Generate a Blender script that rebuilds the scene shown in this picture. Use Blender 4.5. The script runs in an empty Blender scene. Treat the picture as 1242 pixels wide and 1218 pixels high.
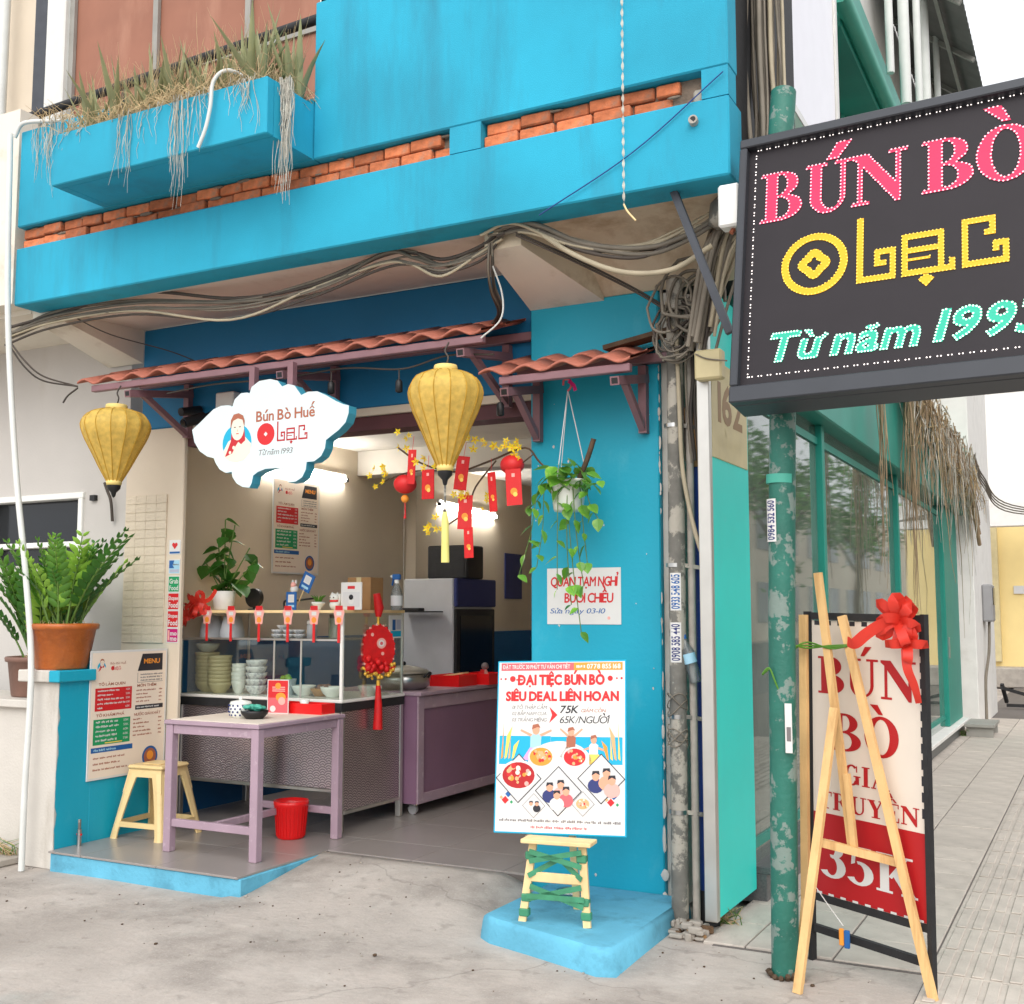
import bpy, math, random, unicodedata
import numpy as np
from mathutils import Vector, Matrix
random.seed(11)
R = math.radians
SC = bpy.context.scene
COL = SC.collection

# ------------------------------------------------------------ camera, sky, sun, exposure
cam = bpy.data.cameras.new('camera')
cam.sensor_fit = 'HORIZONTAL'; cam.sensor_width = 36.0; cam.lens = 36.0 * 1364 / 1242
cam.clip_start = 0.05; cam.clip_end = 500
camo = bpy.data.objects.new('camera', cam); COL.objects.link(camo)
camo.location = (0, 0, 1.55)
camo.rotation_euler = (R(90 + 5.611), 0, R(27.616))
SC.camera = camo

SUN_EL, SUN_AZ = R(40), R(158)          # azimuth clockwise from +Y: the sun stands behind the camera, to the right
wd = bpy.data.worlds.new('World'); SC.world = wd; wd.use_nodes = True
nt = wd.node_tree; nt.nodes.clear()
sky = nt.nodes.new('ShaderNodeTexSky'); sky.sky_type = 'NISHITA'; sky.sun_disc = False
sky.sun_elevation = SUN_EL; sky.sun_rotation = SUN_AZ; sky.dust_density = 6; sky.air_density = 1.0; sky.ozone_density = 0.6
hs = nt.nodes.new('ShaderNodeHueSaturation'); hs.inputs['Saturation'].default_value = 0.3; hs.inputs['Value'].default_value = 1.0
bg = nt.nodes.new('ShaderNodeBackground'); bg.inputs['Strength'].default_value = 0.15
wo = nt.nodes.new('ShaderNodeOutputWorld')
# overcast: the clear-sky texture is veiled by an even white cloud layer
mxs = nt.nodes.new('ShaderNodeMix'); mxs.data_type = 'RGBA'; mxs.inputs[0].default_value = .72; mxs.inputs[7].default_value = (6.6, 6.7, 6.9, 1)
nt.links.new(sky.outputs[0], hs.inputs['Color']); nt.links.new(hs.outputs[0], mxs.inputs[6]); nt.links.new(mxs.outputs[2], bg.inputs['Color']); nt.links.new(bg.outputs[0], wo.inputs['Surface'])
sl = bpy.data.lights.new('sun', 'SUN'); sl.energy = .8; sl.angle = R(60); sl.color = (1, .96, .9)
so = bpy.data.objects.new('sun', sl); COL.objects.link(so); so.location = (4, -6, 12)
sd = Vector((math.sin(SUN_AZ) * math.cos(SUN_EL), math.cos(SUN_AZ) * math.cos(SUN_EL), math.sin(SUN_EL)))
so.rotation_euler = (-sd).to_track_quat('-Z', 'Y').to_euler()
vs = SC.view_settings; vs.view_transform = 'Standard'; vs.look = 'None'; vs.gamma = 1; vs.use_curve_mapping = False
vs.exposure = 0.62
SC.cycles.max_bounces = 6; SC.cycles.diffuse_bounces = 4; SC.cycles.transparent_max_bounces = 16
SC.cycles.caustics_reflective = False; SC.cycles.caustics_refractive = False

# ------------------------------------------------------------ materials
MATS = {}
def srgb(r, g, b):
    f = lambda c: ((c / 255 + .055) / 1.055) ** 2.4 if c > 10 else c / 255 / 12.92
    return (f(r), f(g), f(b))
def mk(name, col, rough=.6, metal=0, var=.12, scale=6, bump=0, bscale=60, dirt=None, dscale=3, damt=.5, rnd=0, emit=0, spec=.5, detail=4, sub=0, streak=0, wave=None, dsharp=None):
    """procedural surface: two noises shift the colour, an optional dirt/wear colour, fine bump"""
    m = bpy.data.materials.new(name); m.use_nodes = True; n = m.node_tree.nodes; L = m.node_tree.links
    b = n['Principled BSDF']; b.inputs['Roughness'].default_value = rough; b.inputs['Metallic'].default_value = metal
    b.inputs['Specular IOR Level'].default_value = spec
    tc = n.new('ShaderNodeTexCoord'); co = tc.outputs['Object']
    no = n.new('ShaderNodeTexNoise'); no.inputs['Scale'].default_value = scale; no.inputs['Detail'].default_value = detail
    L.new(co, no.inputs['Vector'])
    mx = n.new('ShaderNodeMix'); mx.data_type = 'RGBA'
    A, B = mx.inputs[6], mx.inputs[7]
    A.default_value = (*[max(0, c * (1 - var)) for c in col], 1); B.default_value = (*[min(1, c * (1 + var)) for c in col], 1)
    rp = n.new('ShaderNodeMapRange'); rp.inputs[1].default_value = .3; rp.inputs[2].default_value = .7
    L.new(no.outputs[0], rp.inputs[0]); L.new(rp.outputs[0], mx.inputs[0])
    out = mx.outputs[2]
    if dirt:
        n2 = n.new('ShaderNodeTexNoise'); n2.inputs['Scale'].default_value = dscale; n2.inputs['Detail'].default_value = 8; n2.inputs['Roughness'].default_value = .65
        if streak:
            mp = n.new('ShaderNodeMapping'); mp.inputs['Scale'].default_value = (1, 1, 1 / streak); L.new(co, mp.inputs[0]); L.new(mp.outputs[0], n2.inputs['Vector'])
        else: L.new(co, n2.inputs['Vector'])
        r2 = n.new('ShaderNodeMapRange'); r2.inputs[1].default_value = .62 - .25 * damt; r2.inputs[2].default_value = .80 - .15 * damt; r2.inputs[4].default_value = min(1, .55 + damt * .5)
        if dsharp: r2.inputs[2].default_value = r2.inputs[1].default_value + dsharp
        L.new(n2.outputs[0], r2.inputs[0])
        m2 = n.new('ShaderNodeMix'); m2.data_type = 'RGBA'; m2.inputs[7].default_value = (*dirt, 1)
        L.new(out, m2.inputs[6]); L.new(r2.outputs[0], m2.inputs[0]); out = m2.outputs[2]
    if rnd:
        oi = n.new('ShaderNodeObjectInfo'); mr = n.new('ShaderNodeMapRange'); mr.inputs[3].default_value = 1 - rnd; mr.inputs[4].default_value = 1 + rnd
        L.new(oi.outputs['Random'], mr.inputs[0])
        h = n.new('ShaderNodeHueSaturation'); L.new(mr.outputs[0], h.inputs['Value']); L.new(out, h.inputs['Color']); out = h.outputs[0]
    L.new(out, b.inputs['Base Color'])
    if bump:
        n3 = n.new('ShaderNodeTexNoise'); n3.inputs['Scale'].default_value = bscale; n3.inputs['Detail'].default_value = 5; L.new(co, n3.inputs['Vector'])
        bp = n.new('ShaderNodeBump'); bp.inputs['Strength'].default_value = bump; bp.inputs['Distance'].default_value = .01
        L.new(n3.outputs[0], bp.inputs['Height']); L.new(bp.outputs[0], b.inputs['Normal'])
    if sub:
        b.inputs['Subsurface Weight'].default_value = 0
        tr = n.new('ShaderNodeBsdfTranslucent'); L.new(out, tr.inputs['Color'])
        ms = n.new('ShaderNodeMixShader'); ms.inputs[0].default_value = sub
        L.new(b.outputs[0], ms.inputs[1]); L.new(tr.outputs[0], ms.inputs[2]); L.new(ms.outputs[0], n['Material Output'].inputs[0])
    if emit:
        m.cycles.emission_sampling = 'NONE' if emit < 2 else 'AUTO'
        L.new(out, b.inputs['Emission Color']); b.inputs['Emission Strength'].default_value = emit
    MATS[name] = m; return m
def glass(name, tint=(.9, .96, .95), refl=.5, haze=0., hcol=(.6, .65, .6)):
    m = bpy.data.materials.new(name); m.use_nodes = True; n = m.node_tree.nodes; L = m.node_tree.links
    n.remove(n['Principled BSDF'])
    t = n.new('ShaderNodeBsdfTransparent'); t.inputs[0].default_value = (*tint, 1)
    g = n.new('ShaderNodeBsdfGlossy'); g.inputs['Roughness'].default_value = .03; g.inputs[0].default_value = (.95, .97, .96, 1)
    lw = n.new('ShaderNodeFresnel'); lw.inputs[0].default_value = 1.5
    ml = n.new('ShaderNodeMath'); ml.operation = 'MULTIPLY'; ml.inputs[1].default_value = refl; L.new(lw.outputs[0], ml.inputs[0])
    base = t.outputs[0]
    if haze:
        d = n.new('ShaderNodeBsdfDiffuse'); d.inputs[0].default_value = (*hcol, 1)
        no = n.new('ShaderNodeTexNoise'); no.inputs['Scale'].default_value = 2.2; no.inputs['Detail'].default_value = 6
        tc = n.new('ShaderNodeTexCoord'); L.new(tc.outputs['Object'], no.inputs['Vector'])
        mr = n.new('ShaderNodeMapRange'); mr.inputs[1].default_value = .3; mr.inputs[2].default_value = .8; mr.inputs[3].default_value = haze * .5; mr.inputs[4].default_value = haze * 1.4
        L.new(no.outputs[0], mr.inputs[0])
        mh = n.new('ShaderNodeMixShader'); L.new(mr.outputs[0], mh.inputs[0]); L.new(base, mh.inputs[1]); L.new(d.outputs[0], mh.inputs[2]); base = mh.outputs[0]
    ms = n.new('ShaderNodeMixShader'); L.new(ml.outputs[0], ms.inputs[0]); L.new(base, ms.inputs[1]); L.new(g.outputs[0], ms.inputs[2])
    L.new(ms.outputs[0], n['Material Output'].inputs[0]); MATS[name] = m; return m

BLUE = srgb(30, 162, 194)
mk('blue_wall', BLUE, .75, var=.17, scale=1.1, bump=.3, bscale=240, dirt=srgb(40, 132, 158), dscale=3.2, damt=.46, streak=6, detail=9)
mk('blue_pillar', srgb(6, 160, 188), .55, var=.05, scale=2, bump=.12, bscale=40, dirt=srgb(66, 172, 196), dscale=6, damt=.16, streak=2)
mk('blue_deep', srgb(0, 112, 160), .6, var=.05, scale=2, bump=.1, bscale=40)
mk('blue_worn', srgb(98, 176, 205), .8, var=.12, scale=5, bump=.4, bscale=50, dirt=srgb(70, 130, 155), dscale=6, damt=.45)
mk('soffit', srgb(228, 221, 207), .85, var=.06, scale=2, bump=.1, dirt=srgb(160, 140, 112), dscale=2.2, damt=.2)
mk('soffit_stained', srgb(216, 202, 178), .85, var=.1, scale=3, bump=.1, dirt=srgb(150, 118, 80), dscale=3.0, damt=.55)
mk('white_wall', srgb(196, 192, 187), .8, var=.04, scale=2, bump=.12, dirt=srgb(176, 168, 154), dscale=2, damt=.18, streak=3)
mk('white_old', srgb(204, 199, 191), .85, var=.06, scale=3, bump=.25, dirt=srgb(140, 130, 114), dscale=3, damt=.38, streak=4)
mk('cream_wall', srgb(216, 202, 182), .75, var=.05, scale=2, bump=.1)
mk('pattern_tile', srgb(212, 198, 176), .5, var=.07, scale=60, bump=.5, bscale=90, rnd=.03)
mk('interior_wall', srgb(212, 198, 176), .85, var=.05, scale=1.5, bump=.06)
mk('interior_blue', srgb(20, 92, 146), .6, var=.06)
mk('interior_ceiling', srgb(214, 208, 198), .85, var=.04)
mk('maroon', srgb(86, 44, 48), .6)
mk('brick', srgb(196, 112, 72), .9, var=.25, scale=16, bump=.8, bscale=40, rnd=.34, dirt=srgb(150, 124, 106), dscale=12, damt=.35)
mk('mortar', srgb(128, 112, 98), .95, var=.2, scale=20, bump=.6)
mk('floor_tile', srgb(150, 143, 139), .28, var=.06, scale=3, rnd=.04)
mk('grout', srgb(104, 98, 94), .8)
mk('concrete', srgb(168, 161, 152), .9, var=.14, scale=9, bump=.5, bscale=40, dirt=srgb(128, 120, 110), dscale=3, damt=.4)
mk('paver', srgb(190, 181, 171), .85, var=.1, scale=7, bump=.35, bscale=70, rnd=.07, dirt=srgb(140, 130, 120), dscale=5, damt=.3)
mk('granite', srgb(92, 94, 95), .4, var=.25, scale=90, bump=.1)
mk('roof_tile', srgb(184, 110, 90), .65, var=.22, scale=9, bump=.3, rnd=.08, dirt=srgb(122, 74, 62), dscale=8, damt=.5)
mk('purple_paint', srgb(134, 98, 104), .5, var=.1, scale=8, bump=.1)
mk('mauve', srgb(166, 142, 156), .5, var=.07, scale=6, bump=.08, dirt=srgb(188, 168, 178), dscale=16, damt=.16, dsharp=.06)
mk('mauve_panel', srgb(132, 98, 122), .5, var=.07, scale=3)
mk('black', srgb(26, 26, 28), .5, var=.1)
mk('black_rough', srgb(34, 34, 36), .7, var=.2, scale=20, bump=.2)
mk('dark_glass', srgb(20, 24, 30), .12, var=.05)
mk('grey_plastic', srgb(150, 150, 152), .45, var=.04)
mk('fridge_grey', srgb(196, 198, 202), .4, var=.04)
mk('white_plastic', srgb(236, 236, 232), .4, var=.03)
mk('white_enamel', srgb(238, 236, 230), .3, var=.02)
mk('steel', srgb(186, 186, 184), .28, metal=1, var=.08, scale=14)
mk('aluminium', srgb(206, 204, 198), .38, metal=.9, var=.06)
mk('lead_grey', srgb(112, 110, 104), .8, var=.2, scale=12, bump=.4, dirt=srgb(178, 172, 160), dscale=6, damt=.5, dsharp=.04)
mk('wood_new', srgb(222, 182, 124), .6, var=.18, scale=4, bump=.15, dirt=srgb(178, 126, 72), dscale=22, damt=.5, streak=14)
mk('wood_pale', srgb(236, 206, 152), .6, var=.08, scale=8, dirt=srgb(214, 176, 118), dscale=6, damt=.3, streak=8)
mk('bark', srgb(84, 66, 50), .9, var=.25, scale=12, bump=.6)
mk('red_plastic', srgb(226, 24, 26), .3, var=.04)
mk('red_ribbon', srgb(226, 62, 48), .35, var=.1, scale=9, sub=.2)
mk('red_paper', srgb(222, 40, 42), .5, var=.06, sub=.12)
mk('red_cloth', srgb(208, 16, 20), .6, var=.12, scale=30, bump=.3)
mk('gold', srgb(228, 180, 70), .4, metal=.35, var=.15, scale=30)
mk('stool_yellow', srgb(230, 202, 146), .4, var=.05, dirt=srgb(196, 164, 110), dscale=14, damt=.25)
mk('lantern_silk', srgb(232, 200, 104), .6, var=.16, scale=26, bump=.25, bscale=120, sub=.35)
mk('lantern_rib', srgb(206, 160, 46), .6, var=.1, sub=.2)
mk('lantern_cap', srgb(232, 206, 126), .6)
mk('tassel_cream', srgb(232, 222, 130), .7, var=.1)
mk('leaf_dark', srgb(62, 118, 40), .45, var=.3, scale=5, rnd=.18, sub=.25)
mk('leaf_mid', srgb(96, 150, 50), .4, var=.28, scale=4, rnd=.22, sub=.3)
mk('leaf_light', srgb(140, 186, 66), .42, var=.3, scale=9, rnd=.2, sub=.3)
mk('leaf_pothos', srgb(112, 172, 62), .35, var=.25, scale=9, rnd=.25, sub=.3, dirt=srgb(214, 224, 110), dscale=12, damt=.35)
mk('stem_green', srgb(92, 124, 52), .5, var=.2)
mk('blade_green', srgb(142, 146, 106), .5, var=.25, scale=6, rnd=.18, sub=.15, dirt=srgb(186, 178, 120), dscale=8, damt=.3)
mk('straw', srgb(208, 184, 142), .9, var=.25, scale=12, sub=.2)
mk('root_brown', srgb(162, 140, 112), .9, var=.25, scale=9)
mk('root_pale', srgb(206, 202, 190), .9, var=.2, scale=12, sub=.15)
mk('soil', srgb(96, 74, 54), .95, var=.3, scale=30, bump=.8)
mk('pot_terracotta', srgb(182, 98, 40), .35, var=.2, scale=9, bump=.5, bscale=26, dirt=srgb(150, 74, 26), dscale=9, damt=.5)
mk('pot_brown', srgb(126, 94, 82), .6, var=.15, scale=5, bump=.2)
mk('cable_grey', srgb(120, 112, 100), .7, var=.2, rnd=.2)
mk('cable_beige', srgb(176, 164, 140), .7, var=.15, rnd=.12)
mk('cable_black', srgb(74, 66, 60), .7, var=.2, rnd=.3)
mk('teal_panel', srgb(40, 222, 210), .45, var=.05, scale=2, dirt=srgb(80, 214, 208), dscale=6, damt=.1)
mk('green_pole', srgb(36, 106, 92), .55, var=.16, scale=7, bump=.25, dirt=srgb(136, 146, 140), dscale=10, damt=.34, dsharp=.03)
mk('green_frame', srgb(28, 140, 124), .45, var=.08, scale=3, bump=.06)
mk('green_light', srgb(70, 168, 148), .5, var=.06)
mk('pipe_blue', srgb(26, 58, 128), .45, var=.12, scale=8, bump=.1, dirt=srgb(120, 130, 160), dscale=22, damt=.1)
mk('sign_case', srgb(58, 61, 67), .45, metal=.2, var=.06, scale=6)
mk('sign_face', srgb(44, 40, 44), .5, var=.06, spec=.25)
mk('sign_board_white', srgb(226, 214, 200), .6, var=.03)
mk('plaque', srgb(206, 192, 148), .5, var=.08, scale=8)
mk('plaque_brown', srgb(134, 96, 36), .4, metal=.3)
mk('yellow_house', srgb(238, 214, 150), .8, var=.05, scale=2)
mk('far_white', srgb(232, 230, 226), .85, var=.04, dirt=srgb(200, 196, 188), dscale=2, damt=.2)
mk('terracotta_panel', srgb(152, 102, 82), .7, var=.09, scale=3, streak=4, dirt=srgb(176, 128, 106), dscale=3, damt=.3)
mk('grey_frame', srgb(150, 148, 142), .6, var=.1)
mk('white_post', srgb(214, 216, 212), .6, var=.05)
mk('dark_post', srgb(64, 68, 76), .6, var=.15, scale=9)
mk('tin_roof', srgb(120, 118, 116), .6, metal=.2, var=.1)
mk('sheet_white', srgb(236, 236, 244), .4, var=.02)
mk('asphalt', srgb(92, 92, 92), .9, var=.15, scale=30, bump=.4)
mk('ceramic_cream', srgb(214, 200, 158), .35, var=.05, rnd=.05)
mk('ceramic_white', srgb(226, 228, 222), .25, var=.03)
mk('cardboard', srgb(164, 126, 84), .85, var=.08)
mk('cup_plastic', srgb(214, 218, 222), .3, var=.02, sub=.4)
mk('tube_light', (1, .98, .94), .5, var=0, emit=60)
mk('cloud_face', srgb(206, 220, 222), .5, var=.0, emit=.05)
mk('cloud_edge', srgb(70, 168, 196), .45, var=.06)
mk('led_white', (1, .9, .86), .5, var=0, emit=1.1)
mk('led_red', (.5, .012, .07), .5, var=.05, emit=.4)
mk('led_pinkdot', srgb(255, 180, 195), .5, var=0, emit=.6)
mk('led_yellow', (.56, .29, .002), .5, var=.04, emit=.6)
mk('led_yellowdot', (.66, .5, .06), .5, var=0, emit=.8)
mk('led_green', (.012, .33, .22), .5, var=.05, emit=.5)
mk('led_greendot', srgb(190, 255, 226), .5, var=0, emit=.85)
for nm, c in dict(p_white=(218, 217, 214), p_cream=(238, 222, 204), p_red=(206, 30, 36), p_pink=(214, 96, 104), p_rose=(236, 170, 160), p_green=(20, 150, 92), p_blue=(24, 92, 160), p_teal=(0, 168, 206), p_black=(38, 36, 44), p_grey=(118, 112, 112), p_brown=(166, 96, 70), p_orange=(238, 150, 50), p_yellow=(246, 206, 96), p_skin=(226, 160, 130), p_tan=(216, 170, 120), p_violet=(206, 160, 214), p_lav=(176, 180, 200), p_darkred=(176, 16, 24), p_magenta=(196, 10, 110), p_navy=(40, 50, 110), p_ltblue=(160, 205, 226), p_lightgrey=(206, 206, 206), p_scarf=(190, 30, 40)).items():
    mk(nm, srgb(*c), .55, var=.02)
glass('glass_clear', (.95, .98, .96), .45)
glass('glass_store', (.55, .66, .60), 1.25, .36, srgb(172, 190, 178))
glass('bottle_clear', (.86, .92, .95), .8, .12, (.8, .85, .9))

# ------------------------------------------------------------ mesh helpers
def tagp(o, label=None, cat=None, group=None, kind=None):
    for k, v in (('label', label), ('category', cat), ('group', group), ('kind', kind)):
        if v: o[k] = v
    return o
def thing(name, loc, label, cat, rz=0, group=None, rot=None):
    o = bpy.data.objects.new(name, None); COL.objects.link(o); o.empty_display_size = .1
    o.location = loc; o.rotation_euler = rot if rot else (0, 0, rz)
    return tagp(o, label, cat, group)
class MB:
    def __init__(s, off=(0, 0, 0)): s.v = []; s.f = []; s.m = []; s.s = []; s.mats = []; s.off = Vector(off)
    def mi(s, m):
        if m not in s.mats: s.mats.append(m)
        return s.mats.index(m)
    def add(s, vs, fs, m, smooth=False):
        b = len(s.v); k = s.mi(m)
        s.v += [tuple(v) for v in vs]; s.f += [tuple(b + i for i in f) for f in fs]
        s.m += [k] * len(fs); s.s += [smooth] * len(fs); return s
    def box(s, x0, x1, y0, y1, z0, z1, m, bev=0):
        x0, x1 = min(x0, x1), max(x0, x1); y0, y1 = min(y0, y1), max(y0, y1); z0, z1 = min(z0, z1), max(z0, z1)
        if bev:
            c = Vector(((x0 + x1) / 2, (y0 + y1) / 2, (z0 + z1) / 2)); h = Vector(((x1 - x0) / 2, (y1 - y0) / 2, (z1 - z0) / 2))
            b = min(bev, min(h) * .9); vs = []; fs = []; ix = {}
            for sx in (-1, 1):
                for sy in (-1, 1):
                    for sz in (-1, 1):
                        for ax in range(3):
                            p = [h.x - b, h.y - b, h.z - b]; p[ax] = h[ax]
                            ix[(sx, sy, sz, ax)] = len(vs); vs.append((c.x + sx * p[0], c.y + sy * p[1], c.z + sz * p[2]))
            g = lambda *a: ix[a]
            for sx in (-1, 1):
                q = [g(sx, -1, -1, 0), g(sx, 1, -1, 0), g(sx, 1, 1, 0), g(sx, -1, 1, 0)]; fs.append(q if sx > 0 else q[::-1])
                q = [g(-1, sx, -1, 1), g(-1, sx, 1, 1), g(1, sx, 1, 1), g(1, sx, -1, 1)]; fs.append(q if sx > 0 else q[::-1])
                q = [g(-1, -1, sx, 2), g(1, -1, sx, 2), g(1, 1, sx, 2), g(-1, 1, sx, 2)]; fs.append(q if sx > 0 else q[::-1])
            for a in (-1, 1):
                for d in (-1, 1):
                    q = [g(a, d, -1, 0), g(a, d, 1, 0), g(a, d, 1, 1), g(a, d, -1, 1)]; fs.append(q if a * d < 0 else q[::-1])
                    q = [g(a, -1, d, 0), g(a, -1, d, 2), g(a, 1, d, 2), g(a, 1, d, 0)]; fs.append(q if a * d < 0 else q[::-1])
                    q = [g(-1, a, d, 1), g(-1, a, d, 2), g(1, a, d, 2), g(1, a, d, 1)]; fs.append(q if a * d > 0 else q[::-1])
            for sx in (-1, 1):
                for sy in (-1, 1):
                    for sz in (-1, 1):
                        q = [g(sx, sy, sz, 0), g(sx, sy, sz, 1), g(sx, sy, sz, 2)]; fs.append(q if sx * sy * sz > 0 else q[::-1])
            return s.add(vs, fs, m)
        v = [(x, y, z) for x in (x0, x1) for y in (y0, y1) for z in (z0, z1)]
        return s.add(v, [(0, 1, 3, 2), (4, 6, 7, 5), (0, 4, 5, 1), (2, 3, 7, 6), (0, 2, 6, 4), (1, 5, 7, 3)], m)
    def bar(s, a, b, w, d, m, up=(0, 0, 1), ext=0):
        """square bar from a to b: w across, d along 'up' side"""
        a = Vector(a); b = Vector(b); t = (b - a).normalized(); a = a - t * ext; b = b + t * ext
        u = Vector(up); sx = t.cross(u)
        if sx.length < 1e-4: sx = t.cross(Vector((0, 1, 0)))
        sx.normalize(); u = sx.cross(t).normalized(); sx *= w / 2; u *= d / 2
        v = [a - sx - u, a + sx - u, a + sx + u, a - sx + u, b - sx - u, b + sx - u, b + sx + u, b - sx + u]
        return s.add(v, [(0, 1, 2, 3), (7, 6, 5, 4), (0, 4, 5, 1), (1, 5, 6, 2), (2, 6, 7, 3), (3, 7, 4, 0)], m)
    def tube(s, pts, r, m, n=6, cap=True, smooth=True):
        P = [Vector(p) for p in pts]; rs = r if isinstance(r, (list, tuple)) else [r] * len(P)
        vs = []; fs = []; u = None
        for i, p in enumerate(P):
            t = (P[min(i + 1, len(P) - 1)] - P[max(i - 1, 0)])
            if t.length < 1e-9: t = Vector((0, 0, 1))
            t.normalize()
            if u is None:
                u = t.cross(Vector((0, 0, 1)))
                if u.length < .05: u = t.cross(Vector((1, 0, 0)))
            else: u = u - t * u.dot(t)
            if u.length < 1e-6: u = t.cross(Vector((.3, .8, .1)))
            u.normalize(); w = t.cross(u)
            for k in range(n):
                a = 2 * math.pi * k / n; vs.append(p + (u * math.cos(a) + w * math.sin(a)) * rs[i])
        for i in range(len(P) - 1):
            for k in range(n):
                k2 = (k + 1) % n; fs.append((i * n + k, i * n + k2, (i + 1) * n + k2, (i + 1) * n + k))
        s.add(vs, fs, m, smooth)
        if cap:
            L = (len(P) - 1) * n
            s.add(vs[:n], [tuple(range(n))[::-1]], m); s.add(vs[L:], [tuple(range(n))], m)
        return s
    def lathe(s, prof, c, m, n=20, smooth=True, rfun=None):
        vs = []; fs = []; k = len(prof)
        for j in range(n):
            a = 2 * math.pi * j / n
            for r, z in prof:
                rr = r * (rfun(a, z) if rfun else 1)
                vs.append((c[0] + rr * math.cos(a), c[1] + rr * math.sin(a), c[2] + z))
        for j in range(n):
            j2 = (j + 1) % n
            for i in range(k - 1): fs.append((j * k + i, j2 * k + i, j2 * k + i + 1, j * k + i + 1))
        s.add(vs, fs, m, smooth); return s
    def disc(s, c, r, m, n=16, up=1):
        vs = [(c[0] + r * math.cos(2 * math.pi * k / n), c[1] + r * math.sin(2 * math.pi * k / n), c[2]) for k in range(n)]
        return s.add(vs, [tuple(range(n)) if up > 0 else tuple(range(n))[::-1]], m)
    def ball(s, c, r, m, n=12, k=8, sc=(1, 1, 1)):
        pr = [(math.sin(math.pi * i / k), -math.cos(math.pi * i / k)) for i in range(k + 1)]
        vs = []; fs = []
        for j in range(n):
            a = 2 * math.pi * j / n
            for q, z in pr: vs.append((c[0] + r * sc[0] * q * math.cos(a), c[1] + r * sc[1] * q * math.sin(a), c[2] + r * sc[2] * z))
        for j in range(n):
            j2 = (j + 1) % n
            for i in range(k): fs.append((j * (k + 1) + i, j2 * (k + 1) + i, j2 * (k + 1) + i + 1, j * (k + 1) + i + 1))
        return s.add(vs, fs, m, True)
    # flat print, laid out in (u, v) on a sheet that faces -Y; every layer lies a little prouder
    def poly(s, pts, m, lay=1, eps=.0006):
        a = sum(pts[i][0] * pts[(i + 1) % len(pts)][1] - pts[(i + 1) % len(pts)][0] * pts[i][1] for i in range(len(pts)))
        if a < 0: pts = pts[::-1]
        return s.add([(u, -lay * eps, v) for u, v in pts], [tuple(range(len(pts)))], m)
    def rect(s, u0, u1, v0, v1, m, lay=1): return s.poly([(u0, v0), (u1, v0), (u1, v1), (u0, v1)], m, lay)
    def circ(s, u, v, r, m, lay=1, ry=None, n=22): return s.poly([(u + r * math.cos(2 * math.pi * k / n), v + (ry or r) * math.sin(2 * math.pi * k / n)) for k in range(n)], m, lay)
    def extrude(s, pts, y0, y1, m, mside=None):
        """solid from an outline in (x, z), front at y0, back at y1"""
        a = sum(pts[i][0] * pts[(i + 1) % len(pts)][1] - pts[(i + 1) % len(pts)][0] * pts[i][1] for i in range(len(pts)))
        if a < 0: pts = pts[::-1]
        n = len(pts)
        s.add([(x, y0, z) for x, z in pts], [tuple(range(n))], m)
        s.add([(x, y1, z) for x, z in pts], [tuple(range(n))[::-1]], mside or m)
        s.add([(x, y0, z) for x, z in pts] + [(x, y1, z) for x, z in pts], [(i, i + n, (i + 1) % n + n, (i + 1) % n) for i in range(n)], mside or m)
        return s
    def build(s, name, parent=None, world=False, data_only=False):
        me = bpy.data.meshes.new(name)
        v = s.v
        if world and parent is not None:
            l = Vector((0, 0, 0)); pp = parent
            while pp is not None: l = l + pp.location; pp = pp.parent
            v = [(a - l.x, b - l.y, c - l.z) for a, b, c in v]
        me.from_pydata(v, [], s.f)
        for m in s.mats: me.materials.append(MATS[m])
        me.polygons.foreach_set('material_index', s.m); me.polygons.foreach_set('use_smooth', s.s); me.update()
        if data_only: return me
        return link(name, me, parent)
def link(name, me, parent=None, loc=None, rot=None, scale=None):
    o = bpy.data.objects.new(name, me); COL.objects.link(o)
    if parent is not None: o.parent = parent
    if loc is not None: o.location = loc
    if rot is not None: o.rotation_euler = rot
    if scale is not None: o.scale = scale
    return o
def copy_tree(o, parent=None, loc=None, label=None):
    c = o.copy(); COL.objects.link(c)
    if parent is not None: c.parent = parent
    if loc is not None: c.location = loc
    if label: c['label'] = label
    for ch in list(o.children): copy_tree(ch, c)
    return c
def catm(pts, n=8):
    P = [Vector(p) for p in pts]; P = [2 * P[0] - P[1]] + P + [2 * P[-1] - P[-2]]; out = []
    for i in range(1, len(P) - 2):
        for k in range(n):
            t = k / n; a, b, c, d = P[i - 1:i + 3]
            out.append(.5 * ((2 * b) + (c - a) * t + (2 * a - 5 * b + 4 * c - d) * t * t + (3 * b - a - 3 * c + d) * t ** 3))
    out.append(P[-2]); return out

# ------------------------------------------------------------ lettering
GL = {}
def glyph(ch, bold=0):
    k = (ch, bold)
    if k in GL: return GL[k]
    c = bpy.data.curves.new('glyph', 'FONT'); c.body = ch; c.size = 1; c.resolution_u = 3; c.offset = bold
    o = bpy.data.objects.new('glyph', c); me = bpy.data.meshes.new_from_object(o)
    vs = [(v.co.x, v.co.y) for v in me.vertices]; fs = [tuple(p.vertices) for p in me.polygons]
    bpy.data.objects.remove(o); bpy.data.curves.remove(c); bpy.data.meshes.remove(me)
    x0 = min([v[0] for v in vs] or [0]); x1 = max([v[0] for v in vs] or [.3])
    GL[k] = ([(a - x0, b) for a, b in vs], fs, x1 - x0); return GL[k]
def ring_pts(cx, cy, rx, ry, a0, a1, n=14): return [(cx + rx * math.cos(R(a0 + (a1 - a0) * i / n)), cy + ry * math.sin(R(a0 + (a1 - a0) * i / n))) for i in range(n + 1)]
def band(o, i): return [(o[k], o[k + 1], i[k + 1], i[k]) for k in range(len(o) - 1)]
SER = {}
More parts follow.
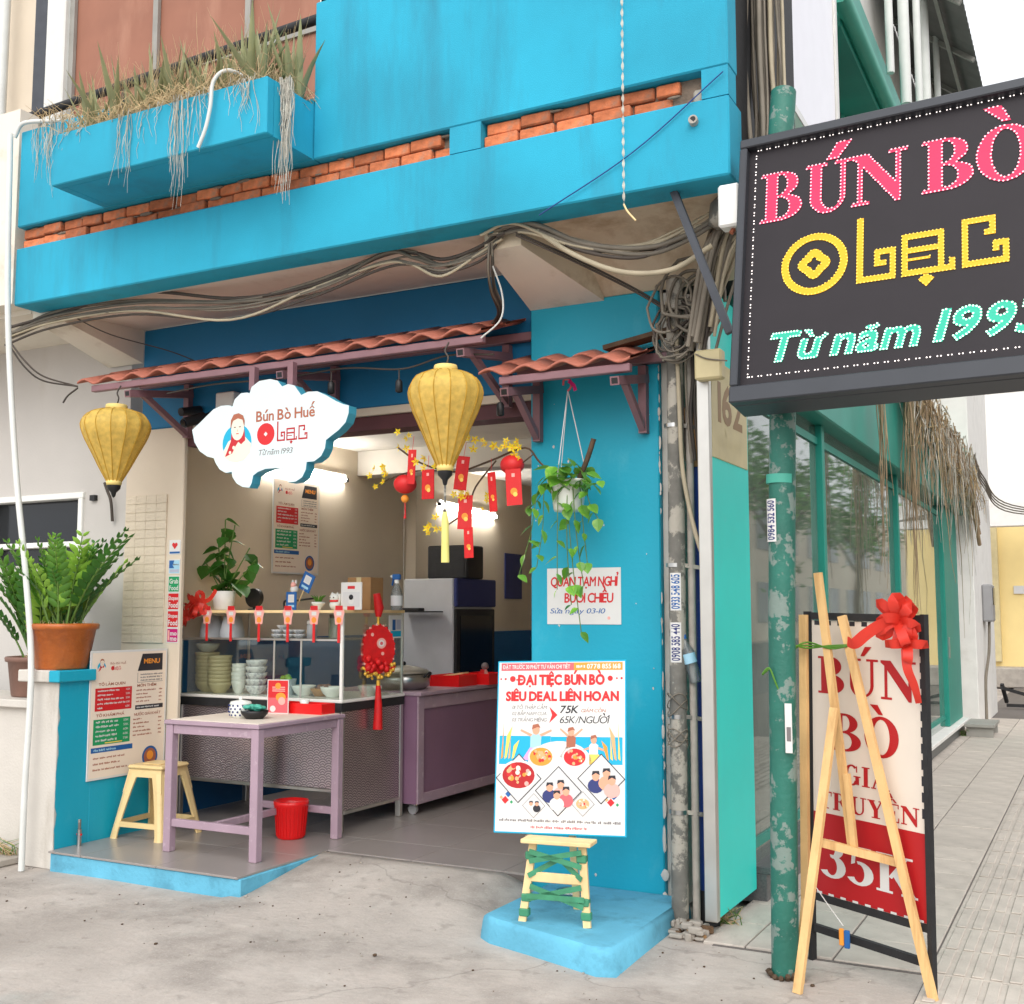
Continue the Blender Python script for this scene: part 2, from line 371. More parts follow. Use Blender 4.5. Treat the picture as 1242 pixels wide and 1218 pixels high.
def ser(ch):
    """bold serif capitals, cap height 1"""
    if ch in SER: return SER[ch]
    q = []; r = lambda a, b, c, d: q.append([(a, c), (b, c), (b, d), (a, d)])
    w = .8
    if ch in 'BR':
        r(.09, .31, .05, .95); r(0, .4, 0, .06); r(0, .4, .94, 1)
        q += band(ring_pts(.36, .745, .34, .255, 90, -90), ring_pts(.36, .745, .13, .2, 90, -90)); r(.3, .38, .94, 1)
        if ch == 'B': q += band(ring_pts(.36, .265, .42, .265, 90, -90), ring_pts(.36, .265, .18, .21, 90, -90)); r(.3, .38, 0, .06); r(.3, .38, .48, .53); w = .8
        else: r(.3, .4, .48, .54); q.append([(.38, .52), (.56, .56), (.9, .02), (.66, .02)]); r(.62, .94, 0, .06); w = .94
    elif ch == 'U':
        r(.08, .3, .3, .95); r(0, .4, .94, 1); r(.66, .75, .3, .95); r(.55, .88, .94, 1)
        q += band(ring_pts(.415, .32, .335, .34, 180, 360), ring_pts(.48, .32, .18, .26, 180, 360)); w = .88
    elif ch == 'N':
        r(.1, .18, .05, .9); r(0, .3, 0, .06); r(.74, .82, .0, .95); r(.62, .94, .94, 1)
        q.append([(0, 1), (.27, 1), (.82, .26), (.82, -.02), (.74, -.02), (.1, .86), (0, .94)]); w = .94
    elif ch in 'OG':
        if ch == 'O': q += band(ring_pts(.42, .5, .42, .53, 0, 360, 30), ring_pts(.42, .5, .2, .45, 0, 360, 30)); w = .84
        else:
            q += band(ring_pts(.42, .5, .42, .53, 48, 325, 26), ring_pts(.42, .5, .2, .45, 48, 325, 26)); r(.62, .82, .05, .42); r(.52, .9, .42, .48); r(.66, .72, .66, .98); w = .9
    elif ch == 'I': r(.1, .32, .05, .95); r(0, .42, 0, .06); r(0, .42, .94, 1); w = .42
    elif ch == 'A':
        q.append([(.4, 1.02), (.52, 1.02), (.88, .04), (.64, .04)]); q.append([(.4, 1.02), (.46, .96), (.16, .04), (.08, .04)]); r(.22, .68, .28, .34); r(0, .26, 0, .06); r(.54, .96, 0, .06); w = .96
    elif ch == 'T': r(.28, .5, .05, .95); r(.16, .62, 0, .06); r(0, .78, .93, 1); r(0, .05, .74, .95); r(.73, .78, .74, .95); w = .78
    elif ch == 'Y':
        q.append([(.06, .96), (.32, .96), (.56, .46), (.34, .42)]); q.append([(.7, .96), (.78, .96), (.54, .44), (.46, .44)]); r(.34, .56, .05, .46); r(.22, .68, 0, .06); r(0, .4, .94, 1); r(.6, .9, .94, 1); w = .9
    elif ch == 'E': r(.09, .31, .05, .95); r(0, .72, 0, .06); r(0, .7, .94, 1); r(.3, .5, .47, .53); r(.67, .72, 0, .26); r(.65, .7, .76, 1); r(.46, .51, .38, .62); w = .74
    elif ch == 'K': r(.09, .31, .05, .95); r(0, .4, 0, .06); r(0, .4, .94, 1); q.append([(.3, .42), (.38, .38), (.76, .95), (.66, .95)]); q.append([(.38, .5), (.56, .66), (.94, .05), (.68, .05)]); r(.56, .88, .94, 1); r(.6, .99, 0, .06); w = .98
    elif ch in '35':
        q += band(ring_pts(.28, .3, .36, .32, 100, -150), ring_pts(.27, .3, .14, .24, 100, -150))
        if ch == '3': q += band(ring_pts(.28, .77, .3, .25, 150, -90), ring_pts(.26, .77, .1, .19, 150, -90)); w = .64
        else: r(.1, .58, .86, 1); q.append([(.1, .9), (.2, .9), (.17, .55), (.07, .5)]); w = .64
    SER[ch] = (q, w); return SER[ch]
def marks(base, comb, w, H):
    """diacritics as small outlines above/below a letter of width w and height H"""
    q = []; c = w / 2; t = H + .07
    for m in comb:
        if m == '\u0301': q.append([(c - .05, t), (c + .06, t), (c + .27, t + .25), (c + .08, t + .25)])
        elif m == '\u0300': q.append([(c - .06, t), (c + .05, t), (c - .08, t + .25), (c - .27, t + .25)])
        elif m == '\u0302':
            q.append([(c - .26, t), (c - .13, t), (c + .03, t + .2), (c - .07, t + .2)]); q.append([(c + .13, t), (c + .26, t), (c + .07, t + .2), (c - .03, t + .2)]); t += .24
        elif m == '\u0306': q += band(ring_pts(c, t + .18, .22, .18, 200, 340, 8), ring_pts(c, t + .2, .12, .08, 200, 340, 8))
        elif m == '\u0323': q += [[(c + .085 * math.cos(a), -.17 + .085 * math.sin(a)) for a in [k * math.pi / 4 for k in range(8)]]]
        elif m == '\u0309': q.append([(c - .03, t), (c + .06, t), (c + .06, t + .08), (c + .13, t + .14), (c + .08, t + .25), (c - .09, t + .22), (c - .06, t + .16), (c + .03, t + .17)])
        elif m == '\u031b': q.append([(w - .06, H - .1), (w + .05, H - .05), (w + .16, H + .12), (w + .05, H + .15), (w - .02, H + .02), (w - .1, H)])
        elif m == '\u0303': q.append([(c - .24, t + .02), (c - .08, t + .15), (c + .06, t + .09), (c + .2, t + .17), (c + .24, t + .12), (c + .08, t), (c - .06, t + .07), (c - .2, t - .03)])
    return q
def lay_text(s, h, serif=False, bold=0, shear=0, space=.07, wscale=1):
    """list of 2D polygons for a line of text of cap height h, and its width; marks sit on a second layer"""
    polys = []; x = 0; k = h if serif else h / .70
    for ch in s:
        if ch == ' ': x += .32 * h * wscale; continue
        bar = ch in 'Đđ'; d = unicodedata.normalize('NFD', 'D' if ch == 'Đ' else 'd' if ch == 'đ' else ch); base = d[0]; comb = d[1:]
        H = 1.0 if base.isupper() or base in 'hdlbkt' else .66
        if serif and base in 'BRUNOGIATYEK35': qs, w = ser(base); sc = h; pol = [(p, 0) for p in qs]; wu = w
        else:
            vs, fs, w = glyph(base, bold); sc = h / .70; pol = [([vs[i] for i in f], 0) for f in fs]; wu = w / .70
        for p, l in pol: polys.append(([(x + u * sc * wscale + shear * v * sc, v * sc) for u, v in p], 0))
        mk_ = marks(base, comb, wu, H)
        if bar: mk_.append([(-.12, .46), (wu * .5, .46), (wu * .5, .56), (-.12, .56)])
        gm = 1.35 if h < .1 and not serif else 1
        for p in mk_:
            cu = sum(a for a, b in p) / len(p); top = p[0][1] > .3 and not bar
            p = [(cu + (a - cu) * gm, (H + (b - H) * gm) if top else b) for a, b in p]
            polys.append(([(x + u * h * wscale + shear * v * h, v * h) for u, v in p], 1))
        x += (w * sc + space * h) * wscale
    return polys, x - space * h * wscale
def text(mb, s, u, v, h, m, lay=1, width=None, center=False, rot=0, fat=0, **kw):
    if fat:
        for k, (a, b) in enumerate(((-1, 0), (1, 0), (0, 1), (0, -1))): w = text(mb, s, u + a * fat * h, v + b * fat * h, h, m, lay + k * .15, width, center, rot, **kw)
        return w
    P, w = lay_text(s, h, **kw); f = 1
    if width: f = width / w; w = width
    if center: u -= w / 2
    cr, sr = math.cos(rot), math.sin(rot)
    for i, (p, l) in enumerate(P):
        pp = [(a * f, b) for a, b in p]
        if rot: pp = [(a * cr - b * sr, a * sr + b * cr) for a, b in pp]
        mb.poly([(a + u, b + v) for a, b in pp], m, lay + (l + (i % 7) * .06 if kw.get('serif') else l))
    return w
def outline_dots(polys, spacing, res):
    """points along the joint outline of a set of polygons (raster boundary, thinned)"""
    A = np.concatenate([np.array(p) for p in polys]); lo = A.min(0) - 3 * res; hi = A.max(0) + 3 * res
    W, Hh = (np.ceil((hi - lo) / res)).astype(int) + 1; M = np.zeros((Hh, W), bool)
    for p in polys:
        P = (np.array(p) - lo) / res; x0, y0 = np.floor(P.min(0)).astype(int); x1, y1 = np.ceil(P.max(0)).astype(int) + 1
        gx, gy = np.meshgrid(np.arange(x0, x1), np.arange(y0, y1)); ins = np.zeros(gx.shape, bool); n = len(P)
        for i in range(n):
            ax, ay = P[i]; bx, by = P[(i + 1) % n]
            if ay == by: continue
            ins ^= ((ay > gy) != (by > gy)) & (gx < (bx - ax) * (gy - ay) / (by - ay) + ax)
        M[y0:y1, x0:x1] |= ins
    E = M & ~(np.roll(M, 1, 0) & np.roll(M, -1, 0) & np.roll(M, 1, 1) & np.roll(M, -1, 1))
    ys, xs = np.nonzero(E); pts = [(lo[0] + x * res, lo[1] + y * res) for x, y in zip(xs, ys)]; out = []; cell = {}
    for p in pts:
        c = (int(p[0] / spacing), int(p[1] / spacing)); ok = True
        for i in (-1, 0, 1):
            for j in (-1, 0, 1):
                for q in cell.get((c[0] + i, c[1] + j), ()):
                    if (q[0] - p[0]) ** 2 + (q[1] - p[1]) ** 2 < spacing ** 2: ok = False
        if ok: out.append(p); cell.setdefault(c, []).append(p)
    return out
def dash_line(mb, u0, u1, v, h, m, lay=1, seed=0, words=None):
    """a line of small print too fine to read: word-long runs of letter strokes"""
    r = random.Random(seed); u = u0
    while u < u1 - h * .5:
        L = min(r.uniform(1.6, 4.2) * h, u1 - u)
        x = u
        while x < u + L - h * .3:
            w = h * r.uniform(.34, .6); mb.rect(x, x + w, v + (h * .2 if r.random() < .2 else 0), v + h * r.choice((.7, .8, 1)), m, lay); x += w + h * .16
        u += L + h * .55
# the blocky fret lettering of the shop's name: strokes on a grid, (u, v) polygons; ring + l a c
def olac(h, ring=True):
    q = []; r = lambda a, b, c, d: q.append([(a * h, c * h), (b * h, c * h), (b * h, d * h), (a * h, d * h)])
    t = .085
    # l with a curled foot
    r(1.18, 1.18 + t * 1.2, .06, 1.0); r(1.18, 1.78, .06 - t, .06 + .001); r(1.78 - t, 1.78, .06, .46); r(1.46, 1.78 - t, .46 - t, .46); r(1.46, 1.46 + t, .2, .46 - t); r(1.46 + t, 1.64, .2, .2 + t)
    # a
    r(1.88, 2.5, .62 - t, .62); r(1.88, 1.88 + t, .4, .62 - t); r(2.5 - t, 2.5, .06, .62 - t); r(1.88, 2.5 - t, .32, .4); r(1.88, 1.88 + t, .06, .32); r(1.88, 2.66, .06 - t, .06); r(2.58, 2.66, .06, .16); r(1.88 + t, 2.3, .2, .24)
    q.append([(2.24 * h, -.22 * h), (2.36 * h, -.1 * h), (2.24 * h, .02 * h - .05 * h), (2.12 * h, -.1 * h)])
    # c
    r(2.76, 2.76 + t, .06, .62); r(2.76, 3.24, .62, .62 + t); r(3.24 - t, 3.24, .42, .62); r(3.08, 3.24 - t, .42, .42 + t); r(2.76, 3.42, .06 - t, .06); r(3.42 - t, 3.42, .06, .32); r(3.2, 3.42 - t, .32 - t, .32); r(3.2, 3.2 + t, .16, .32 - t)
    if ring:
        c = (.5 * h, .5 * h)
        q += band(ring_pts(*c, .5 * h, .5 * h, 0, 360, 36), ring_pts(*c, .39 * h, .39 * h, 0, 360, 36))
        o = [(.5 + .22 * math.cos(R(a)) * (1 + .12 * math.cos(R(4 * a))), .5 + .22 * math.sin(R(a)) * (1 + .12 * math.cos(R(4 * a)))) for a in range(0, 361, 15)]
        i = [(.5 + .09 * math.cos(R(a)) * (1 + .25 * math.cos(R(4 * a))), .5 + .09 * math.sin(R(a)) * (1 + .25 * math.cos(R(4 * a)))) for a in range(0, 361, 15)]
        q += band([(a * h, b * h) for a, b in o], [(a * h, b * h) for a, b in i])
    return q

# ============================================================ SETTING: ground, pavement
def ground_mat():
    m = mk('ground_concrete', srgb(178, 169, 161), .92, var=.13, scale=2.2, bump=.55, bscale=26, dirt=srgb(126, 119, 112), dscale=1.5, damt=.55, detail=8)
    n = m.node_tree.nodes; L = m.node_tree.links; b = n['Principled BSDF']; src = b.inputs['Base Color'].links[0].from_socket
    tc = n.new('ShaderNodeTexCoord'); co = tc.outputs['Object']
    # fine pale aggregate, dark specks, faint teal paint stains, hairline cracks
    def layer(src, scale, lo, hi, col, amt, tex='noise', mapping=None):
        if tex == 'noise': t = n.new('ShaderNodeTexNoise'); t.inputs['Detail'].default_value = 6; o = t.outputs[0]
        else: t = n.new('ShaderNodeTexVoronoi'); t.feature = 'DISTANCE_TO_EDGE'; o = t.outputs[0]
        t.inputs['Scale'].default_value = scale
        v = co
        if tex != 'noise':
            w = n.new('ShaderNodeTexNoise'); w.inputs['Scale'].default_value = 2.5; w.inputs['Detail'].default_value = 6; L.new(co, w.inputs['Vector'])
            mm = n.new('ShaderNodeMix'); mm.data_type = 'RGBA'; mm.blend_type = 'ADD'; mm.inputs[0].default_value = .5; L.new(co, mm.inputs[6]); L.new(w.outputs[1], mm.inputs[7]); v = mm.outputs[2]
        L.new(v, t.inputs['Vector'])
        r = n.new('ShaderNodeMapRange'); r.inputs[1].default_value = lo; r.inputs[2].default_value = hi; r.inputs[4].default_value = amt; L.new(o, r.inputs[0])
        x = n.new('ShaderNodeMix'); x.data_type = 'RGBA'; x.inputs[7].default_value = (*col, 1); L.new(src, x.inputs[6]); L.new(r.outputs[0], x.inputs[0]); return x.outputs[2]
    src = layer(src, 90, .55, .7, srgb(200, 193, 184), .35)
    src = layer(src, 2.6, .52, .68, srgb(196, 189, 181), .5)
    src = layer(src, .9, .5, .66, srgb(142, 134, 126), .45)
    src = layer(src, 9, .60, .70, srgb(120, 112, 104), .35)
    src = layer(src, 140, .36, .28, srgb(104, 97, 90), .5)
    src = layer(src, 1.1, .62, .74, srgb(130, 160, 160), .38)
    src = layer(src, 5, .60, .76, srgb(206, 199, 190), .35)
    src = layer(src, .3, .0035, .0, srgb(110, 104, 98), .4, 'vor')
    L.new(src, b.inputs['Base Color'])
ground_mat()
def ramp_h(x, y):
    t = min(1, max(0, (y - 4.72) / .92)); t = t * t * (3 - 2 * t) * .55 + t * .45
    h = .116 * t
    e = min(1, max(0, (-2.66 - x) / .34)); h *= e if x > -4.3 else 0
    if y > 5.69: h = -.03
    return h + .006 * math.sin(3.1 * x + 1.7 * y) * math.sin(2.3 * y - x) * (1 if y < 5.6 and -6 < x < -1.7 else 0)
xs = [-90, -40, -15, -8] + [round(-7 + .07 * i, 3) for i in range(80)] + [-1.3, -1, 0, 2, 6, 20, 90]
ys = [-30, -10, -3, 1, 2.5] + [round(3.2 + .07 * i, 3) for i in range(38)] + [6.2, 8, 14, 25, 60, 200]
mb = MB(); nx = len(xs)
mb.add([(x, y, ramp_h(x, y)) for y in ys for x in xs], [(j * nx + i, j * nx + i + 1, (j + 1) * nx + i + 1, (j + 1) * nx + i) for j in range(len(ys) - 1) for i in range(nx - 1)], 'ground_concrete', True)
ground = tagp(mb.build('ground'), kind='structure')
# loose grit
mb = MB(); rr = random.Random(3)
for i in range(260):
    x, y = rr.uniform(-6, -.9), rr.uniform(3.9, 5.6); h = max(0, ramp_h(x, y)); k = rr.uniform(.002, .007) * (1.8 if rr.random() < .06 else 1)
    if -5.7 < x < -4.2 and y > 4.8: continue
    mb.ball((x, y, h + k * .4), k, 'concrete' if rr.random() < .6 else 'bark', 5, 3, (1, 1.3, .6))
tagp(mb.build('grit'), 'small stones and crumbs scattered over the concrete apron', 'grit', kind='stuff')

# pavement of the side street: plain slabs by the shop glass, ribbed guide tiles farther out
pave = MB(); pave.box(-1.69, 3.2, 5.25, 60, -.05, .003, 'grout'); pave.box(-.74, 3.2, 4.2, 5.25, -.05, .003, 'grout')
pave = tagp(pave.build('pavement'), kind='structure')
mb = MB(); mb.box(0, .392, 0, .392, -.02, .012, 'paver', .004); slab = mb.build('slab', data_only=True)
mb = MB(); mb.box(0, .392, 0, .392, -.02, .007, 'paver', .003)
for k in range(5): mb.box(.022 + .074 * k, .022 + .074 * k + .05, .012, .38, .006, .014, 'paver', .004)
rib = mb.build('ribbed_paver', data_only=True)
n_s = n_r = 0
for j in range(-3, 32):
    for i in range(-3, 3):
        x = -.74 + .4 * i; y = 5.27 + .4 * j
        if i < 0:
            if j < 0: continue
            if x + .4 < -1.62: continue
            w = .392
            o = link('slab', slab, pave, (x + .004, y, rr.uniform(-.002, .002)))
            if i == -3: o.scale.x = .5; o.location.x = x + .2
        else:
            if y > 14: continue
            link('ribbed_paver', rib, pave, (x + .004, y, rr.uniform(-.0015, .0015)))
# the street beyond (right of the pavement, outside the frame, mirrored in the glass)
mb = MB(); mb.box(2.4, 12, -20, 120, -.02, .008, 'asphalt'); tagp(mb.build('road'), kind='structure')

# ============================================================ SHOP BUILDING
shop = thing('shop_building', (-4.2, 5.8, 0), 'blue corner shop building with overhanging balcony front and open eating-place below', 'building')
def W(): return MB()
FY = 4.9
mb = W()
for a, b in ((-6.27, -1.43),): mb.box(a, b, FY, 5.11, 3.56, 3.945, 'blue_wall', .008)
mb.build('lower_fascia', shop, True)
mb = W(); mb.box(-6.27, -5.47, FY, 5.05, 4.09, 4.75, 'blue_wall', .008); mb.build('parapet_panel', shop, True)
mb = W(); mb.box(-3.83, -1.43, FY, 5.05, 4.09, 5.02, 'blue_wall', .008); mb.build('parapet_panel', shop, True)
mb = W(); mb.box(-5.469, -3.831, FY + .001, 5.05, 4.09, 4.45, 'blue_wall'); mb.build('parapet_panel', shop, True)
mb = W(); mb.box(-2.935, -2.747, FY + .002, 5.03, 3.946, 4.089, 'blue_wall'); mb.build('parapet_pier', shop, True)
mb = W(); mb.box(-1.56, -1.432, FY + .002, 5.03, 3.946, 4.089, 'blue_wall'); mb.build('parapet_pier', shop, True)
# brick courses left bare in the long slot
mb = W(); mb.box(-6.265, -1.5, 4.972, 5.03, 3.947, 4.088, 'mortar'); slot = mb.build('slot_mortar', shop, True)
bricks = []
for L in (.195, .165, .12):
    b = MB(); b.box(0, L, 0, .06, 0, .062, 'brick', .006); bricks.append((L, b.build('brick', data_only=True)))
rb = random.Random(5)
for x0, x1 in ((-6.265, -2.94), (-2.745, -1.62)):
    for row in range(2):
        x = x0 + (0 if row == 0 else -.08)
        while x < x1 - .05:
            L, me = bricks[0 if rb.random() < .7 else 1]
            if x < x0: x += .09; continue
            if x + L > x1: L, me = bricks[2]
            if x + L > x1 + .005: break
            link('brick', me, slot, (x + 4.2, 4.94 + rb.uniform(-.012, .018) - 5.8, 3.951 + row * .069), (rb.uniform(-.03, .03), rb.uniform(-.012, .012), rb.uniform(-.035, .035)))
            x += L + rb.uniform(.008, .014)
mb = W(); mb.box(-1.615, -1.565, 4.94, 4.99, 3.95, 4.02, 'lead_grey', .01); mb.build('slot_rubble', shop, True)
# planter box built out from the parapet
mb = W()
PX0, PX1, PY0, PZ0, PZ1 = -5.47, -3.83, 4.5, 4.092, 4.41
mb.box(PX0, PX1, PY0, PY0 + .06, PZ0, PZ1, 'blue_wall', .006)
mb.box(PX0 + .001, PX0 + .06, PY0 + .06, FY - .001, PZ0 + .001, PZ1 - .001, 'blue_wall'); mb.box(PX1 - .06, PX1 - .001, PY0 + .06, FY - .001, PZ0 + .001, PZ1 - .001, 'blue_wall')
mb.box(PX0 + .06, PX1 - .06, PY0 + .06, FY - .001, PZ0 + .002, PZ0 + .06, 'blue_wall')
plb = mb.build('planter_box', shop, True)
mb = W(); mb.box(PX0 + .06, PX1 - .06, PY0 + .06, FY - .001, PZ1 - .09, PZ1 - .04, 'soil'); mb.build('planter_soil', plb, True)
# soffits
mb = W(); mb.box(-6.5, -2.6, 5.111, 5.79, 3.567, 3.62, 'soffit'); mb.build('soffit', shop, True)
mb = W()
pr = [(5.112, 3.572), (5.2, 3.575), (5.4, 3.56), (5.55, 3.5), (5.64, 3.41), (5.7, 3.315), (5.72, 3.31)]
n = len(pr); v = [(x, y, z) for x in (-2.6, -2.02, -1.43) for y, z in pr]
mb.add(v, [(a * n + i, a * n + i + 1, (a + 1) * n + i + 1, (a + 1) * n + i) for a in range(2) for i in range(n - 1)], 'soffit_stained', True)
mb.box(-2.6, -1.43, 5.112, 5.72, 3.59, 3.64, 'soffit_stained')
o = mb.build('stained_soffit', shop, True)
def canti(xa, xb, xc, xd, zf, zb, yb, mside):
    b = W(); y0 = 5.112
    v = [(xa, y0, zf), (xb, y0, zf), (xb, y0, 3.566), (xa, y0, 3.566), (xc, yb, zb), (xd, yb, zb), (xd, yb, 3.566), (xc, yb, 3.566)]
    b.add(v, [(0, 4, 5, 1), (0, 3, 7, 4)], 'soffit'); b.add(v, [(1, 5, 6, 2), (0, 1, 2, 3)], mside); b.build('cantilever_beam', shop, True)
canti(-2.84, -2.62, -2.86, -2.40, 3.47, 3.29, 5.70, 'soffit_stained')
canti(-6.34, -6.12, -6.36, -6.02, 3.52, 3.33, 5.80, 'soffit')
# walls round the opening
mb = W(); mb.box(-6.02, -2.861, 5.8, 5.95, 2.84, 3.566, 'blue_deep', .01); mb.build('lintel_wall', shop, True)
mb = W(); mb.box(-6.0, -2.862, 5.801, 5.95, 2.79, 2.838, 'cream_wall'); mb.build('lintel_edge', shop, True)
mb = W(); mb.box(-5.6, -2.863, 5.83, 6.0, 2.70, 2.789, 'maroon'); mb.build('shutter_slot', shop, True)
mb = W(); mb.box(-2.86, -2.085, 5.7, 6.1, 0, 3.31, 'blue_pillar', .006); mb.build('pillar', shop, True)
mb = W(); mb.box(-2.084, -2.03, 5.74, 6.2, 0, 3.3, 'white_old', .004); mb.build('pillar_edge', shop, True)
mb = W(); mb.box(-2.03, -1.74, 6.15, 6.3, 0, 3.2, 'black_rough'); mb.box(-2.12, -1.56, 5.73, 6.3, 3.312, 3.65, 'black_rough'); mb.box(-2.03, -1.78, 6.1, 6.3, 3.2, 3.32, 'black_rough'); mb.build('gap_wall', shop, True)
mb = W(); mb.box(-6.15, -5.6, 5.8, 5.835, .1, 2.839, 'cream_wall', .006); pil = mb.build('pilaster', shop, True)
# small patterned tiles on the pilaster
tm = MB(); tm.box(0, .0962, 0, .012, 0, .0598, 'pattern_tile', .002); tme = tm.build('wall_tile', data_only=True)
for i in range(4):
    for j in range(17): link('wall_tile', tme, pil, (-6.13 + i * .097 + 4.2, 5.789 - 5.8, 1.34 + j * .0607))
# interior shell
mb = W(); mb.box(-6.05, -5.92, 6.001, 12.2, .1, 3.2, 'interior_wall'); mb.build('interior_side_wall', shop, True)
mb = W(); mb.box(-5.92, -5.80, 9.1, 12.2, .1, 3.2, 'interior_wall'); mb.build('interior_side_wall', shop, True)
mb = W(); mb.box(-6.05, -2, 12.2, 12.35, 0, 3.2, 'interior_wall'); mb.build('interior_back_wall', shop, True)
mb = W(); mb.box(-2.25, -2.1, 6.101, 12.2, 0, 3.2, 'interior_wall'); mb.build('interior_side_wall', shop, True)
mb = W(); mb.box(-6.05, -2.05, 5.951, 12.3, 3.0, 3.2, 'interior_ceiling'); mb.build('interior_ceiling', shop, True)
mb = W(); mb.box(-5.919, -2.251, 8.3, 8.55, 2.78, 2.999, 'interior_ceiling'); mb.build('ceiling_beam', shop, True)
mb = W(); mb.box(-5.919, -5.905, 6.002, 9.09, .12, 1.35, 'interior_blue'); mb.build('wainscot', shop, True)
mb = W(); mb.box(-5.79, -2.26, 12.18, 12.199, .12, 1.35, 'interior_blue'); mb.build('wainscot', shop, True)
mb = W(); mb.box(-5.799, -5.785, 9.1, 12.17, .12, 1.35, 'interior_blue'); mb.build('wainscot', shop, True)
# floor and the platform in front, tiled
mb = W(); mb.box(-5.69, -4.21, 4.87, 5.66, -.02, .108, 'blue_worn', .006); mb.build('platform', shop, True)
mb = W(); mb.box(-6.0, -2.87, 5.66, 6.1, -.02, .108, 'grout'); mb.box(-6.0, -2.1, 6.1, 12.3, -.02, .108, 'grout'); fsl = mb.build('floor_slab', shop, True)
tt = MB(); tt.box(0, .597, 0, .597, 0, .012, 'floor_tile', .0015); tme = tt.build('floor_tile', data_only=True)
for i in range(7):
    for j in range(12):
        x0, y0 = -6.02 + .6 * i, 4.86 + .6 * j
        xa, xb, ya, yb = x0, x0 + .597, y0, y0 + .597
        if x0 > -4.25 and yb > 5.67: ya = max(ya, 5.665)
        if ya < 5.66: xb = min(xb, -4.205); xa = max(xa, -5.695)
        else: xa = max(xa, -5.9); xb = min(xb, -2.3)
        if ya < 6.1: xb = min(xb, -2.872)
        if xb - xa < .03 or yb - ya < .03 or (x0 > -4.25 and yb < 5.7): continue
        if ya > 8.6 and x0 < -4.6: continue
        o = link('floor_tile', tme, fsl, (xa + 4.2, ya - 5.8, .108 + random.uniform(0, .0006)))
        o.scale = ((xb - xa) / .597, (yb - ya) / .597, 1)
# plinth at the pillar foot
mb = W()
P = [(-2.70, 4.86), (-2.62, 4.80), (-2.0, 4.59), (-1.92, 4.62), (-1.95, 5.69), (-2.74, 5.69)]
def plinth(b, P, m):
    n = len(P); c = Vector((sum(p[0] for p in P) / n, sum(p[1] for p in P) / n)); rings = []
    for s, z in ((1.03, -.02), (1.02, .03), (1.0, .085), (.985, .105), (.95, .115)):
        rings.append([((p[0] - c.x) * s + c.x, (p[1] - c.y) * s + c.y if p[1] < 5.6 else p[1], max(z - .03 * max(0, p[1] - 4.9), -.02) if z > .05 else z) for p in P])
    v = [q for r in rings for q in r]
    b.add(v, [(k * n + i, k * n + (i + 1) % n, (k + 1) * n + (i + 1) % n, (k + 1) * n + i) for k in range(len(rings) - 1) for i in range(n)], m, True)
    b.add(rings[-1], [tuple(range(n))], m)
plinth(mb, P, 'blue_worn'); mb.build('plinth', shop, True)
# upper storey set back behind the parapet
mb = W(); mb.box(-7.05, -1.56, 5.98, 6.1, 3.62, 9, 'terracotta_panel'); upw = mb.build('upper_wall', shop, True)
tp = MB(); tp.box(0, .86, 0, .03, 0, 1.0, 'terracotta_panel', .01); tpm = tp.build('shutter_panel', data_only=True)
for i in range(6):
    for j in range(4): link('shutter_panel', tpm, upw, (-7.02 + .9 * i + 4.2, 5.945 - 5.8, 4.55 + 1.04 * j))
for i in range(7): b = W(); b.box(-7.05 + .9 * i, -7.0 + .9 * i, 5.91, 5.94, 4.3, 9, 'grey_frame'); b.build('frame_post', upw, True)
for j in range(5): b = W(); b.box(-7.0, -1.6, 5.925, 5.943, 4.5 + 1.04 * j, 4.545 + 1.04 * j, 'grey_frame'); b.build('frame_rail', upw, True)
mb = W(); mb.box(-7.26, -7.05, 5.86, 6.1, 3.62, 9, 'white_post', .01); mb.build('corner_post', shop, True)
mb = W(); mb.box(-7.45, -7.27, 5.9, 6.1, 3.62, 9, 'dark_post', .01); mb.build('corner_post', shop, True)
mb = W(); mb.box(-1.55, -1.45, 5.06, 6.3, 3.66, 9, 'black_rough'); mb.build('side_wall', shop, True)
mb = W(); mb.box(-6.5, -1.56, 5.051, 5.98, 3.621, 3.7, 'soffit'); mb.build('balcony_slab', shop, True)
mb = W(); mb.tube([(-7.3, 5.15, 4.98), (-3.0, 5.15, 5.12)], .03, 'black_rough', 8); hr = mb.build('hand_rail', shop, True)
for x in (-6.6, -5.6, -4.6, -3.7): b = W(); b.tube([(x, 5.15, 3.7), (x, 5.15, 5.0)], .015, 'black_rough', 6); b.build('rail_post', hr, True)
# worn edge of stripped plaster on the parapet top
mb = W(); rr2 = random.Random(8)
for i in range(50):
    x = rr2.uniform(-3.82, -3.0); mb.box(x, x + rr2.uniform(.02, .1), 4.905, 5.03, 5.018, 5.02 + rr2.uniform(.004, .02), 'soffit')
mb.build('parapet_cap', shop, True)

mb = W(); rb = random.Random(17)
for k in range(46):
    x = rb.uniform(-6.2, -1.65)
    if -2.96 < x < -2.72: continue
    z = rb.choice((3.948, 4.012, 4.074)) + rb.uniform(-.006, .006); w = rb.uniform(.03, .12)
    mb.ball((x, 4.945, z), w * .5, 'mortar', 7, 4, (1, .16, .16 * rb.uniform(.6, 1.5)))
mb.build('mortar_smear', slot, True)['kind'] = 'stuff'
mb = W()
for k in range(44):
    z = rb.uniform(.05, 3.0); s_ = rb.uniform(.006, .03) * (1.5 if z < 1.2 else .7)
    mb.ball((-2.084, 5.699 + rb.uniform(0, .01), z), s_, 'white_old', 7, 4, (rb.uniform(.2, .7), .08, rb.uniform(.6, 2.4)))
mb.build('chipped_edge', shop, True)['kind'] = 'stuff'

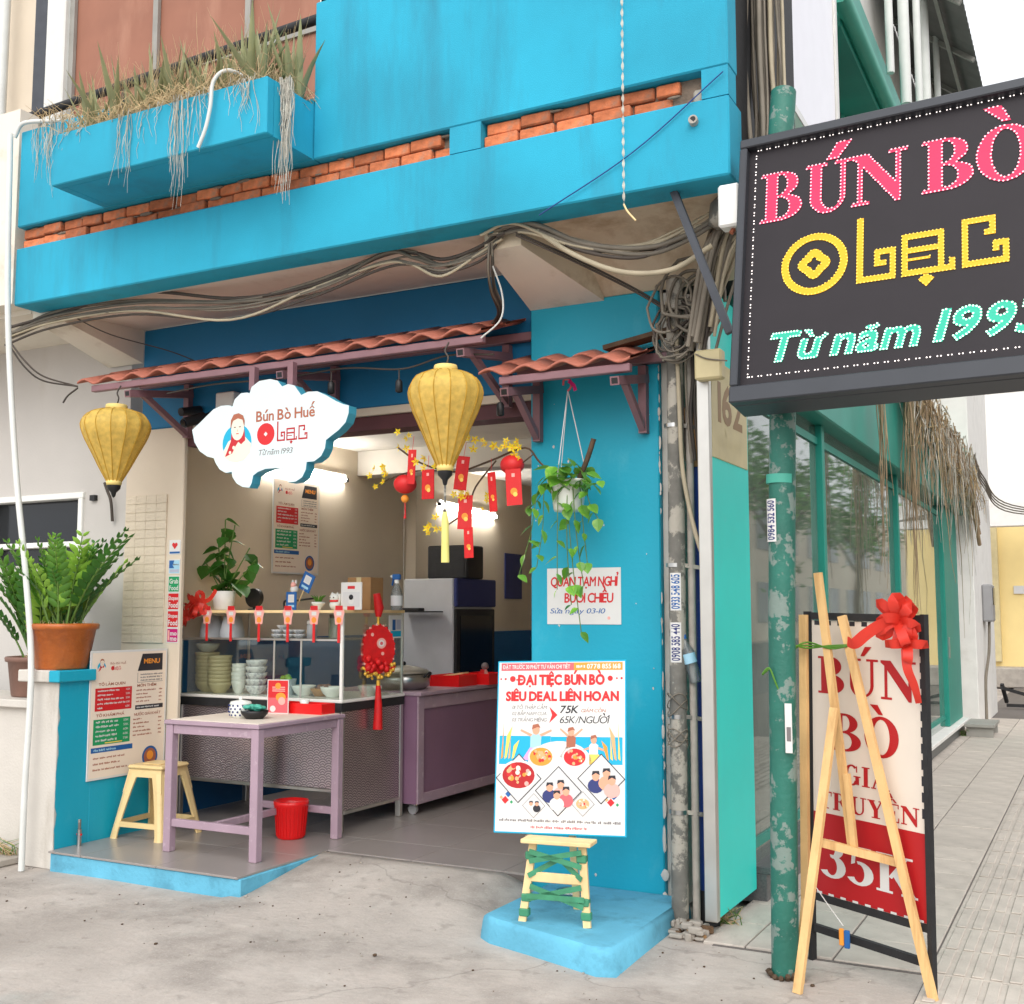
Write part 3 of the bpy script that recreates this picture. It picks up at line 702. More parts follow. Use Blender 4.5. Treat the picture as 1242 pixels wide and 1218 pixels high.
mb = W()
for k in range(20):
    x, z, r_ = rb.uniform(-2.84, -2.1), rb.uniform(.15, 3.2), rb.choice((.002, .003, .004, .007)); n_ = 6
    mb.add([(x + r_ * math.cos(i * 1.047) * rb.uniform(.5, 1.3), 5.6985, z + r_ * math.sin(i * 1.047) * rb.uniform(.6, 1.8)) for i in range(n_)], [tuple(range(n_))], 'white_old')
mb.build('paint_specks', shop, True)['kind'] = 'stuff'

# ============================================================ LEFT NEIGHBOUR and low wall
nb = thing('neighbour_house', (-7.4, 5.82, 0), 'white plastered house at the left edge with a dark horizontal window', 'building')
mb = W(); mb.box(-10, -7.62, 5.82, 6.0, 0, 3.7, 'white_wall'); mb.box(-7.62, -6.62, 5.82, 6.0, 0, 1.9, 'white_wall'); mb.box(-7.62, -6.62, 5.82, 6.0, 2.40, 3.7, 'white_wall'); mb.box(-6.62, -6.151, 5.82, 6.0, 0, 3.7, 'white_wall'); mb.build('wall', nb, True)
wn = W(); wn.box(-7.62, -6.62, 5.9, 5.95, 1.9, 2.4, 'dark_glass'); wn = wn.build('window_pane', nb, True)
for a in ((-7.66, -6.58, 2.385, 2.43), (-7.66, -6.58, 2.03, 2.07), (-6.63, -6.585, 1.9, 2.384), (-7.66, -7.615, 1.9, 2.384)):
    b = W(); b.box(a[0], a[1], 5.80 if a[3] > 2.08 else 5.802, 5.9, a[2], a[3], 'white_plastic', .004); b.build('window_frame', wn, True)
mb = W(); mb.box(-6.50, -6.45, 5.79, 5.82, 2.36, 2.40, 'black'); mb.build('switch_box', nb, True)
mb = W(); mb.box(-12, -6.35, 4.95, 5.1, 3.6, 4.95, 'soffit'); mb.box(-12, -6.35, 5.1, 5.82, 3.566, 3.7, 'soffit'); mb.build('balcony', nb, True)
mb = W(); mb.box(-12, -7.5, 6.0, 6.1, 3.7, 9, 'cream_wall'); mb.build('upper_wall', nb, True)
for x in (-7.75, -8.1): b = W(); b.tube([(x, 5.85, 3.7), (x, 5.85, 9)], .045, 'white_post', 8); b.build('pipe', nb, True)
mb = W(); mb.tube(catm([(-6.35, 5.79, 2.48), (-6.30, 5.77, 2.42), (-6.26, 5.77, 2.34), (-6.26, 5.79, 2.2)]), .012, 'cable_black', 6); mb.build('cable_stub', nb, True)

lw = thing('low_wall', (-5.8, 5.2, 0), 'low blue and white wall beside the platform carrying potted plants', 'wall')
mb = W(); mb.box(-5.99, -5.707, 4.90, 5.16, 0, 1.12, 'white_old', .004); mb.build('white_post', lw, True)
# blue paint covers the shop side with a ragged edge
mb = W(); pts = [(4.897, 0), (4.897, 1.12)] ; 
mb.box(-5.7065, -5.70, 4.93, 5.16, 0, 1.121, 'blue_pillar')
rg = random.Random(2); z = 0.0; vv = []
while z < 1.12: vv.append((4.9 + .028 * rg.random() - .012, z)); z += rg.uniform(.02, .06)
vv.append((4.905, 1.12))
for k in range(len(vv) - 1): mb.add([(-5.6998, max(vv[k][0], 4.899), vv[k][1]), (-5.6998, 4.93, vv[k][1]), (-5.6998, 4.93, vv[k + 1][1]), (-5.6998, max(vv[k + 1][0], 4.899), vv[k + 1][1])], [(0, 1, 2, 3)], 'blue_pillar')
mb.build('blue_side', lw, True)
mb = W(); mb.box(-5.99, -5.70, 5.16, 5.79, 0, 1.29, 'blue_pillar', .006); mb.build('raised_wall', lw, True)
mb = W(); mb.box(-6.03, -5.755, 4.86, 5.155, 1.122, 1.195, 'white_old', .006); mb.build('cap_stone', lw, True)
mb = W(); mb.box(-5.755, -5.665, 4.862, 5.157, 1.123, 1.194, 'blue_pillar', .006); mb.build('cap_stone', lw, True)
gw = thing('garden_wall', (-8, 5.0, 0), 'white stained garden wall with a ledge left of the blue low wall', 'wall')
mb = W(); mb.box(-12, -5.992, 4.98, 5.13, 0, .95, 'white_old'); mb.build('wall', gw, True)
mb = W(); mb.box(-12, -5.993, 4.93, 5.5, .95, 1.0, 'white_old', .006); mb.build('ledge', gw, True)
mb = W(); mb.box(-6.6, -6.02, 4.45, 4.93, 0, .05, 'concrete', .01); tagp(mb.build('drain_slab'), 'small concrete slab on the ground at the foot of the white wall', 'slab')

# ============================================================ GREEN SHOPFRONT along the side street
SX = -1.70
gs = thing('green_shopfront', (-1.7, 10, 0), 'teal green framed glass shopfront receding along the side street', 'building')
mb = W(); mb.box(-1.9, -1.66, 6.12, 15.9, 0, .15, 'granite', .004); mb.build('stone_base', gs, True)
mb = W(); mb.box(-1.86, -1.6, 9, 15.92, .15, .19, 'far_white', .004); mb.build('white_sill', gs, True)
mb = W(); mb.box(-1.86, -1.64, 6.12, 8.99, .15, .19, 'granite', .004); mb.build('stone_sill', gs, True)
mb = W(); mb.box(-1.95, -1.60, 6.0, 16.3, 2.86, 3.55, 'green_frame', .01); mb.build('header_beam', gs, True)
mb = W(); mb.box(-1.95, -1.50, 6.0, 16.3, 3.56, 3.68, 'green_light', .01); mb.build('header_ledge', gs, True)
ps = [6.12, 7.55, 8.1, 11.2, 14.55]
for a, b in ((6.1, 7.9), (8.0, 11.15), (11.25, 14.5)):
    g = W(); g.box(-1.745, -1.735, a, b, .19, 2.86, 'glass_store'); g.build('pane', gs, True)
for y in (7.95, 11.2): g = W(); g.box(-1.77, -1.69, y - .04, y + .04, .19, 2.859, 'green_frame', .005); g.build('mullion', gs, True)
mb = W(); mb.box(-1.78, -1.68, 14.5, 15.9, .19, 2.859, 'green_frame', .01); dor = mb.build('door', gs, True)
mb = W(); mb.box(-1.679, -1.665, 14.62, 14.66, 1.0, 1.25, 'steel'); mb.build('door_handle', dor, True)
for z in (.28, 2.72): g = W(); g.box(-1.765, -1.72, 6.1, 14.5, z, z + .05, 'green_frame'); g.build('rail', gs, True)
# room behind the glass
mb = W(); mb.box(-2.08, -1.9, 6.31, 16, .0, .14, 'floor_tile'); mb.build('shop_floor', gs, True)
mb = W(); mb.box(-2.1, -1.96, 6.3, 16.2, 3.56, 9, 'far_white'); mb.build('upper_wall', gs, True)
mb = W(); mb.box(-2.05, -2.0, 12.36, 16.2, .1, 3.5, 'interior_wall'); mb.box(-2.09, -2.0, 6.31, 12.35, .1, 3.5, 'interior_wall'); mb.build('inner_wall', gs, True)
mb = W(); mb.box(-2.02, -1.98, 9.0, 9.9, .2, 1.1, 'mauve_panel'); mb.build('display_panel', gs, True)
mb = W(); mb.box(-2.02, -1.98, 11.6, 13.9, 1.2, 2.1, 'pot_brown'); mb.build('display_panel', gs, True)
# teal side panel, house-number plaque
tp_ = thing('teal_panel', (-1.7, 5.7, 0), 'bright turquoise upright panel with a pale metal edge next to the blue pipe', 'panel')
mb = W(); mb.box(-1.73, -1.705, 5.42, 6.08, .08, 3.2, 'teal_panel', .003); mb.build('sheet', tp_, True)
mb = W(); mb.box(-1.765, -1.70, 5.375, 5.418, .07, 3.2, 'aluminium', .004); mb.build('edge_strip', tp_, True)
pq = thing('number_plaque', (-1.70, 5.74, 2.33), 'cream house number plaque reading 162 on the turquoise panel', 'plaque', rz=R(90))
mb = MB(); mb.box(-.315, .315, 0, .012, 0, .51, 'plaque', .003); mb.build('plate', pq)
mb = MB(); text(mb, '162', -.22, .2, .2, 'plaque_brown', 1, width=.44, bold=.03)
o = mb.build('numerals', pq); 
mb = MB(); text(mb, 'TRẦN QUÝ', -.24, .07, .055, 'plaque', 1, width=.48, bold=.02); mb.build('lettering', pq)

# upper things on the green building
wl = thing('white_light_box', (-1.5, 6.4, 4.7), 'big white rectangular signboard high on the wall above the dark sign', 'sign')
mb = W(); mb.box(-1.64, -1.55, 5.35, 8.0, 4.66, 6.6, 'sheet_white', .005); mb.build('face', wl, True)
mb = W(); mb.box(-1.66, -1.53, 5.30, 8.05, 4.6, 4.658, 'aluminium', .005); mb.box(-1.66, -1.53, 8.0, 8.06, 4.66, 6.6, 'aluminium', .005); mb.build('frame', wl, True)
for i in range(4):
    b = W(); b.box(-1.955, -1.93, 8.6 + 1.7 * i, 9.9 + 1.7 * i, 4.4, 6.8, 'dark_glass'); w_ = b.build('upper_window', gs, True)
    b = W(); b.box(-1.93, -1.9, 8.5 + 1.7 * i, 8.6 + 1.7 * i, 4.3, 6.9, 'green_light'); b.build('window_frame', w_, True)
mb = W(); mb.box(-1.93, -1.60, 8.6, 16.2, 6.1, 6.75, 'green_frame', .01); mb.build('upper_band', gs, True)
mb = W(); mb.tube([(-1.55, 8.3, 6.2), (-1.55, 16, 6.2)], .07, 'green_light', 10); mb.build('gutter_pipe', gs, True)
for k, (x, y) in enumerate(((-1.45, 10.0), (-1.42, 10.7), (-1.4, 11.5), (-1.45, 12.5), (-1.45, 13.6))):
    b = W(); b.tube([(x, y, 6.3), (x, y, 10)], .05 if k % 2 else .035, 'white_post', 8); b.build('rain_pipe', gs, True)
tr = thing('tin_awning', (-1.1, 13, 7.4), 'grey corrugated metal awning seen from below at the top right', 'awning')
mb = W(); v = []; n = 0
for k in range(90):
    y = 11.9 + k * .07; z = .025 * (1 if k % 2 else -1)
    v += [(-1.95, y, 8.75 + z), (-1.02, y, 8.0 + z)]
mb.add(v, [(2 * k, 2 * k + 1, 2 * k + 3, 2 * k + 2) for k in range(89)], 'tin_roof')
mb.build('corrugated_sheet', tr, True)
for y in (12.2, 13.6, 15.0, 16.6): b = W(); b.bar((-1.95, y, 8.68), (-1.04, y, 7.95), .05, .05, 'grey_frame'); b.build('rafter', tr, True)
for x, z in ((-1.3, 8.16), (-1.7, 8.48)): b = W(); b.bar((x, 11.9, z - .05), (x, 18, z - .05), .04, .04, 'grey_frame'); b.build('purlin', tr, True)

# ============================================================ FAR END of the pavement
fw_ = thing('white_side_wall', (-1.6, 17, 0), 'white wall with an electricity meter beyond the green door', 'wall')
mb = W(); mb.box(-3.5, -1.52, 16.31, 19.2, 0, 8, 'far_white', .01); mb.build('wall', fw_, True)
em = thing('electric_meter', (-1.5, 17.6, 1.6), 'small grey electricity meter box on the white wall', 'meter box')
mb = W(); mb.box(-1.519, -1.38, 17.3, 17.7, 1.42, 1.95, 'grey_plastic', .02); mb.build('case', em, True)
mb = W(); mb.box(-1.379, -1.37, 17.36, 17.64, 1.66, 1.9, 'dark_glass'); mb.build('dial_window', em, True)
mb = W(); mb.tube(catm([(-1.45, 17.5, 1.42), (-1.46, 17.4, 1.0), (-1.5, 17.2, .6), (-1.5, 17.1, .05)]), .02, 'cable_grey', 6); mb.build('supply_cable', em, True)
fh = thing('yellow_house', (0, 27, 0), 'pale yellow house with a gate beam at the far end of the pavement', 'building')
mb = W(); mb.box(-6, .4, 26.5, 27, 0, 3.6, 'yellow_house'); mb.build('wall', fh, True)
mb = W(); mb.box(-6, .4, 24.9, 25.2, 3.3, 3.8, 'far_white', .01); mb.build('gate_beam', fh, True)
mb = W(); mb.box(-6, .4, 26.4, 27.4, 3.9, 9, 'far_white'); mb.build('upper_wall', fh, True)
for x in (-2.1, -.9): b = W(); b.box(x, x + .14, 26.35, 26.5, .5, 3.6, 'plaque', .01); b.build('pilaster', fh, True)
mb = W(); mb.box(-1.68, -1.48, 26.46, 26.49, 1.95, 2.12, 'p_lightgrey'); mb.build('door_plate', fh, True)
mb = W(); mb.box(-1.15, -.6, 26.44, 26.49, .3, 3.2, 'grey_frame'); mb.build('door', fh, True)
mb = W(); mb.box(-6, .4, 25.6, 26.5, 0, .4, 'concrete', .02); mb.build('step', fh, True)
sr = thing('steel_ramp', (-1.5, 15.5, 0), 'small grey metal step on the pavement beside the green door', 'step')
mb = W(); mb.box(-1.6, -1.25, 15.2, 16.0, .13, .17, 'grey_frame', .005); mb.build('plate', sr, True)
for y in (15.25, 15.9): b = W(); b.box(-1.58, -1.27, y, y + .05, .01, .13, 'grey_frame'); b.build('leg', sr, True)
rk = thing('folded_barrier', (-1.2, 20, 0), 'dark folded metal bars lying on the ground by the far gate', 'barrier')
for a, b_ in (((-1.45, 20, .06), (-.6, 20.1, .05)), ((-1.5, 19.8, .35), (-.7, 20.3, .08)), ((-1.45, 20.1, .1), (-1.5, 19.9, .4))):
    b = W(); b.bar(a, b_, .05, .05, 'black_rough'); b.build('bar', rk, True)

# ============================================================ across the road (mirrored in the shop glass)
def tree(loc, h, r, label, seed):
    t = thing('street_tree', loc, label, 'tree', group='trees across the road'); q = random.Random(seed)
    b = MB(); b.tube([(0, 0, 0), (.1, .05, h * .25), (-.05, .1, h * .45), (.1, 0, h * .6)], [.22, .17, .14, .09], 'bark', 9)
    for k in range(6):
        a = k * 1.05; b.tube([(0, .05, h * (.4 + .03 * k)), (r * .35 * math.cos(a), r * .35 * math.sin(a), h * .62), (r * .7 * math.cos(a), r * .7 * math.sin(a), h * (.7 + .04 * (k % 3)))], [.09, .06, .02], 'bark', 6)
    b.build('trunk', t)
    b = MB(); cl = [(q.gauss(0, r * .45), q.gauss(0, r * .45), h * .72 + q.gauss(0, h * .1)) for _ in range(34)]
    for c in cl:
        for _ in range(60):
            p = Vector(c) + Vector((q.gauss(0, .4), q.gauss(0, .4), q.gauss(0, .3))); d = Vector((q.gauss(0, 1), q.gauss(0, 1), q.gauss(0, .6))).normalized(); e = d.cross(Vector((q.random(), q.random(), 1))).normalized(); s = q.uniform(.09, .17)
            b.add([p - d * s, p + e * s * .5, p + d * s, p - e * s * .5], [(0, 1, 2, 3)], 'leaf_mid' if q.random() < .5 else 'leaf_dark')
    b.build('crown', t)
tree((6.0, 30, 0), 7.5, 2.4, 'leafy street tree across the road mirrored in the shop glass, nearest', 1)
tree((6.6, 40, 0), 8.5, 2.8, 'leafy street tree across the road mirrored in the shop glass, middle', 2)
tree((6.2, 52, 0), 8.0, 2.8, 'leafy street tree across the road mirrored in the shop glass, farthest', 3)
ob = thing('opposite_building', (14, 45, 0), 'long pale building across the road mirrored in the shop glass', 'building')
mb = W(); mb.box(13, 16, 5, 120, 0, 9, 'cream_wall'); mb.build('wall', ob, True)
for i in range(16):
    for j in range(2): b = W(); b.box(12.95, 13, 12 + 6 * i, 15 + 6 * i, 1 + 4 * j, 3.2 + 4 * j, 'dark_glass'); b.build('window', ob, True)

# ============================================================ TILE AWNINGS
def roof_tile_mesh(p=.222, d=.29):
    b = MB(); n = 10; vs = []; fs = []
    for k, (y, z, t) in enumerate(((0, 0, 0), (d, d * .36, 0), (d, d * .36 - .014, 0), (0, -.014, 0))):
        for i in range(n + 1):
            u = i / n; vs.append((u * p, y, z + .019 * math.sin(2 * math.pi * u) + (.010 if k in (0, 3) else 0)))
    m = n + 1
    for k in range(4):
        k2 = (k + 1) % 4
        for i in range(n): fs.append((k * m + i, k * m + i + 1, k2 * m + i + 1, k2 * m + i))
    b.add(vs, fs, 'roof_tile', True); return b.build('roof_tile', data_only=True)
RT = roof_tile_mesh()
def awning(name, x0, x1, yf, zf, label, brackets, ywall):
    t = thing(name, ((x0 + x1) / 2, ywall, zf), label, 'awning'); L = t.location
    n = round((x1 - x0) / .222)
    for i in range(n):
        for row in range(2): link('roof_tile', RT, t, (x0 + i * .222 - L.x, yf + row * .25 - L.y, zf + row * .09 + .012 - L.z), (R(random.uniform(-.6, .6)), 0, 0))
    b = MB(); b.box(x0 + .12, x1 - .03, yf + .012, yf + .052, zf - .055, zf - .012, 'purple_paint', .004); b.build('front_rail', t, True)
    b = MB(); b.box(x0 + .05, x1 + .1, ywall - .06, ywall - .01, zf + .06, zf + .11, 'purple_paint', .004); b.build('wall_rail', t, True)
    for x in brackets:
        b = MB(); b.bar((x, yf - .02, zf - .105), (x, ywall - .005, zf - .015), .05, .045, 'purple_paint'); arm = b.build('arm', t, True)
        b = MB(); b.bar((x, yf - .0215, zf - .1052), (x, yf - .0205, zf - .1050), .034, .030, 'black'); b.build('tube_end', arm, True)
        b = MB(); b.bar((x, ywall - .03, zf - .32), (x, ywall - .03, zf + .05), .045, .045, 'purple_paint', up=(0, 1, 0)); b.build('upright', t, True)
        b = MB(); b.bar((x, yf + .12, zf - .09), (x, ywall - .04, zf - .30), .035, .035, 'purple_paint'); b.build('brace', t, True)
    return t
awning('tile_awning', -6.04, -2.90, 5.24, 3.07, 'long red tiled awning on purple brackets above the shop opening', (-5.55, -4.30, -3.05), 5.8)
awning('tile_awning', -2.97, -2.06, 5.28, 2.835, 'short red tiled awning on the blue pillar beside the long one', (-2.80, -2.16), 5.7)
# weathered board lying over the awning end and running to the pole
mb = W(); mb.bar((-2.35, 5.62, 2.99), (-1.84, 5.56, 3.05), .1, .025, 'bark'); tagp(mb.build('old_board'), 'weathered brown board lying at the end of the short awning', 'board')

# string of bulb sockets under the awning
sb = thing('bulb_string', (-4.2, 5.3, 2.9), 'black string of empty bulb sockets hung under the long awning', 'string light')
P = [(-5.3, 5.32, 2.96), (-4.9, 5.33, 2.985), (-4.4, 5.33, 2.97), (-3.9, 5.33, 2.985), (-3.5, 5.33, 2.94), (-3.2, 5.33, 2.985), (-2.9, 5.33, 2.96)]
mb = W(); mb.tube(catm(P), .006, 'cable_black', 5); mb.build('wire', sb, True)
for x, z in ((-4.42, 2.97), (-3.52, 2.94), (-2.86, 2.75), (-4.0, 2.975)):
    b = W(); b.tube([(x, 5.33, z), (x, 5.33, z - .06)], .004, 'cable_black', 5); b.lathe([(.012, 0), (.02, -.012), (.021, -.07), (.012, -.075)], (x, 5.33, z - .06), 'black', 10); b.build('socket', sb, True)
# cctv camera, lamp box, pink hook
cc = thing('security_camera', (-5.32, 5.7, 2.9), 'small dark camera under the left end of the long awning', 'camera')
mb = W(); mb.tube([(-5.34, 5.52, 2.80), (-5.30, 5.66, 2.86)], .035, 'black', 12); cbody = mb.build('body', cc, True)
mb = W(); mb.tube([(-5.30, 5.66, 2.86), (-5.28, 5.79, 2.93)], .015, 'black', 8); mb.build('mount', cc, True)
mb = W(); mb.tube([(-5.342, 5.508, 2.795), (-5.34, 5.519, 2.80)], .026, 'dark_glass', 12); mb.build('lens', cbody, True)
mb = W(); mb.box(-5.26, -5.10, 5.72, 5.798, 2.89, 3.03, 'white_plastic', .008); tagp(mb.build('junction_box'), 'white square junction box on the dark blue lintel', 'junction box')
mb = W(); mb.tube([(-5.47, 5.62, 2.90), (-5.45, 5.78, 2.94)], .03, 'black', 10); tagp(mb.build('floodlight'), 'little black lamp left of the camera under the awning', 'lamp')

# ============================================================ SILK LANTERNS
def lantern(loc, r, h, ztop, label, tassel, seed):
    """loc: axis; ztop: top of the body"""
    t = thing('silk_lantern', (loc[0], loc[1], ztop - h), label, 'lantern', group='yellow silk lanterns')
    N = 14
    prof = [(.30, .0), (.34, .02), (.44, .2), (.66, .4), (.86, .57), (.97, .69), (1, .77), (.955, .85), (.81, .925), (.56, .975), (.29, 1.0)]
    prof = [(.19 if i == 0 else .22 if i == 1 else p, z) for i, (p, z) in enumerate(prof)]
    dense = []
    for i in range(len(prof) - 1):
        for k in range(3): f = k / 3; dense.append((prof[i][0] * (1 - f) + prof[i + 1][0] * f, prof[i][1] * (1 - f) + prof[i + 1][1] * f))
    dense.append(prof[-1])
    b = MB(); n = N * 6
    def rf(a, z):
        k = (a * N / (2 * math.pi)) % 1; return 1 - .045 * math.sin(math.pi * k) 
    b.lathe([(p * r, z * h) for p, z in dense], (0, 0, 0), 'lantern_silk', n, True, rf); sbody = b.build('silk_body', t)
    b = MB()
    for j in range(N):
        a = 2 * math.pi * j / N; b.tube([((p * r + .001) * math.cos(a), (p * r + .001) * math.sin(a), z * h) for p, z in dense[::2]], .0028, 'lantern_rib', 4)
    b.build('ribs', sbody)
    b = MB(); b.lathe([(.0, h + .03), (r * .30, h + .028), (r * .32, h + .015), (r * .31, h - .012), (0, h - .014)], (0, 0, 0), 'lantern_cap', 20); b.build('top_cap', t)
    b = MB(); b.lathe([(0, .02), (r * .215, .018), (r * .23, .0), (r * .21, -.018), (0, -.02)], (0, 0, 0), 'lantern_cap', 20); b.build('bottom_ring', t)
    b = MB(); b.lathe([(r * .2, -.018), (r * .19, -.04), (r * .08, -.065), (r * .05, -.09), (0, -.1)], (0, 0, 0), 'black', 14); b.build('bottom_knob', t)
    b = MB(); b.tube(catm([(0, 0, h + .02), (.015, 0, h + .07), (-.01, .01, h + .11), (.0, .03, h + .16)]), .005, 'cable_black', 5); b.build('hook', t)
    if tassel:
        b = MB(); b.tube([(0, 0, -.09), (0, 0, -.23)], .006, 'lead_grey', 6); b.ball((0, 0, -.23), .012, 'black'); b.build('cord', t)
        b = MB(); b.tube([(0, 0, -.235), (.002, 0, -.3), (.004, 0, -.5)], [.012, .02, .022], 'tassel_cream', 10); b.build('tassel', t)
    return t
lantern((-5.62, 5.2), .218, .48, 2.865, 'yellow silk lantern at the left end of the awning before the white wall', False, 1)
lantern((-3.04, 5.05), .2, .52, 2.83, 'larger yellow silk lantern with a pale tassel in front of the doorway', True, 2)

# ============================================================ CLOUD SIGN
CL = [(-.615, .068), (-.567, .098), (-.507, .14), (-.447, .182), (-.387, .198), (-.327, .197), (-.296, .186), (-.28, .229), (-.233, .262), (-.186, .262), (-.166, .256), (-.152, .292), (-.094, .323), (-.013, .327), (.044, .312), (.079, .274), (.124, .284), (.17, .271), (.204, .231), (.221, .21), (.271, .225), (.337, .221), (.403, .191), (.468, .154), (.522, .13), (.561, .119), (.56, .075), (.54, .024), (.493, -.016), (.44, -.047), (.405, -.067), (.398, -.115), (.372, -.157), (.324, -.185), (.269, -.186), (.264, -.23), (.238, -.273), (.194, -.295), (.139, -.298), (.132, -.258), (.109, -.225), (.046, -.208), (-.033, -.208), (-.091, -.223), (-.125, -.243), (-.135, -.288), (-.152, -.313), (-.204, -.307), (-.252, -.282), (-.283, -.244), (-.29, -.211), (-.337, -.215), (-.386, -.191), (-.421, -.147), (-.434, -.119), (-.486, -.106), (-.549, -.069), (-.594, -.009)]
cs = thing('cloud_sign', (-4.3, 5.15, 2.6), 'white cloud-shaped lit sign with red lettering and a woman portrait under the awning', 'sign')
mb = MB(); mb.extrude(CL, 0, .075, 'cloud_face', 'cloud_edge'); mb.build('cloud_box', cs)
cx_ = sum(p[0] for p in CL) / len(CL); cz_ = sum(p[1] for p in CL) / len(CL)
mb = MB(); n = len(CL); ins = []
for i in range(n):
    a, b, c = Vector(CL[i - 1]), Vector(CL[i]), Vector(CL[(i + 1) % n]); t = (c - a).normalized(); ins.append((b.x - t.y * -.012 * -1 if False else b.x - t.y * 0, b.y))
def portrait(mb, u, v, s, lay=1):
    """the shop's emblem: a woman in a red scarf before a blue disc; s = disc radius"""
    mb.circ(u, v, s, 'p_teal', lay, n=28)
    mb.poly([(u - .95 * s, v - .45 * s), (u - .6 * s, v + .1 * s), (u - .2 * s, v + .3 * s), (u + .55 * s, v + .3 * s), (u + .98 * s, v - .1 * s), (u + .9 * s, v - .6 * s), (u + .5 * s, v - .95 * s), (u, v - 1.04 * s), (u - .5 * s, v - .95 * s), (u - .85 * s, v - .7 * s)], 'p_cream', lay + 1)
    mb.poly([(u - .8 * s, v - .72 * s), (u - .42 * s, v + .1 * s), (u - .38 * s, v + .62 * s), (u - .1 * s, v + .2 * s), (u + .2 * s, v + .2 * s), (u + .5 * s, v + .7 * s), (u + .58 * s, v + .1 * s), (u + .3 * s, v - .1 * s), (u + .1 * s, v + .05 * s), (u - .1 * s, v - .2 * s), (u - .3 * s, v - .55 * s)], 'p_scarf', lay + 2)
    mb.circ(u + .04 * s, v + .75 * s, .44 * s, 'p_cream', lay + 3, .62 * s)
    hair = [(u - .46 * s, v + .78 * s), (u - .44 * s, v + 1.25 * s), (u - .25 * s, v + 1.55 * s), (u + .1 * s, v + 1.6 * s), (u + .4 * s, v + 1.45 * s), (u + .52 * s, v + 1.15 * s), (u + .5 * s, v + .85 * s), (u + .38 * s, v + 1.22 * s), (u + .05 * s, v + 1.32 * s), (u - .3 * s, v + 1.2 * s)]
    mb.poly(hair, 'p_brown', lay + 4)
    for e in (-.14, .2): mb.rect(u + e * s - .07 * s, u + e * s + .07 * s, v + .83 * s, v + .87 * s, 'p_black', lay + 5)
    mb.rect(u - .05 * s, u + .13 * s, v + .47 * s, v + .51 * s, 'p_red', lay + 5); mb.rect(u + .02 * s, u + .05 * s, v + .6 * s, v + .72 * s, 'p_tan', lay + 5)
    mb.circ(u - .2 * s, v - .25 * s, .1 * s, 'p_cream', lay + 3, n=10); mb.circ(u - .45 * s, v - .5 * s, .09 * s, 'p_cream', lay + 3, n=10)
mb = MB(); portrait(mb, -.255, -.038, .112, 1); mb.build('portrait_emblem', cs)
mb = MB(); text(mb, 'Bún Bò Huế', -.112, .078, .062, 'p_brown', 1, width=.435, bold=.022); mb.build('lettering', cs)
mb = MB()
mb.circ(-.036, -.001, .066, 'p_red', 1); mb.circ(-.036, -.001, .014, 'p_white', 2, n=4)
for p in olac(.115, False): mb.poly([(u * .87 - .070, v - .048) for u, v in p], 'p_darkred', 1)
mb.build('name_lettering', cs)
mb = MB(); text(mb, 'Từ năm 1993', -.093, -.126, .034, 'p_grey', 1, width=.255, shear=.2); mb.build('lettering', cs)
for x in (-.17, .12): b = MB(); b.box(x - .02, x + .02, .02, .06, .28, .42, 'purple_paint'); b.build('hanger', cs)

# ============================================================ DARK LED SIGN on the green pole
ls = thing('led_sign', (-1.378, 4.66, 2.437), 'dark projecting LED sign reading BÚN BÒ in red, yellow and green lights', 'sign', rot=(R(-10), 0, R(-3.5)))
SWd, SHt = 1.36, 1.265
mb = MB(); mb.box(0, SWd, .02, .17, .0, SHt, 'sign_case', .006); mb.build('case', ls)
for a in ((0, SWd, 0, .075), (0, SWd, SHt - .045, SHt), (0, .035, .0755, SHt - .0455), (SWd - .035, SWd, .0755, SHt - .0455)):
    b = MB(); b.box(a[0], a[1], -.03, .0195, a[2], a[3], 'sign_case', .005); b.build('frame_bar', ls)
mb = MB(); mb.rect(.035, SWd - .035, .075, SHt - .045, 'sign_face', 0); o = mb.build('face_sheet', ls); o.location.y = .012
def LM(u, v): return ((u + .068 - .075 * v) * 1.03, (v + .011) * 1.10)
def led_word(name, polys, mfill, mdot, sp, r):
    b = MB()
    for i, p in enumerate(polys): b.poly(p, mfill, 1 + (i % 5) * .1)
    word_o = b.build(name, ls); word_o.location.y = .010
    b = MB()
    for u, v in outline_dots(polys, sp, sp * .28): b.add([(u + r * math.cos(k * math.pi / 3), -.004, v + r * math.sin(k * math.pi / 3)) for k in range(6)], [(0, 1, 2, 3, 4, 5)], mdot)
    o = b.build('led_dots', word_o); o['kind'] = 'stuff'
def place_ser(ch, u0, v0, w, h):
    q, wd = ser(ch); return [[(u0 + a * w / wd, v0 + b * h) for a, b in p] for p in q]
word = []
for ch, ul, wdt in (('B', .072, .185), ('U', .268, .195), ('N', .462, .222), ('B', .742, .198), ('O', .945, .215)):
    u0, v0 = LM(ul, .757); word += place_ser(ch, u0 + .012, v0, wdt * 1.03, .238)
a0 = LM(.376, .984); word.append([(a0[0] + .005, a0[1]), (a0[0] + .055, a0[1]), (a0[0] + .115, a0[1] + .078), (a0[0] + .05, a0[1] + .078)])
a0 = LM(1.05, .995); word.append([(a0[0] - .05, a0[1] + .075), (a0[0] + .02, a0[1] + .075), (a0[0] + .055, a0[1]), (a0[0] + .025, a0[1])])
led_word('red_lettering', word, 'led_red', 'led_pinkdot', .0145, .0042)
c = LM(.306, .542); hh = .285
word = [[(c[0] - hh / 2 + u, c[1] - hh / 2 + v) for u, v in p] for p in olac(hh, True) if p[0][0] < hh * 1.1]
l0 = LM(.472, .427); sc_ = (LM(1.044, .427)[0] - l0[0]) / (3.42 - 1.18)
word += [[(l0[0] + (u - 1.18) * sc_, l0[1] + .012 + v * .29) for u, v in p] for p in [[(a / 1.0, b / 1.0) for a, b in q] for q in olac(1.0, False)]]
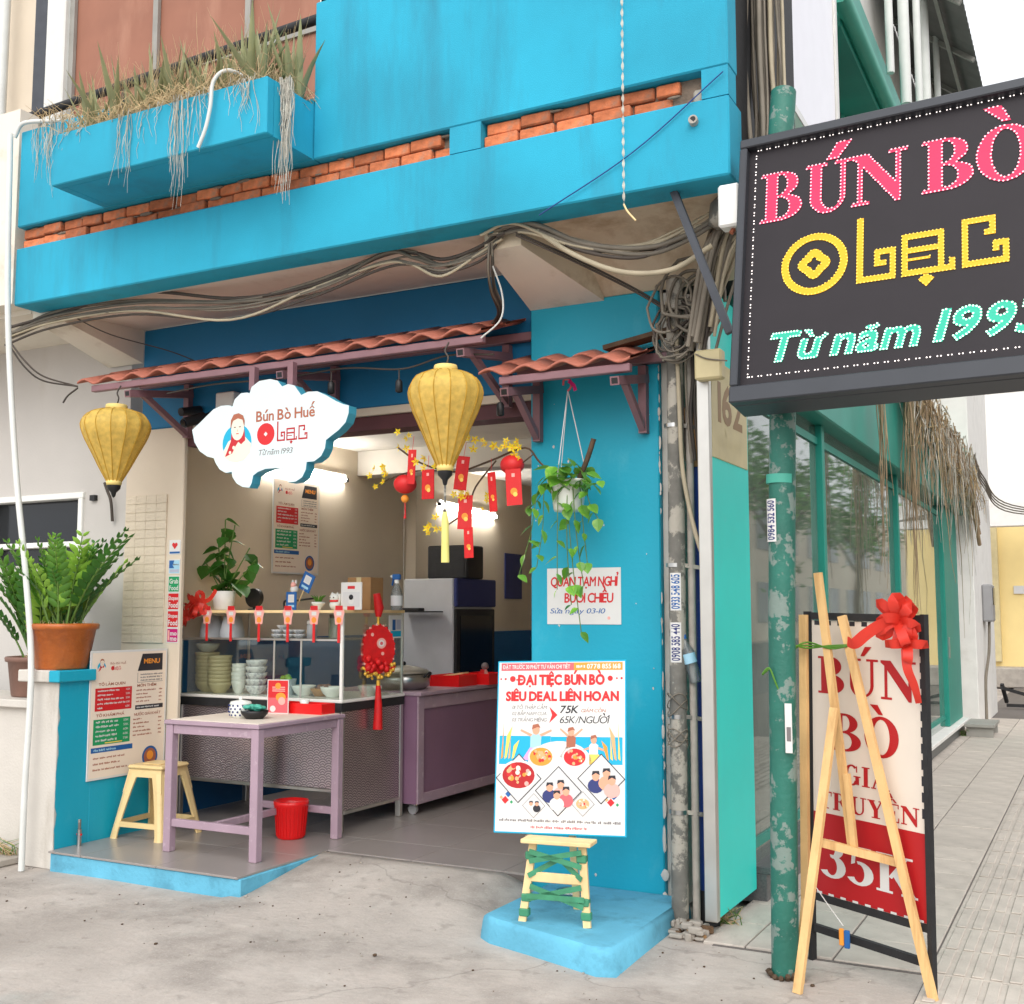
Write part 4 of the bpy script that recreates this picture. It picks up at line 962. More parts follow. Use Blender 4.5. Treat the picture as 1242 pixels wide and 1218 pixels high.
led_word('yellow_lettering', word, 'led_yellow', 'led_yellowdot', .0135, .0034)
t0 = LM(.078, .155); P_, w_ = lay_text('Từ năm', .125, bold=.03, shear=.22); f_ = (LM(.69, .16)[0] - t0[0]) / w_
word = [[(t0[0] + u * f_, t0[1] + v) for u, v in p] for p, l in P_]
t1 = LM(.75, .16); P_, w_ = lay_text('1993', .130, bold=.03, shear=.22, space=.1); f_ = (LM(1.13, .16)[0] - t1[0]) / w_
word += [[(t1[0] + u * f_, t1[1] + v) for u, v in p] for p, l in P_]
led_word('green_lettering', word, 'led_green', 'led_greendot', .0115, .0046)
b = MB(); u = .075
def dot(u, v, r=.0036): b.add([(u + r * math.cos(k * math.pi / 2), -.004, v + r * math.sin(k * math.pi / 2)) for k in range(4)], [(0, 1, 2, 3)], 'led_white')
va, vb, ua, ub = LM(0, .10)[1], LM(0, 1.093)[1], .068, SWd - .06
k = 0
while u < ub:
    if k % 6 not in (2, 5): dot(u, va); dot(u, vb)
    u += .0135; k += 1
v = va; k = 0
while v < vb:
    if k % 6 not in (2, 5): dot(ua, v); dot(ub, v)
    v += .0135; k += 1
o = b.build('border_dots', ls); o['kind'] = 'stuff'; o.location.y = .012

gp = thing('green_pole', (-1.245, 4.96, 0), 'peeling teal painted steel pole standing on the pavement under the dark sign', 'pole')
mb = MB(); mb.tube([(-.03, 0, 0), (-.01, 0, 1.5), (.02, 0, 2.6), (.035, .02, 3.75), (.04, .06, 3.95)], .058, 'green_pole', 18); mb.build('shaft', gp)
mb = MB(); mb.tube([(0.0, 0, 2.12), (0.001, 0, 2.16)], .064, 'green_light', 18); mb.build('collar', gp)
mb = MB()
for k in range(16): a = k * .393; mb.tube([(.055 * math.cos(a) - .03, .055 * math.sin(a), 0), (.075 * math.cos(a) - .03, .075 * math.sin(a), random.uniform(.01, .03))], .012, 'bark', 5)
mb.build('rusted_foot', gp)
def sticker_strip(name, parent, cx, cy, z0, h, w, mtext, s, r, ang):
    """vertical phone-number sticker wrapped on a round pole"""
    b = MB(); K = 6
    for k in range(K):
        a0 = ang - w / r / 2 + w / r * k / K; a1 = a0 + w / r / K; q = r + .0012
        b.add([(cx + q * math.cos(a0), cy + q * math.sin(a0), z0), (cx + q * math.cos(a1), cy + q * math.sin(a1), z0), (cx + q * math.cos(a1), cy + q * math.sin(a1), z0 + h), (cx + q * math.cos(a0), cy + q * math.sin(a0), z0 + h)], [(0, 1, 2, 3)], 'p_white')
    P, wt = lay_text(s, 1, bold=.02); q = r + .002
    for p, l in P:
        b.add([(cx + q * math.cos(ang + (.5 - v) * w * .72 / r * -1), cy + q * math.sin(ang + (.5 - v) * w * .72 / r * -1), z0 + h * .04 + u / wt * h * .92) for u, v in [(a, 1 - c) for a, c in p]], [tuple(range(len(p)))], mtext)
    return b.build(name, parent)
sticker_strip('phone_sticker', gp, -.008, 0, 1.86, .19, .052, 'p_navy', '0984 532 560', .058, R(-118))

# ============================================================ A-FRAME BOARD AND EASEL on the pavement
ab = thing('sandwich_board', (-1.215, 5.25, 0), 'black framed pavement board with red BÚN BÒ lettering and a 35K price', 'sign', rot=(0, R(1.2), math.atan2(-.28, .515)))
BW = .60
mb = MB()
for x in (-.012, BW + .012): b = MB(); b.bar((x, 0, .02 if x > 0 else 0), (x - .012, 0, 1.555), .022, .03, 'black_rough', up=(0, 1, 0)); b.build('leg', ab)
for z in (.145, .285, 1.535): b = MB(); b.box(.004, BW - .004, -.012, .012, z - .016, z + .016, 'black_rough'); b.build('cross_rail', ab)
mb = MB(); mb.box(.005, BW - .005, -.004, .004, .302, 1.515, 'sign_board_white'); pn = mb.build('panel', ab)
mb = MB(); mb.rect(.006, BW - .006, .303, .66, 'p_darkred', 8); mb.build('red_band', pn)
mb = MB()
for i in range(9): mb.rect(.02 + i * .066, .05 + i * .066, .302, .312, 'p_white', 9); mb.rect(.02 + i * .066, .05 + i * .066, 1.495, 1.515, 'p_black', 8)
for i in range(12): mb.rect(BW - .022, BW - .006, .72 + i * .066, .76 + i * .066, 'p_black', 8)
o = mb.build('edge_marks', pn); o['kind'] = 'stuff'
for s_, u_, v_, h_, m_, w_ in (('BÚN', .30, 1.19, .165, 'p_darkred', .52), ('BÒ', .29, .945, .165, 'p_darkred', .36), ('GIA', .30, .805, .085, 'p_darkred', .24), ('TRUYỀN', .30, .682, .075, 'p_darkred', .53), ('35K', .30, .385, .16, 'p_white', .5)):
    mb = MB(); text(mb, s_, u_, v_, h_, m_, 9, width=w_, center=True, serif=True); mb.build('lettering', pn)
# bow of red ribbon tied to the board's corner
bw = thing('ribbon_bow', (-.76, 4.93, 1.4), 'glossy red ribbon bow tied to the top corner of the pavement board', 'bow')
def strip(b, pts, w, m, up=(0, 0, 1), tw=0):
    P = [Vector(p) for p in pts]; vs = []
    for i, p in enumerate(P):
        t = (P[min(i + 1, len(P) - 1)] - P[max(0, i - 1)]).normalized(); s = t.cross(Vector(up))
        if s.length < .05: s = Vector((1, 0, 0))
        s.normalize(); s.rotate(Matrix.Rotation(tw * i / len(P), 3, t)); ww = w[i] if isinstance(w, list) else w
        vs += [p - s * ww / 2, p + s * ww / 2]
    b.add(vs, [(2 * i, 2 * i + 1, 2 * i + 3, 2 * i + 2) for i in range(len(P) - 1)], m, True)
def loop(c, d, L, h, n=12, side=(0, 1, 0)):
    d = Vector(d).normalized(); s = Vector(side); s = (s - d * s.dot(d)).normalized(); c = Vector(c)
    return [c + d * (L * .5 * (1 - math.cos(2 * math.pi * k / n))) + s * (h * math.sin(2 * math.pi * k / n) * math.sin(math.pi * k / n)) for k in range(n + 1)]
q = random.Random(4)
for k in range(10):
    a = R(36 * k + q.uniform(-14, 14)); d = (math.cos(a) * .6 + .1, q.uniform(-.6, .1), math.sin(a))
    b = MB(); strip(b, loop((.01 + q.uniform(-.015, .02), 0, .12 + q.uniform(-.02, .02)), d, q.uniform(.085, .12), .03, side=(q.uniform(-1, 1), -1, q.uniform(-.6, .6))), .042, 'red_ribbon', (q.uniform(-.3, .3), 1, .2)); b.build('ribbon_loop', bw)
for k in range(4):
    a = R(90 * k); b = MB(); strip(b, loop((.035, -.01, .02), (math.cos(a) * .7, -.3, math.sin(a)), .08, .028, side=(.3, -1, 0)), .04, 'red_ribbon', (0, 1, .3)); b.build('ribbon_loop', bw)
b = MB(); strip(b, catm([(0, -.02, .12), (-.06, -.05, .10), (-.12, -.06, .06), (-.17, -.06, .02), (-.2, -.05, .03)]), .05, 'red_ribbon', (.2, 1, .6)); b.build('ribbon_tail', bw)
b = MB(); strip(b, catm([(.03, -.02, .0), (.035, -.03, -.08), (.06, -.03, -.15), (.075, -.03, -.22)]), .04, 'red_ribbon', (0, 1, 0), .8); b.build('ribbon_tail', bw)

ez = thing('wooden_easel', (-.95, 5.0, 0), 'bare wooden display easel standing in front of the pavement board', 'easel')
for nm, a, b_, w in (('front_leg', (-1.178, 4.77, .0), (-1.046, 5.0, 1.14), .036), ('front_leg', (-.672, 4.925, .0), (-1.015, 5.06, 1.535), .036), ('centre_post', (-.997, 5.05, .545), (-1.112, 5.05, 1.725), .034), ('back_strut', (-1.213, 5.10, .30), (-1.192, 5.1, 1.54), .036), ('slider', (-.986, 5.035, .55), (-1.009, 5.035, .86), .026), ('back_strut', (-1.213, 5.10, .30), (-1.2, 4.9, .0), .034)):
    b = W(); b.bar(a, b_, w, .022, 'wood_new', up=(.3, 1, 0)); b.build(nm, ez, True)
b = W(); b.bar((-1.13, 5.02, .565), (-.80, 5.02, .51), .026, .034, 'wood_new'); b.build('cross_bar', ez, True)
st = thing('green_string', (-1.1, 5.0, 1.4), 'green plastic string tying the easel and board to the pole', 'string')
b = W()
for dz in (0, .012, -.014): b.tube(catm([(-1.23, 5.0, 1.40 + dz), (-1.17, 5.06, 1.405 - dz), (-1.06, 5.03, 1.40 + dz * .5), (-.97, 5.04, 1.41)], 5), .004, 'leaf_mid', 5)
b.tube(catm([(-1.21, 5.06, 1.40), (-1.28, 4.95, 1.33), (-1.33, 4.9, 1.28), (-1.30, 4.9, 1.31), (-1.27, 4.9, 1.24), (-1.23, 4.94, 1.12)], 5), .004, 'leaf_mid', 5); b.build('loop', st, True)
tg = thing('price_tag', (-1.225, 4.93, .85), 'white paper tag hanging beside the green pole', 'tag')
b = W(); b.box(-1.235, -1.205, 4.895, 4.897, .95, 1.16, 'p_white'); b.build('card', tg, True)
b = W(); b.rect(-1.228, -1.21, 1.0, 1.06, 'p_grey'); o = b.build('print', tg, True); o.location.y += 4.894
ch = thing('key_charm', (-1.05, 5.1, .2), 'little blue and orange charm on a white string below the board', 'charm')
b = W(); b.tube(catm([(-1.19, 5.2, .33), (-1.13, 5.16, .27), (-1.06, 5.12, .20)]), .003, 'p_white', 4); b.build('string', ch, True)
b = W(); b.box(-1.075, -1.055, 5.10, 5.115, .12, .19, 'p_orange', .003); b.box(-1.054, -1.03, 5.10, 5.115, .11, .185, 'p_blue', .003); b.build('pendant', ch, True)

# ============================================================ INSIDE: glass case, counter, fridge
def scale_mat():
    m = mk('scale_sheet', srgb(214, 200, 204), .32, metal=.85, var=.14, scale=2)
    n = m.node_tree.nodes; L = m.node_tree.links; b = n['Principled BSDF']; src = b.inputs['Base Color'].links[0].from_socket
    def ma(op, a, c=None):
        k = n.new('ShaderNodeMath'); k.operation = op
        for i, q in enumerate((a, c)):
            if q is None: continue
            if isinstance(q, (int, float)): k.inputs[i].default_value = q
            else: L.new(q, k.inputs[i])
        return k.outputs[0]
    tc = n.new('ShaderNodeTexCoord'); sp = n.new('ShaderNodeSeparateXYZ'); L.new(tc.outputs['Object'], sp.inputs[0])
    h = ma('ADD', sp.outputs[0], sp.outputs[1]); z = sp.outputs[2]
    w_, r_ = .1, .025
    best = None
    for k in (-1, 0, 1):                    # overlapping arcs: three staggered rows decide the pattern
        row = ma('ADD', ma('FLOOR', ma('DIVIDE', z, r_)), -k)
        off = ma('MULTIPLY', ma('MODULO', ma('ABSOLUTE', row), 2), .5)
        u = ma('MULTIPLY', ma('ADD', ma('FRACT', ma('ADD', ma('DIVIDE', h, w_), off)), -.5), w_)
        v = ma('SUBTRACT', z, ma('MULTIPLY', row, r_))
        d = ma('SQRT', ma('ADD', ma('MULTIPLY', u, u), ma('MULTIPLY', v, v)))
        ins = ma('LESS_THAN', d, w_ * .5); ring = ma('GREATER_THAN', ma('SINE', ma('MULTIPLY', d, 400)), .1)
        val = ma('MULTIPLY', ins, ma('ADD', ma('MULTIPLY', ring, .6), .4))
        best = val if best is None else ma('ADD', ma('MULTIPLY', ins, val), ma('MULTIPLY', ma('SUBTRACT', 1, ins), best))
    x = n.new('ShaderNodeMix'); x.data_type = 'RGBA'; x.inputs[6].default_value = (*srgb(66, 52, 70), 1); L.new(src, x.inputs[7]); L.new(best, x.inputs[0]); L.new(x.outputs[2], b.inputs['Base Color'])
    bp = n.new('ShaderNodeBump'); bp.inputs['Strength'].default_value = .5; bp.inputs['Distance'].default_value = .004; L.new(best, bp.inputs['Height']); L.new(bp.outputs[0], b.inputs['Normal'])
scale_mat()
X0, X1, Y0, Y1 = -5.88, -4.45, 6.1, 6.84
gc = thing('display_case', ((X0 + X1) / 2, 6.47, .12), 'glass food display case with a fish-scale metal base and white edges', 'display case')
mb = W(); mb.box(X0, X1 - .04, Y0 + .01, Y0 + .03, .40, .90, 'scale_sheet'); mb.build('front_panel', gc, True)
mb = W(); mb.box(X1 - .025, X1 - .005, Y0 + .04, Y1, .26, .92, 'scale_sheet'); mb.build('side_panel', gc, True)
mb = W(); mb.box(X0, X1 - .045, Y0 + .035, Y1 - .01, .41, .90, 'black_rough'); mb.build('base_core', gc, True)
for x, y in ((X0, Y0), (X1 - .04, Y0), (X0, Y1 - .04), (X1 - .04, Y1 - .04)):
    b = W(); b.box(x, x + .04, y - .003, y + .037, .121, .955, 'aluminium', .004); b.build('leg', gc, True)
for a in ((X0 + .04, X1 - .041, Y0, Y0 + .03, .375, .398), (X1 - .03, X1 + .002, Y0 + .038, Y1 - .041, .235, .258)):
    b = W(); b.box(*a, 'aluminium', .003); b.build('lower_rail', gc, True)
mb = W(); mb.box(X0, X1 + .01, Y0 - .015, Y1, .957, .978, 'white_enamel', .004); mb.build('white_edge', gc, True)
mb = W(); mb.box(X0, X1 + .005, Y0 - .01, Y1, .90, .956, 'black_rough'); mb.build('under_board', gc, True)
for x, y in ((X1 - .022, Y0 - .004),): b = W(); b.box(x, x + .022, y, y + .022, .979, 1.545, 'white_enamel', .003); b.build('corner_post', gc, True)
for x, y in ((X1 - .018, Y1 - .02), (X0, Y1 - .02), (X0, Y0)): b = W(); b.box(x, x + .016, y, y + .016, .979, 1.545, 'aluminium', .002); b.build('corner_post', gc, True)
for x in (-5.03, -4.80): b = W(); b.box(x, x + .012, Y0 - .002, Y0 + .01, .979, 1.36, 'aluminium', .002); b.build('glazing_bar', gc, True)
mb = W(); mb.box(X0, X1 + .004, Y0 - .006, Y1, 1.546, 1.566, 'wood_pale', .003); mb.build('top_board', gc, True)
mb = W(); mb.box(X0 + .01, X1 - .024, Y0 + .015, Y1 - .05, 1.362, 1.370, 'glass_clear'); mb.build('shelf', gc, True)
mb = W(); mb.box(X0, X1 - .023, Y0 - .003, Y0 + .012, 1.36, 1.375, 'aluminium', .002); mb.build('shelf_edge', gc, True)
for a in ((X0 + .017, -5.031, Y0 + .002, Y0 + .006), (-5.017, -4.801, Y0 + .002, Y0 + .006), (-4.787, X1 - .023, Y0 + .002, Y0 + .006), (X1 - .008, X1 - .004, Y0 + .02, Y1 - .021)):
    b = W(); b.box(*a, .98, 1.358 if a[1] < -4.46 else 1.545, 'glass_clear'); b.build('glass_pane', gc, True)
# stacked bowls and cups inside
def bowl_prof(r, h, t=.004): return [(0, .0), (r * .5, 0), (r * .52, .006), (r * .78, h * .35), (r * .95, h * .75), (r, h), (r - t, h), (r * .95 - t, h * .76), (r * .76 - t, h * .4), (r * .48, .012), (0, .012)]
def bowl_mesh(name, r, h, m):
    b = MB(); b.lathe(bowl_prof(r, h), (0, 0, 0), m, 20); return b.build(name, data_only=True)
def stack(name, me, x, y, z, dz, n, label, cat, group, tilt=0):
    for k in range(n):
        o = link(name, me, None, (x + random.uniform(-.003, .003), y, z + k * dz), (0, 0, random.uniform(0, 6))); tagp(o, label, cat, group)
bm = bowl_mesh('cream_bowl', .088, .075, 'ceramic_cream')
stack('cream_bowl', bm, -5.80, 6.3, .979, .026, 9, 'cream bowl in the leftmost stack inside the glass case', 'bowl', 'cream bowls in the left stack')
stack('cream_bowl', bm, -5.63, 6.24, .979, .027, 8, 'cream bowl in the second stack from the left inside the glass case', 'bowl', 'cream bowls in the second stack')
bm = bowl_mesh('white_bowl', .085, .06, 'ceramic_white'); tagp(link('white_bowl', bm, None, (-5.80, 6.3, 1.265)), 'white bowl resting on top of the leftmost cream stack', 'bowl')
bm = bowl_mesh('white_cup', .052, .09, 'ceramic_white'); stack('white_cup', bm, -5.46, 6.25, .979, .030, 5, 'white cup in the narrow stack inside the glass case', 'cup', 'white cups in the case')
mk('ceramic_pattern', srgb(228, 230, 230), .3, var=.04, dirt=srgb(52, 70, 108), dscale=34, damt=.55)
bm = bowl_mesh('patterned_bowl', .076, .062, 'ceramic_pattern'); stack('patterned_bowl', bm, -5.31, 6.26, .979, .044, 5, 'blue patterned white bowl in the tall stack inside the glass case', 'bowl', 'patterned bowls in the case')
bm = bowl_mesh('soup_bowl', .085, .07, 'ceramic_white')
for x, y, l in ((-4.66, 6.28, 'white soup bowl inside the glass case near its corner post'), (-4.52, 6.52, 'white soup bowl behind the side glass of the case'), (-4.92, 6.3, 'white soup bowl in the middle of the glass case')): tagp(link('soup_bowl', bm, None, (x, y, .979)), l, 'bowl')
sp = thing('food_basket', (-4.78, 6.32, .979), 'woven brown basket with food inside the glass case', 'basket')
mb = MB(); mb.lathe([(0, .0), (.05, 0), (.075, .04), (.08, .055), (.07, .05), (.0, .03)], (0, 0, 0), 'cardboard', 16); mb.build('basket', sp)
mb = MB()
for k in range(9): mb.ball((random.uniform(-.05, .05), random.uniform(-.05, .05), .06), .022, 'pot_brown', 7, 5)
mb.build('food', sp)
mb = W(); mb.lathe([(.062, 0), (.075, .11), (.07, .11), (.058, .006), (0, .004)], (-5.08, 6.3, .979), 'cup_plastic', 18); mb.build('tub', gc, True)
for i, (x, z) in enumerate(((-5.05, 1.085), (-5.1, 1.09), (-5.06, 1.1))): tagp(W().ball((x, 6.3, z), .024, 'leaf_light', 8, 6).build('lime'), 'green lime in the clear tub inside the glass case', 'lime', 'limes in the tub')
# upper shelf: clear plastic cups in stacks, glasses, straws
for i, x in enumerate((-5.72, -5.53)):
    t = thing('plastic_cup_stack', (x, 6.25, 1.372), ('translucent plastic cup stack at the left end of the upper shelf', 'translucent plastic cup stack right of the first on the upper shelf')[i], 'cups', group='plastic cup stacks')
    for k in range(4): b = MB(); b.lathe([(.088 - k * .0, 0), (.062, .12), (.058, .12), (.084, 0)], (0, 0, k * .012), 'cup_plastic', 20); b.build('cup', t)
for i, (x, z) in enumerate(((-5.12, 0), (-5.02, 0), (-4.93, 0), (-5.12, .03), (-5.02, .03), (-4.93, .03), (-5.07, .06))):
    tagp(link('small_dish', bowl_mesh('small_dish', .045, .03, 'ceramic_pattern') if i == 0 else bpy.data.meshes['small_dish'], None, (x, 6.25, 1.372 + z)), 'small patterned dish piled on the upper glass shelf', 'dish', 'small dishes on the shelf')
t = thing('straw_jar', (-4.62, 6.25, 1.372), 'clear jar full of dark drinking straws on the upper shelf', 'jar')
b = MB(); b.lathe([(.05, 0), (.052, .14), (.048, .14), (.047, .005), (0, .005)], (0, 0, 0), 'glass_clear', 16); b.build('jar', t)
for k in range(12): a = k * .52; b = MB(); b.tube([(.03 * math.cos(a), .03 * math.sin(a), .006), (.04 * math.cos(a), .04 * math.sin(a), .165)], .0045, 'cable_grey', 5); b.build('straw', t)
t = thing('glass_jar', (-4.82, 6.25, 1.372), 'small lidded glass jar beside the straws on the upper shelf', 'jar')
b = MB(); b.lathe([(0, 0), (.035, 0), (.036, .09), (.03, .1), (0, .1)], (0, 0, 0), 'cup_plastic', 14); b.build('jar', t)
b = MB(); b.lathe([(0, .125), (.036, .122), (.037, .1), (0, .101)], (0, 0, 0), 'white_plastic', 14); b.build('lid', t)
# paper charms along the top edge
for i, x in enumerate((-5.62, -5.40, -5.15, -4.90, -4.68, -4.475)):
    t = thing('paper_charm', (x, 6.088, 1.4), 'red and gold paper charm with a tassel on the case top edge', 'charm', group='paper charms along the glass case')
    b = MB(); b.poly([(-.03, .07), (.03, .07), (.036, .12), (.045, .15), (.028, .19), (-.028, .19), (-.045, .15), (-.036, .12)], 'p_rose', 1); b.rect(-.03, .03, .165, .195, 'p_red', 2); b.rect(-.02, .02, .13, .155, 'p_white', 2); b.circ(0, .10, .02, 'p_orange', 2); b.build('card', t)
    b = MB(); b.box(-.011, .011, -.003, .003, -.05, .075, 'red_paper', .002); b.build('tassel', t)
# things standing on top of the case
t = thing('potted_money_plant', (-5.66, 6.3, 1.567), 'white pot with a dark green heart-leaved plant on the glass case', 'plant')
b = MB(); b.lathe([(0, 0), (.066, 0), (.07, .01), (.086, .135), (.082, .138), (.075, .12), (0, .12)], (0, 0, 0), 'white_plastic', 22); b.build('pot', t)
b = MB(); b.disc((0, 0, .121), .076, 'soil'); b.build('soil', t)
def heart_leaf(m, L=.1, w=.08, fold=.25):
    pts = [(0, 0), (.28, .42), (.5, .5), (.75, .36), (1, 0)]; b = MB(); vs = []; fs = []
    for s in (1, -1):
        base = len(vs)
        for u, v in pts: vs.append((u * L, 0, -.12 * L * u * u + 0)); vs.append((u * L - (.1 * L if v > .3 else 0), s * v * w, abs(v) * w * fold - .12 * L * u * u))
        for i in range(len(pts) - 1):
            q = (base + 2 * i, base + 2 * i + 2, base + 2 * i + 3, base + 2 * i + 1); fs.append(q if s > 0 else q[::-1])
    b.add(vs, fs, m, True); return b.build('leaf', data_only=True)
HL = heart_leaf('leaf_dark', .16, .15); q = random.Random(9)
stems = []
for x1, z1, n in ((.0, .66, 8), (.06, .62, 6), (-.08, .5, 6), (.2, .45, 5), (.27, .36, 5), (-.15, .36, 4)):
    P = catm([(0, 0, .1), (x1 * .3, .0, z1 * .45), (x1, q.uniform(-.05, .05), z1)], 6)
    b = MB(); b.tube(P, .005, 'stem_green', 5); stm = b.build('stem', t)
    for k in range(n):
        p = P[min(len(P) - 1, 5 + int((len(P) - 6) * k / n) + 1)]; a = q.uniform(0, 6.28)
        link('leaf', HL, stm, (p.x, p.y, p.z), (q.uniform(-.4, .4), q.uniform(.2, 1.0), a), [q.uniform(.6, 1.15)] * 3)
b = MB(); b.rect(-.03, .03, .165, .21, 'p_black', 1); b.tube([(0, 0, .1), (0, 0, .17)], .003, 'p_black', 4); b.build('plant_tag', t)
t = thing('desk_fan', (-5.52, 6.45, 1.567), 'small dark round desk fan behind the white pot', 'fan')
b = MB(); b.tube([(0, 0, .09), (0, .04, .09)], .07, 'black', 20); b.build('cage', t); b = MB(); b.tube([(0, .02, 0), (0, .02, .05)], .012, 'black', 8); b.lathe([(0, .012), (.045, .01), (.05, 0), (0, 0)], (0, .02, 0), 'black', 14); b.build('stand', t)
t = thing('phone_arm', (-5.05, 6.45, 1.567), 'thin black arm of a phone holder on the glass case', 'holder')
b = MB(); b.tube(catm([(-.17, 0, 0), (-.17, 0, .065), (-.05, 0, .07), (.1, 0, .085)]), .008, 'black', 6); b.build('arm', t)
def cardstand(x, y, z, w, h, label, tilt, m1):
    t = thing('payment_card', (x, y, z), label, 'card', rot=(0, tilt, 0)); b = MB(); b.box(-w / 2, w / 2, 0, .006, 0, h, m1, .002); b.build('card', t)
    b = MB(); b.rect(-w * .28, w * .28, h * .42, h * .85, 'p_white', 1); b.rect(-w * .2, w * .2, h * .48, h * .79, 'p_lightgrey', 2); b.rect(-w * .3, w * .3, h * .15, h * .28, 'p_ltblue', 1); b.build('print', t); return t
cardstand(-4.965, 6.2, 1.567, .09, .125, 'blue payment card standing upright on the glass case', 0, 'p_blue')
t = cardstand(-4.90, 6.25, 1.70, .10, .13, 'tilted blue payment card on a stick above the glass case', .45, 'p_blue')
b = MB(); b.tube([(0, .003, .02), (-.005, .003, -.14)], .004, 'wood_pale', 5); b.build('stick', t)
t = thing('rabbit_toy', (-4.955, 6.22, 1.69), 'small pink and white rabbit-eared toy on the payment card', 'toy')
b = MB(); b.ball((0, 0, .02), .028, 'p_white'); b.ball((0, -.01, .05), .02, 'p_rose'); b.build('body', t)
for s in (-1, 1): b = MB(); b.ball((s * .014, 0, .07), .008, 'p_white', 8, 6, (1, 1, 2)); b.build('ear', t)
t = thing('succulent_bowl', (-4.77, 6.25, 1.567), 'small white footed bowl with a spiky green plant on the case', 'plant')
b = MB(); b.lathe([(0, 0), (.022, 0), (.02, .012), (.045, .04), (.05, .055), (.045, .05), (0, .045)], (0, 0, 0), 'ceramic_white', 16); b.build('bowl', t)
for k in range(14): a = k * 2.4; b = MB(); b.tube([(.01 * math.cos(a), .01 * math.sin(a), .045), (.03 * math.cos(a), .03 * math.sin(a), .085), (.055 * math.cos(a), .055 * math.sin(a), .10)], [.006, .005, .001], 'leaf_mid', 5); b.build('blade', t)
t = thing('lucky_cat', (-4.63, 6.25, 1.567), 'small white beckoning cat figurine on the glass case', 'figurine')
b = MB(); b.ball((0, 0, .035), .04, 'ceramic_white', 14, 10, (1, .8, .9)); b.ball((0, -.005, .082), .034, 'ceramic_white', 14, 10, (1.1, .9, .85)); b.build('body', t)
for s in (-1, 1): b = MB(); b.lathe([(.013, 0), (.0, .022)], (s * .022, 0, .103), 'ceramic_white', 6); b.build('ear', t)
b = MB(); b.tube([(.035, 0, .04), (.05, -.005, .075), (.048, -.01, .11)], [.012, .012, .014], 'ceramic_white', 8); b.build('raised_paw', t)
b = MB(); b.lathe([(.032, .0), (.035, .006), (.032, .012)], (0, -.004, .055), 'red_plastic', 14); b.build('collar', t)
b = MB(); b.rect(-.02, -.01, .08, .088, 'p_black'); b.rect(.01, .02, .08, .088, 'p_black'); o = b.build('eyes', t); o.location.y = -.036
t = thing('photo_card', (-4.46, 6.2, 1.567), 'white framed picture card in front of the cardboard box', 'card')
b = MB(); b.box(-.085, .085, 0, .01, 0, .185, 'p_white', .003); b.build('card', t); b = MB(); b.rect(-.07, .07, .02, .12, 'p_lightgrey', 1); b.rect(-.03, .03, .14, .16, 'p_red', 1); b.circ(0, .06, .022, 'p_white', 2); b.circ(0, .085, .018, 'p_black', 2); b.rect(-.03, .03, .0, .025, 'p_red', 3); b.build('print', t)
t = thing('cardboard_box', (-4.64, 6.62, 1.567), 'brown cardboard box on the right end of the glass case', 'box')
b = MB(); b.box(-.10, .10, -.08, .08, 0, .23, 'cardboard', .004); b.build('box', t); b = MB(); b.box(-.02, .02, -.0815, -.0805, .0, .23, 'plaque'); b.build('tape', t)
t = thing('spray_bottle', (-4.36, 6.6, 1.567), 'clear spray bottle with a blue trigger on the glass case', 'bottle')
b = MB(); b.lathe([(0, 0), (.04, 0), (.042, .02), (.042, .11), (.034, .14), (.016, .18), (.014, .19), (0, .19)], (0, 0, 0), 'bottle_clear', 18); b.build('bottle', t)
b = MB(); b.lathe([(.0425, .03), (.043, .1)], (0, 0, 0), 'p_lightgrey', 18); b.build('label_band', t)
b = MB(); b.lathe([(.016, .185), (.017, .21), (0, .212)], (0, 0, 0), 'white_plastic', 12); b.build('collar', t)
b = MB(); b.box(-.035, .03, -.012, .012, .21, .25, 'p_blue', .006); b.bar((-.028, 0, .215), (-.038, 0, .17), .012, .008, 'p_blue'); b.box(-.05, -.034, -.007, .007, .226, .242, 'white_plastic', .002); b.build('trigger', t)
# red ribbon garland at the left top corner of the case
t = thing('ribbon_garland', (-5.80, 6.12, 1.5), 'shiny orange red ribbon garland on the left corner of the glass case', 'ribbon'); q = random.Random(6)
for k in range(16):
    f = k / 15; c = (-.02 + .17 * f * (1 if k % 2 else .9) , -.05 + q.uniform(-.02, .02), .02 + .10 * min(1, f * 1.6) + q.uniform(-.03, .02)); a = q.uniform(0, 6.28)
    b = MB(); strip(b, loop(c, (math.cos(a), q.uniform(-.6, .2), math.sin(a)), q.uniform(.06, .09), .028, side=(q.uniform(-1, 1), -1, q.uniform(-1, 1))), .035, 'red_ribbon', (q.uniform(-.5, .5), 1, .3)); b.build('ribbon_loop', t)
b = MB(); strip(b, catm([(-.02, -.05, .0), (-.06, -.06, -.05), (-.11, -.06, -.09), (-.15, -.05, -.12)]), .05, 'red_ribbon', (0, 1, .2)); b.build('ribbon_tail', t)
b = MB(); strip(b, catm([(.12, -.05, .12), (.2, -.04, .14), (.25, -.04, .19), (.26, -.04, .21)]), .03, 'red_ribbon', (0, 1, .2)); b.build('ribbon_tail', t)
